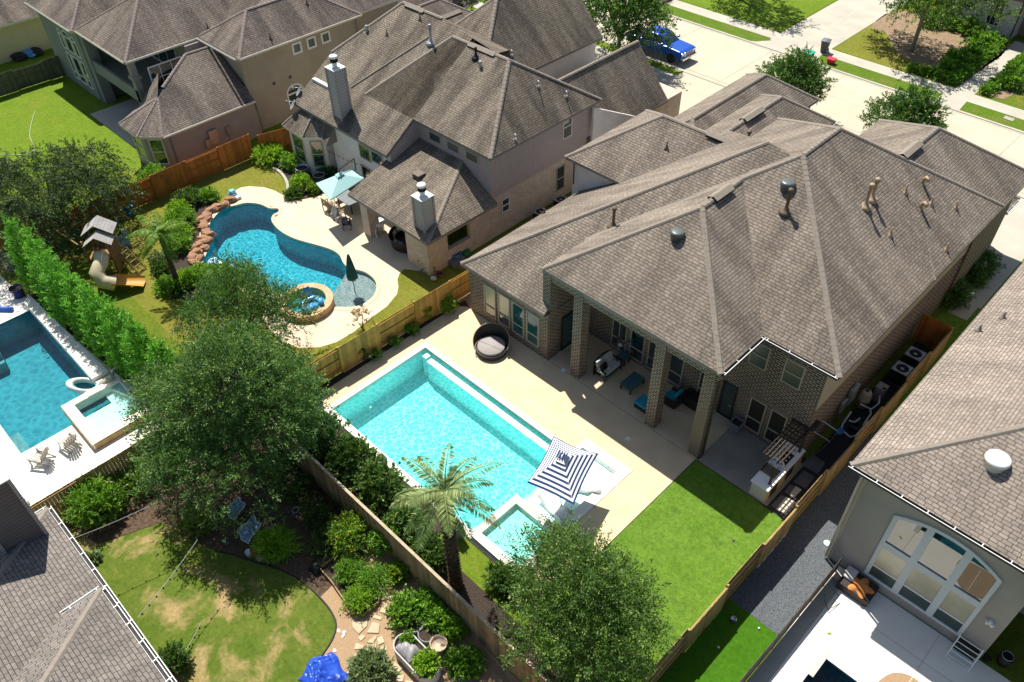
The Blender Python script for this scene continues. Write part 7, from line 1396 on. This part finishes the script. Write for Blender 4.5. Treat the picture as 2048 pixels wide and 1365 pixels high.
p = at(621, 612, .42); ch = thing('pool_float', 'bright blue inflatable armchair float sitting on the round spa', 'pool float', (p.x, p.y, .4)); M['blue_vinyl'] = mat('bright_blue_vinyl', (.04, .26, .55), (.12, .38, .64), 3, .25); b = MB(); b.tube([(p.x+.5, p.y-.35, .5), (p.x+.25, p.y-.55, .52), (p.x-.2, p.y-.4, .55), (p.x-.4, p.y, .58), (p.x-.3, p.y+.45, .55), (p.x+.1, p.y+.6, .52), (p.x+.45, p.y+.45, .5)], .16, 10); b.build('arm_ring', M['blue_vinyl'], ch, True); b = MB(); b.lathe([(.40, .0), (.42, .1), (.001, .14)], (p.x+.05, p.y, .36), 18); b.build('seat', M['blue_vinyl'], ch, True); b = MB(); b.grid(6, 6, lambda u, v: (p.x-.45-.2*v+.1*math.sin(3.1*u), p.y-.15+.7*u, .6+.5*v)); b.grid(6, 6, lambda u, v: (p.x-.58-.2*v+.05*math.sin(3.1*u), p.y-.15+.7*u, .6+.5*v)); b.build('backrest', M['blue_vinyl'], ch, True)

# ================================================================== LEFT POOL THINGS
def adirondack(label, x, y, rz):
    r = thing('garden_chair', label, 'chair', (0, 0, 0), group='slatted chairs by the blue-green pool')
    b = MB()
    for i in range(6): u = -.26+.105*i; b.beam((u, .25, .36), (u, -.28, .26), .085, .02)
    b.build('seat', M['chair_w'], r); b = MB()
    for i in range(6): u = -.27+.108*i; h = .78-.03*(i-2.5)**2; b.beam((u*.9, -.25, .27), (u*1.12, -.25-.42*h, .27+h*.92), .09, .02)
    b.beam((-.3, -.4, .6), (.3, -.4, .6), .06, .03); b.build('backrest', M['chair_w'], r)
    for s in (-.33, .33):
        b = MB(); b.box(s-.07, s+.07, -.42, .38, .52, .545); b.build('armrest', M['chair_w'], r); b = MB(); b.beam((s, .3, 0), (s, .3, .52), .09, .03); b.beam((s*.93, .32, .35), (s*.93, -.55, .02), .03, .1); b.build('leg', M['chair_w'], r)
    r.location = (x, y, .01); r.rotation_euler = (0, 0, rz); return r
M['chair_w'] = mat('weathered_white_timber', (.46, .44, .40), (.38, .36, .33), 5, .8)
p = at(84, 922, 0); c1 = adirondack('slatted white garden chair nearer the house chimney', p.x, p.y, 2.2); p = at(140, 890, 0); dup(c1, (p.x, p.y, .01), 1.75, 'slatted white garden chair nearer the raised square spa')
p = at(170, 773, 0); fo = thing('pool_float', 'long white reptile-shaped pool float beside the raised spa', 'pool float', (p.x, p.y, 0)); b = MB(); torus(b, (p.x, p.y, .04), .62, .17, 1.35, .62, .55); b.build('ring', mat('white_speckled_vinyl', (.64, .68, .62), (.40, .48, .42), 9, .35), fo, True); b = MB(); b.tube([(p.x+.75, p.y+.6, .15), (p.x+.95, p.y+.8, .4), (p.x+1.0, p.y+1.15, .55), (p.x+.75, p.y+1.35, .5)], [.17, .17, .13, .06], 10); b.build('neck', mat('olive_speckled_vinyl', (.34, .32, .20), (.5, .5, .42), 12, .35), fo, True); b = MB(); b.tube([(p.x+.35, p.y+1.3, .1), (p.x+.15, p.y+1.6, .25), (p.x+.35, p.y+1.8, .35), (p.x+.6, p.y+1.75, .3)], [.06, .07, .06, .03], 8); b.build('tail', M['white'], fo, True)
p = at(4, 622, 0); b = MB(); b.tube([(p.x-.4, p.y-.3, .14), (p.x+.5, p.y+.45, .14)], .13, 12); tag(b.build('pool_noodle', mat('royal_blue_foam', (.02, .12, .5), rough=.6), loc=tuple(p), smooth=True), 'royal blue foam roll on the white paving at the left edge', 'foam roll')
p = at(163, 650, 0); b = MB(); b.box(p.x-.12, p.x+.12, p.y-.1, p.y+.1, 0, .2); tag(b.build('valve_box', M['zinc'], loc=tuple(p), bevel=.02), 'small grey valve box on the mulch under the evergreen row', 'valve box')
p = at(24, 540, 0); b = MB(); b.box(p.x-.3, p.x+.3, p.y-.25, p.y+.25, 0, 1.15); tag(b.build('utility_box', M['cement_pot'], loc=tuple(p), bevel=.03), 'grey-green utility pedestal standing in the mulch at the left edge', 'utility box')
p = at(52, 1008, .0); b = MB(); b.lathe([(.14, 0), (.2, .2), (.17, .24), (.001, .2)], tuple(p), 12); b.lathe([(.001, .25), (.1, .3), (.08, .4), (.001, .45)], (p.x+.02, p.y, 0), 10); tag(b.build('watering_pot', M['linen'], loc=tuple(p), smooth=True), 'small pale pot behind the dark chimney by the fence', 'pot')

# ================================================================== BOTTOM GARDEN THINGS
def wavy(label, q, s, seed):
    p = at(*q, .0); r = thing('garden_banner', label, 'garden banner', tuple(p), group='wavy blue-white banners in the dark bed'); w_ = .42*s
    b = MB(); n = 8; f = lambda u, v: (p.x+w_*(u-.5)*2*(1-.3*v)+.04*math.sin(9*v+seed), p.y+w_*(v-.5)*2+.05*math.sin(8*u), .25+.35*v+.03*math.sin(12*u))
    b.grid(n, n, f); b.build('face', mat('dark_blue_net_%d' % seed, (.03, .10, .17), (.3, .42, .5), 9, .6), r); b = MB(); E_ = [f(i/n, 0) for i in range(n+1)]+[f(1, i/n) for i in range(1, n+1)]+[f(1-i/n, 1) for i in range(1, n+1)]+[f(0, 1-i/n) for i in range(1, n+1)]; b.tube(E_, .035, 6); b.build('border', mat('pale_blue_edge_%d' % seed, (.42, .55, .66), (.55, .5, .5), 5, .5), r)
    b = MB(); b.tube([(p.x, p.y+w_, .6), (p.x, p.y+w_*1.3, 0)], .02, 6); b.build('stake', M['black'], r)
wavy('wavy blue-white edged garden banner further under the oak', (475, 1028), .85, 1); wavy('wavy blue-white edged garden banner nearer the terracotta pots', (503, 1070), 1.0, 2)
p = at(553, 1068, 0); b = MB(); b.box(p.x-.3, p.x+.3, p.y-.2, p.y+.2, .1, .32); tag(b.build('storage_tub', mat('grey_blue_plastic', (.12, .18, .2), rough=.5), loc=tuple(p), bevel=.04), 'small grey-blue tub behind the lime clump', 'tub')
p = at(633, 1140, 0); b = MB(); b.grid(10, 8, lambda u, v: (p.x-.28+.56*u, p.y-.25+.5*v, .02+.42*math.sin(math.pi*u)**.6*math.sin(math.pi*v)**.6+.04*math.sin(9*u+4*v))); tag(b.build('bin_bag', M['black'], loc=tuple(p), smooth=True), 'black bin bag slumped at the head of the gravel path', 'bag')
P = pts(C50([(480, 600), (650, 470), (700, 480), (905, 700), (880, 830), (770, 920), (690, 880), (560, 690)])); b = MB()
for i in range(len(P)): b.beam((*P[i], .1), (*P[(i+1) % len(P)], .1), .05, .2)
tag(b.build('raised_bed', M['fence_old'], loc=(*P[0], 0)), 'thin timber-edged raised bed holding soft green mounds', 'raised bed'); sheet('bed_soil', P, .05, M['mulch'])
tk = thing('stock_tank', 'rounded white stock tank planter with grey sack and herbs', 'planter', (-12.7, 7.1, 0)); cx_, cy_ = -12.65, 7.1; ta = [(cx_+1.05*math.cos(a)*1.0, cy_+.42*math.sin(a)) for a in [2*math.pi*i/32 for i in range(32)]]
def stad(L_, W2, n=10): return [(cx_+L_-W2+W2*math.cos(t), cy_+W2*math.sin(t)) for t in [-math.pi/2+math.pi*i/n for i in range(n+1)]]+[(cx_-L_+W2+W2*math.cos(t), cy_+W2*math.sin(t)) for t in [math.pi/2+math.pi*i/n for i in range(n+1)]]
b = MB(); b.ring(stad(1.1, .46), stad(1.05, .41), 0, .55); b.tube([(*q, .55) for q in stad(1.08, .44)]+[(*stad(1.08, .44)[0], .55)], .03, 6); b.build('tank', M['linen'], tk); b = MB(); b.flat(stad(1.05, .41), [], .45); b.build('soil', M['mulch'], tk)
b = MB(); b.grid(10, 8, lambda u, v: (cx_-.85+.85*u, cy_-.35+.62*v, .47+.26*math.sin(math.pi*u)**.5*math.sin(math.pi*v)**.5+.03*math.sin(13*u+6*v))); tag(b.build('sack', mat('grey_film_sack', (.22, .21, .22), (.36, .35, .36), 5, .45), loc=(cx_-.4, cy_, .5), smooth=True), 'crumpled grey compost sack lying in the white stock tank', 'sack')
shrub('bright herbs filling the right end of the white stock tank', None, .4, .28, 'lime', 301, .5, world=(cx_+.55, cy_), group=GB, n=200, leaf=(.10, .06)); shrub('small herbs at the far left corner of the white stock tank', None, .22, .2, 'shrub', 302, .5, world=(cx_-.75, cy_+.25), group=GB, n=60)
p = at(650, 1358, 0); b = MB(); rr_.seed(9); gr_ = np.random.default_rng(3); kn = [(gr_.uniform(0, 1), gr_.uniform(0, 1), gr_.uniform(.05, .16), gr_.uniform(-1.5, 1.5), gr_.uniform(14, 30)) for _ in range(26)]
def crum(u, v): return .10+.26*math.sin(math.pi*u)**.7*math.sin(math.pi*v)**.7+sum((.055 if i % 2 else .04)*abs(math.sin(s_*((u-a_)*math.cos(t_)+(v-b_)*math.sin(t_))))*math.exp(-((u-a_)**2+(v-b_)**2)/(2*w_*w_)) for i, (a_, b_, w_, t_, s_) in enumerate(kn))
b.grid(44, 40, lambda u, v: (p.x-.8+1.6*u+.08*math.sin(9*v)+.1*math.sin(5*v+2), p.y-.75+1.5*v+.09*math.sin(8*u), crum(u, v)-.06)); tag(b.build('tarpaulin', mat('royal_blue_tarp', (.012, .05, .36), (.02, .08, .46), 3, .3), loc=tuple(p)), 'crumpled royal blue tarpaulin on the grass at the bottom edge', 'tarpaulin')
p = at(595, 1034, .0); b = MB(); torus(b, (p.x, p.y, .5), .14, .015); b.tube([(p.x, p.y-.14, .5), (p.x, p.y-.14, 0)], .015, 5); tag(b.build('plant_hoop', M['galv'], loc=tuple(p)), 'small metal hoop stake in the dark bed by the weathered fence', 'plant stake')

# ================================================================== RIGHT NEIGHBOUR THINGS
ot = thing('storage_ottoman', 'dark wicker box ottoman against the stucco wall under the starfish cushion', 'ottoman', (-2.3, 21.5, 0)); b = MB(); b.box(-2.92, -1.6, 20.95, 21.9, .02, .42); b.build('base', W_, ot, bevel=.02); b = MB(); b.box(-2.95, -2.5, 21.3, 21.9, .425, .55); b.build('pillow', M['linen'], ot, bevel=.05)
c = Vector((-2.15, 21.38, .5)); b = MB(); n = 10; st_ = []
for i in range(40):
    a = 2*math.pi*i/40+.25; rr2 = .43+.11*math.cos(5*(a-.25)); st_.append((c.x+rr2*math.cos(a), c.y+rr2*math.sin(a)))
for i in range(40):
    p, q = st_[i], st_[(i+1) % 40]
    for s0, s1 in ((1, .75), (.75, .45), (.45, .02)):
        z = lambda s: .43+.16*(1-s**2.2); L2 = lambda w, s: (c.x+(w[0]-c.x)*s, c.y+(w[1]-c.y)*s, z(s)); b.face([L2(p, s0), L2(q, s0), L2(q, s1), L2(p, s1)])
    b.face([(*p, .43), (*q, .43), (*q, .428), (*p, .428)])
tag(b.build('cushion', mat('orange_plush', (.62, .24, .07), (.52, .19, .05), 4, .95), loc=tuple(c), smooth=True), 'orange starfish-shaped cushion on the dark wicker ottoman', 'cushion')
rk = thing('drying_rack', 'white tubular towel rack standing by the stucco wall right of the arched window', 'rack', (1.9, 21.7, 0)); b = MB()
for x in (1.5, 2.35): b.beam((x, 21.25, 0), (x, 21.75, .95), .035); b.beam((x, 21.9, 0), (x, 21.6, .7), .03)
b.build('frame', M['white_metal'], rk)
for i in range(5): b = MB(); y = 21.3+.105*i; b.tube([(1.48, y, .1+.2*i), (2.37, y, .1+.2*i)], .02, 6); b.build('rail', M['white_metal'], rk)
b = MB(); b.box(1.55, 2.3, 21.72, 21.9, .05, .6); b.build('panel', M['dark'], rk)
p = at(2005, 1325, 0); bn = thing('wicker_bin', 'dark round bin with pale hoop lid at the right edge', 'bin', tuple(p)); b = MB(); b.lathe([(.22, 0), (.26, .5), (.24, .5), (.2, .1), (.001, .08)], tuple(p), 18); b.build('bin', W_, bn, True); b = MB(); torus(b, (p.x, p.y, .52), .2, .018); b.build('hoop', M['galv'], bn, True)
p = at(1975, 1320, 0); tub('small dark pot left of the round bin by the stucco corner', (1972, 1320), .14, .2, 'dark')
pf = thing('mesh_pool_fence', 'low dark mesh pool fence along the edge of the white patio', 'fence', (-3.3, 15, 0)); k_ = MB(); M['mesh'] = mat('brown_mesh', (.10, .075, .065), (.13, .10, .09), 30, .7)
A_, B_ = Vector((-3.25, 21.6, 0)), Vector((-3.42, 12.2, 0)); m_ = 10
for i in range(m_): a, c = A_.lerp(B_, i/m_), A_.lerp(B_, (i+1)/m_); b = MB(); b.beam(a+Vector((0, 0, .62)), c+Vector((0, 0, .62)), .012, 1.12); b.build('mesh_panel', M['mesh'], pf)
for i in range(m_+1): a = A_.lerp(B_, i/m_); b = MB(); b.tube([a, a+Vector((0, 0, 1.22))], .018, 6); b.build('post', M['black'], pf)
sf = thing('pool_gate', 'thin dark frame gate folded on the paving by the mesh pool fence', 'gate', (-3.0, 19.6, 0)); b = MB(); f_ = [at(1649, 1200, .3), at(1656, 1170, .9), at(1678, 1192, .3), at(1657, 1222, .1)]
for i in range(4): b.tube([f_[i], f_[(i+1) % 4]], .014, 5)
b.build('frame', M['black'], sf)
def ball(label, q, r, mt, z=None):
    p = at(*q, r); b = MB(); b.lathe([(r*math.sin(math.pi*i/10)+.0001, -r*math.cos(math.pi*i/10)) for i in range(11)], tuple(p), 16); return tag(b.build('ball', mt, loc=tuple(p), smooth=True), label, 'ball')
ball('white and purple football at the shadow edge on the dark turf', (1467, 1239), .13, mat('white_purple_ball', (.78, .76, .76), (.10, .05, .2), 4.5, .4, lo=.49, hi=.51)); ball('small white ball on the dark turf near the gravel edge', (1518, 1257), .045, M['white']); ball('small white ball on the dark turf further down towards the fence', (1437, 1295), .045, M['white'])
p = at(1654, 1087, .0); b = MB(); b.lathe([(.14, 0.012), (.15, .03), (.001, .035)], tuple(p), 18); tag(b.build('frisbee', mat('pale_green_plastic', (.45, .62, .5), rough=.4), loc=tuple(p)), 'pale green disc lying on the grey gravel', 'disc')
p = at(1658, 1268, .0); b = MB(); b.face([(p.x-.1, p.y-.04, .02), (p.x, p.y-.05, .03), (p.x+.1, p.y+.03, .02), (p.x+.02, p.y+.08, .05)]); tag(b.build('leaf', M['lime'], loc=tuple(p)), 'single bright green leaf on the white patio', 'leaf')
p = at(1467, 1082, .05); b = MB(); b.lathe([(.05, .0), (.06, .012), (.001, .012)], tuple(p), 10); tag(b.build('sprinkler_head', M['black'], loc=tuple(p)), 'tiny black sprinkler head in the artificial turf', 'sprinkler')
for i, q in enumerate(((740, 714), (1127, 741), (1256, 878))):
    p = at(*q, .013); b = MB(); b.lathe([(.13, 0), (.13, .012), (.11, .014), (.001, .014)], tuple(p), 20); tag(b.build('deck_lid', M['white'], loc=tuple(p)), ('round white deck lid beside the far corner of the turquoise pool', 'round white deck lid in the sun between pool and porch', 'round white deck lid near the parasol and porch shadow')[i], 'deck lid', 'deck lids')

# ================================================================== STREET THINGS
tr = thing('pickup_truck', 'bright blue pickup truck parked at the kerb half under the street tree', 'pickup truck', (-38.6, 56.35, 0)); M['paint'] = mat('metallic_blue', (.008, .07, .42), rough=.18, metal=.35, spec=.6); k_ = N('blue_paint'); M['paint'] = k_.princ((.008, .085, .50), .25, spec=.6, metal=.2, **{'Coat Weight': .8, 'Coat Roughness': .04}); M['chrome'] = mat('chrome', (.75, .76, .78), rough=.1, metal=1); M['rubber'] = mat('tyre_rubber', (.018, .018, .019), rough=.8)
X0, Y0 = -38.6, 56.35
def side(prof, w0, w1=None):
    b = MB(); w1 = w1 or w0; V = [(X0+x, Y0-(w0 if z < 1.25 else w1), z) for x, z in prof]+[(X0+x, Y0+(w0 if z < 1.25 else w1), z) for x, z in prof]; n = len(prof)
    b.solid(V, [tuple(range(n)), tuple(range(2*n-1, n-1, -1))]+[(i, n+i, n+(i+1) % n, (i+1) % n) for i in range(n)]); return b
side([(-2.9, .55), (2.85, .5), (2.95, .75), (2.9, 1.08), (2.6, 1.16), (1.25, 1.25), (-2.9, 1.24)], .98).build('body', M['paint'], tr, bevel=.07)
side([(1.25, 1.24), (.55, 1.82), (.2, 1.9), (-1.0, 1.9), (-1.25, 1.82), (-1.4, 1.24)], .93, .76).build('cabin', M['paint'], tr, bevel=.05)
b = MB(); b.face([(X0+1.24, Y0-.82, 1.30), (X0+1.24, Y0+.82, 1.30), (X0+.62, Y0+.7, 1.80), (X0+.62, Y0-.7, 1.80)]); b.build('windscreen', M['glass'], tr)
for s in (-1, 1):
    b = MB()
    for a, c in ((1.0, .0), (-.08, -1.1)): b.face([(X0+a, Y0+s*.945, 1.3), (X0+c, Y0+s*.945, 1.3), (X0+(c if c > -1 else c+.02), Y0+s*.80, 1.78), (X0+min(a, .52), Y0+s*.80, 1.78)])
    b.build('side_window', M['glass'], tr); b = MB(); b.box(X0+.9, X0+1.1, Y0+s*1.02, Y0+s*1.24, 1.3, 1.5); b.build('mirror', M['paint'], tr, bevel=.04)
    b = MB(); b.box(X0+2.75, X0+2.93, Y0+s*.62, Y0+s*.97, .86, 1.06); b.build('headlight', M['chrome'], tr, bevel=.04)
    for x in (1.85, -1.95):
        b = MB(); b.lathe([(.3, -.13), (.4, -.11), (.41, 0), (.4, .11), (.3, .13)], (0, 0, 0), 24); b.v = [(X0+x+px2, Y0+s*.88+pz, .41+py2) for px2, py2, pz in b.v]; wh = b.build('wheel', M['rubber'], tr, True)
        b = MB(); b.lathe([(.29, .0), (.28, .06), (.1, .04), (.001, .05)], (0, 0, 0), 20); b.v = [(X0+x+px2, Y0+s*(.94+pz), .41+py2) for px2, py2, pz in b.v]; b.build('rim', M['chrome'], wh, True)
b = MB(); b.box(X0+2.88, X0+2.97, Y0-.6, Y0+.6, .72, 1.06); b.build('grille', M['chrome'], tr, bevel=.03); b = MB()
for i in range(3): b.box(X0+2.972, X0+2.985, Y0-.52, Y0+.52, .77+.09*i, .82+.09*i)
b.build('grille_slot', M['black'], tr); b = MB(); b.box(X0+2.85, X0+3.08, Y0-.98, Y0+.98, .45, .68); b.build('bumper', M['chrome'], tr, bevel=.05); b = MB(); b.box(X0-2.8, X0-1.45, Y0-.85, Y0+.85, 1.245, 1.26); b.build('bed_cover', M['dark'], tr)
b = MB(); b.box(X0+3.08, X0+3.09, Y0-.15, Y0+.15, .5, .6); b.build('number_plate', M['white'], tr)
def wbin(label, x, y, body, lid, rz=0.):
    r = thing('wheelie_bin', label, 'wheelie bin', (0, 0, 0), group='bins at the kerb'); b = MB(); q = lambda w, d, z: [(-w, -d, z), (w, -d, z), (w, d, z), (-w, d, z)]; b.solid(q(.24, .25, .05)+q(.32, .36, 1.0), [(3, 2, 1, 0), (4, 5, 6, 7), (0, 1, 5, 4), (1, 2, 6, 5), (2, 3, 7, 6), (3, 0, 4, 7)]); b.build('body', body, r, bevel=.03); b = MB(); b.grid(6, 4, lambda u, v: (-.35+.7*u, -.4+.8*v, 1.02+.09*math.sin(math.pi*u)*(.3+math.sin(math.pi*v)))); b.box(-.35, .35, -.4, .4, .99, 1.03); b.build('lid', lid, r)
    for s in (-.28, .28): b = MB(); b.lathe([(.001, -.03), (.13, -.03), (.13, .03), (.001, .03)], (0, 0, 0), 14); b.v = [(s+z_, .28+x_, .13+y_) for x_, y_, z_ in b.v]; b.build('wheel', M['rubber'], r)
    r.location = (x, y, .01); r.rotation_euler = (0, 0, rz); return r
wbin('tall dark grey wheelie bin on the driveway across the street', -28.5, 65.9, mat('bin_grey', (.07, .075, .08), rough=.5), mat('bin_lid_grey', (.14, .15, .17), rough=.45), .2); wbin('wheelie bin with bright green lid at the far kerb behind the street tree', -28.35, 62.9, mat('bin_dark_green', (.04, .09, .07), rough=.5), mat('bin_lid_green', (.03, .42, .27), rough=.4))
p = Vector((-26.95, 64.3, .02)); rc = thing('recycling_box', 'red recycling box on the grass verge across the street', 'box', tuple(p)); b = MB(); b.solid([(p.x-.26, p.y-.2, .03), (p.x+.26, p.y-.2, .03), (p.x+.26, p.y+.2, .03), (p.x-.26, p.y+.2, .03), (p.x-.32, p.y-.25, .42), (p.x+.32, p.y-.25, .42), (p.x+.32, p.y+.25, .42), (p.x-.32, p.y+.25, .42)], [(3, 2, 1, 0), (4, 5, 6, 7), (0, 1, 5, 4), (1, 2, 6, 5), (2, 3, 7, 6), (3, 0, 4, 7)]); b.build('box', mat('box_red', (.55, .015, .05), rough=.4), rc, bevel=.03); b = MB(); b.box(p.x-.34, p.x+.34, p.y-.27, p.y+.27, .425, .46); b.build('lid', mat('box_lid_red', (.62, .03, .07), rough=.4), rc, bevel=.02)
p = at(2018, 238, .02); b = MB(); b.box(p.x-.35, p.x+.35, p.y-.25, p.y+.25, .0, .05); tag(b.build('meter_cover', M['joint_grey'], loc=tuple(p)), 'grey meter cover set in the verge at the right edge', 'cover')
P = [at(70, 222, .03), at(62, 250, .03), at(60, 275, .03), at(70, 296, .03), at(55, 308, .03), at(20, 311, .03), at(-10, 310, .03)]; b = MB(); b.tube(smooth_poly([tuple(q) for q in P], 4, False), .022, 5); tag(b.build('garden_hose', mat('pale_hose', (.42, .46, .30), rough=.6), loc=tuple(P[0])), 'pale garden hose snaking over the bright green lawn', 'hose')
for i, q in enumerate(((62, 113), (75, 110), (40, 120))):
    p = at(*q, .0); rock('refuse_pile', ('blue bag in the shade behind the grey-green fence', 'black bag in the shade behind the grey-green fence', 'brown heap in the shade behind the grey-green fence')[i], 'bag', (p.x, p.y, 0), .7, .5, .6, .3*i, 90+i, 'blue_vinyl' if i == 0 else 'dark', 'bags behind the far fence')
b = MB(); q0 = at(1309, 0, 0); b.prism([(q0.x-1.1, q0.y-.6), (q0.x+1.3, q0.y-.6), (q0.x+1.3, q0.y+1.2), (q0.x-1.1, q0.y+1.2)], .01, .22); tag(b.build('brick_planter', M['brick_red'], loc=tuple(q0)), 'red brick-edged bed at the top edge beyond the street', 'planter')
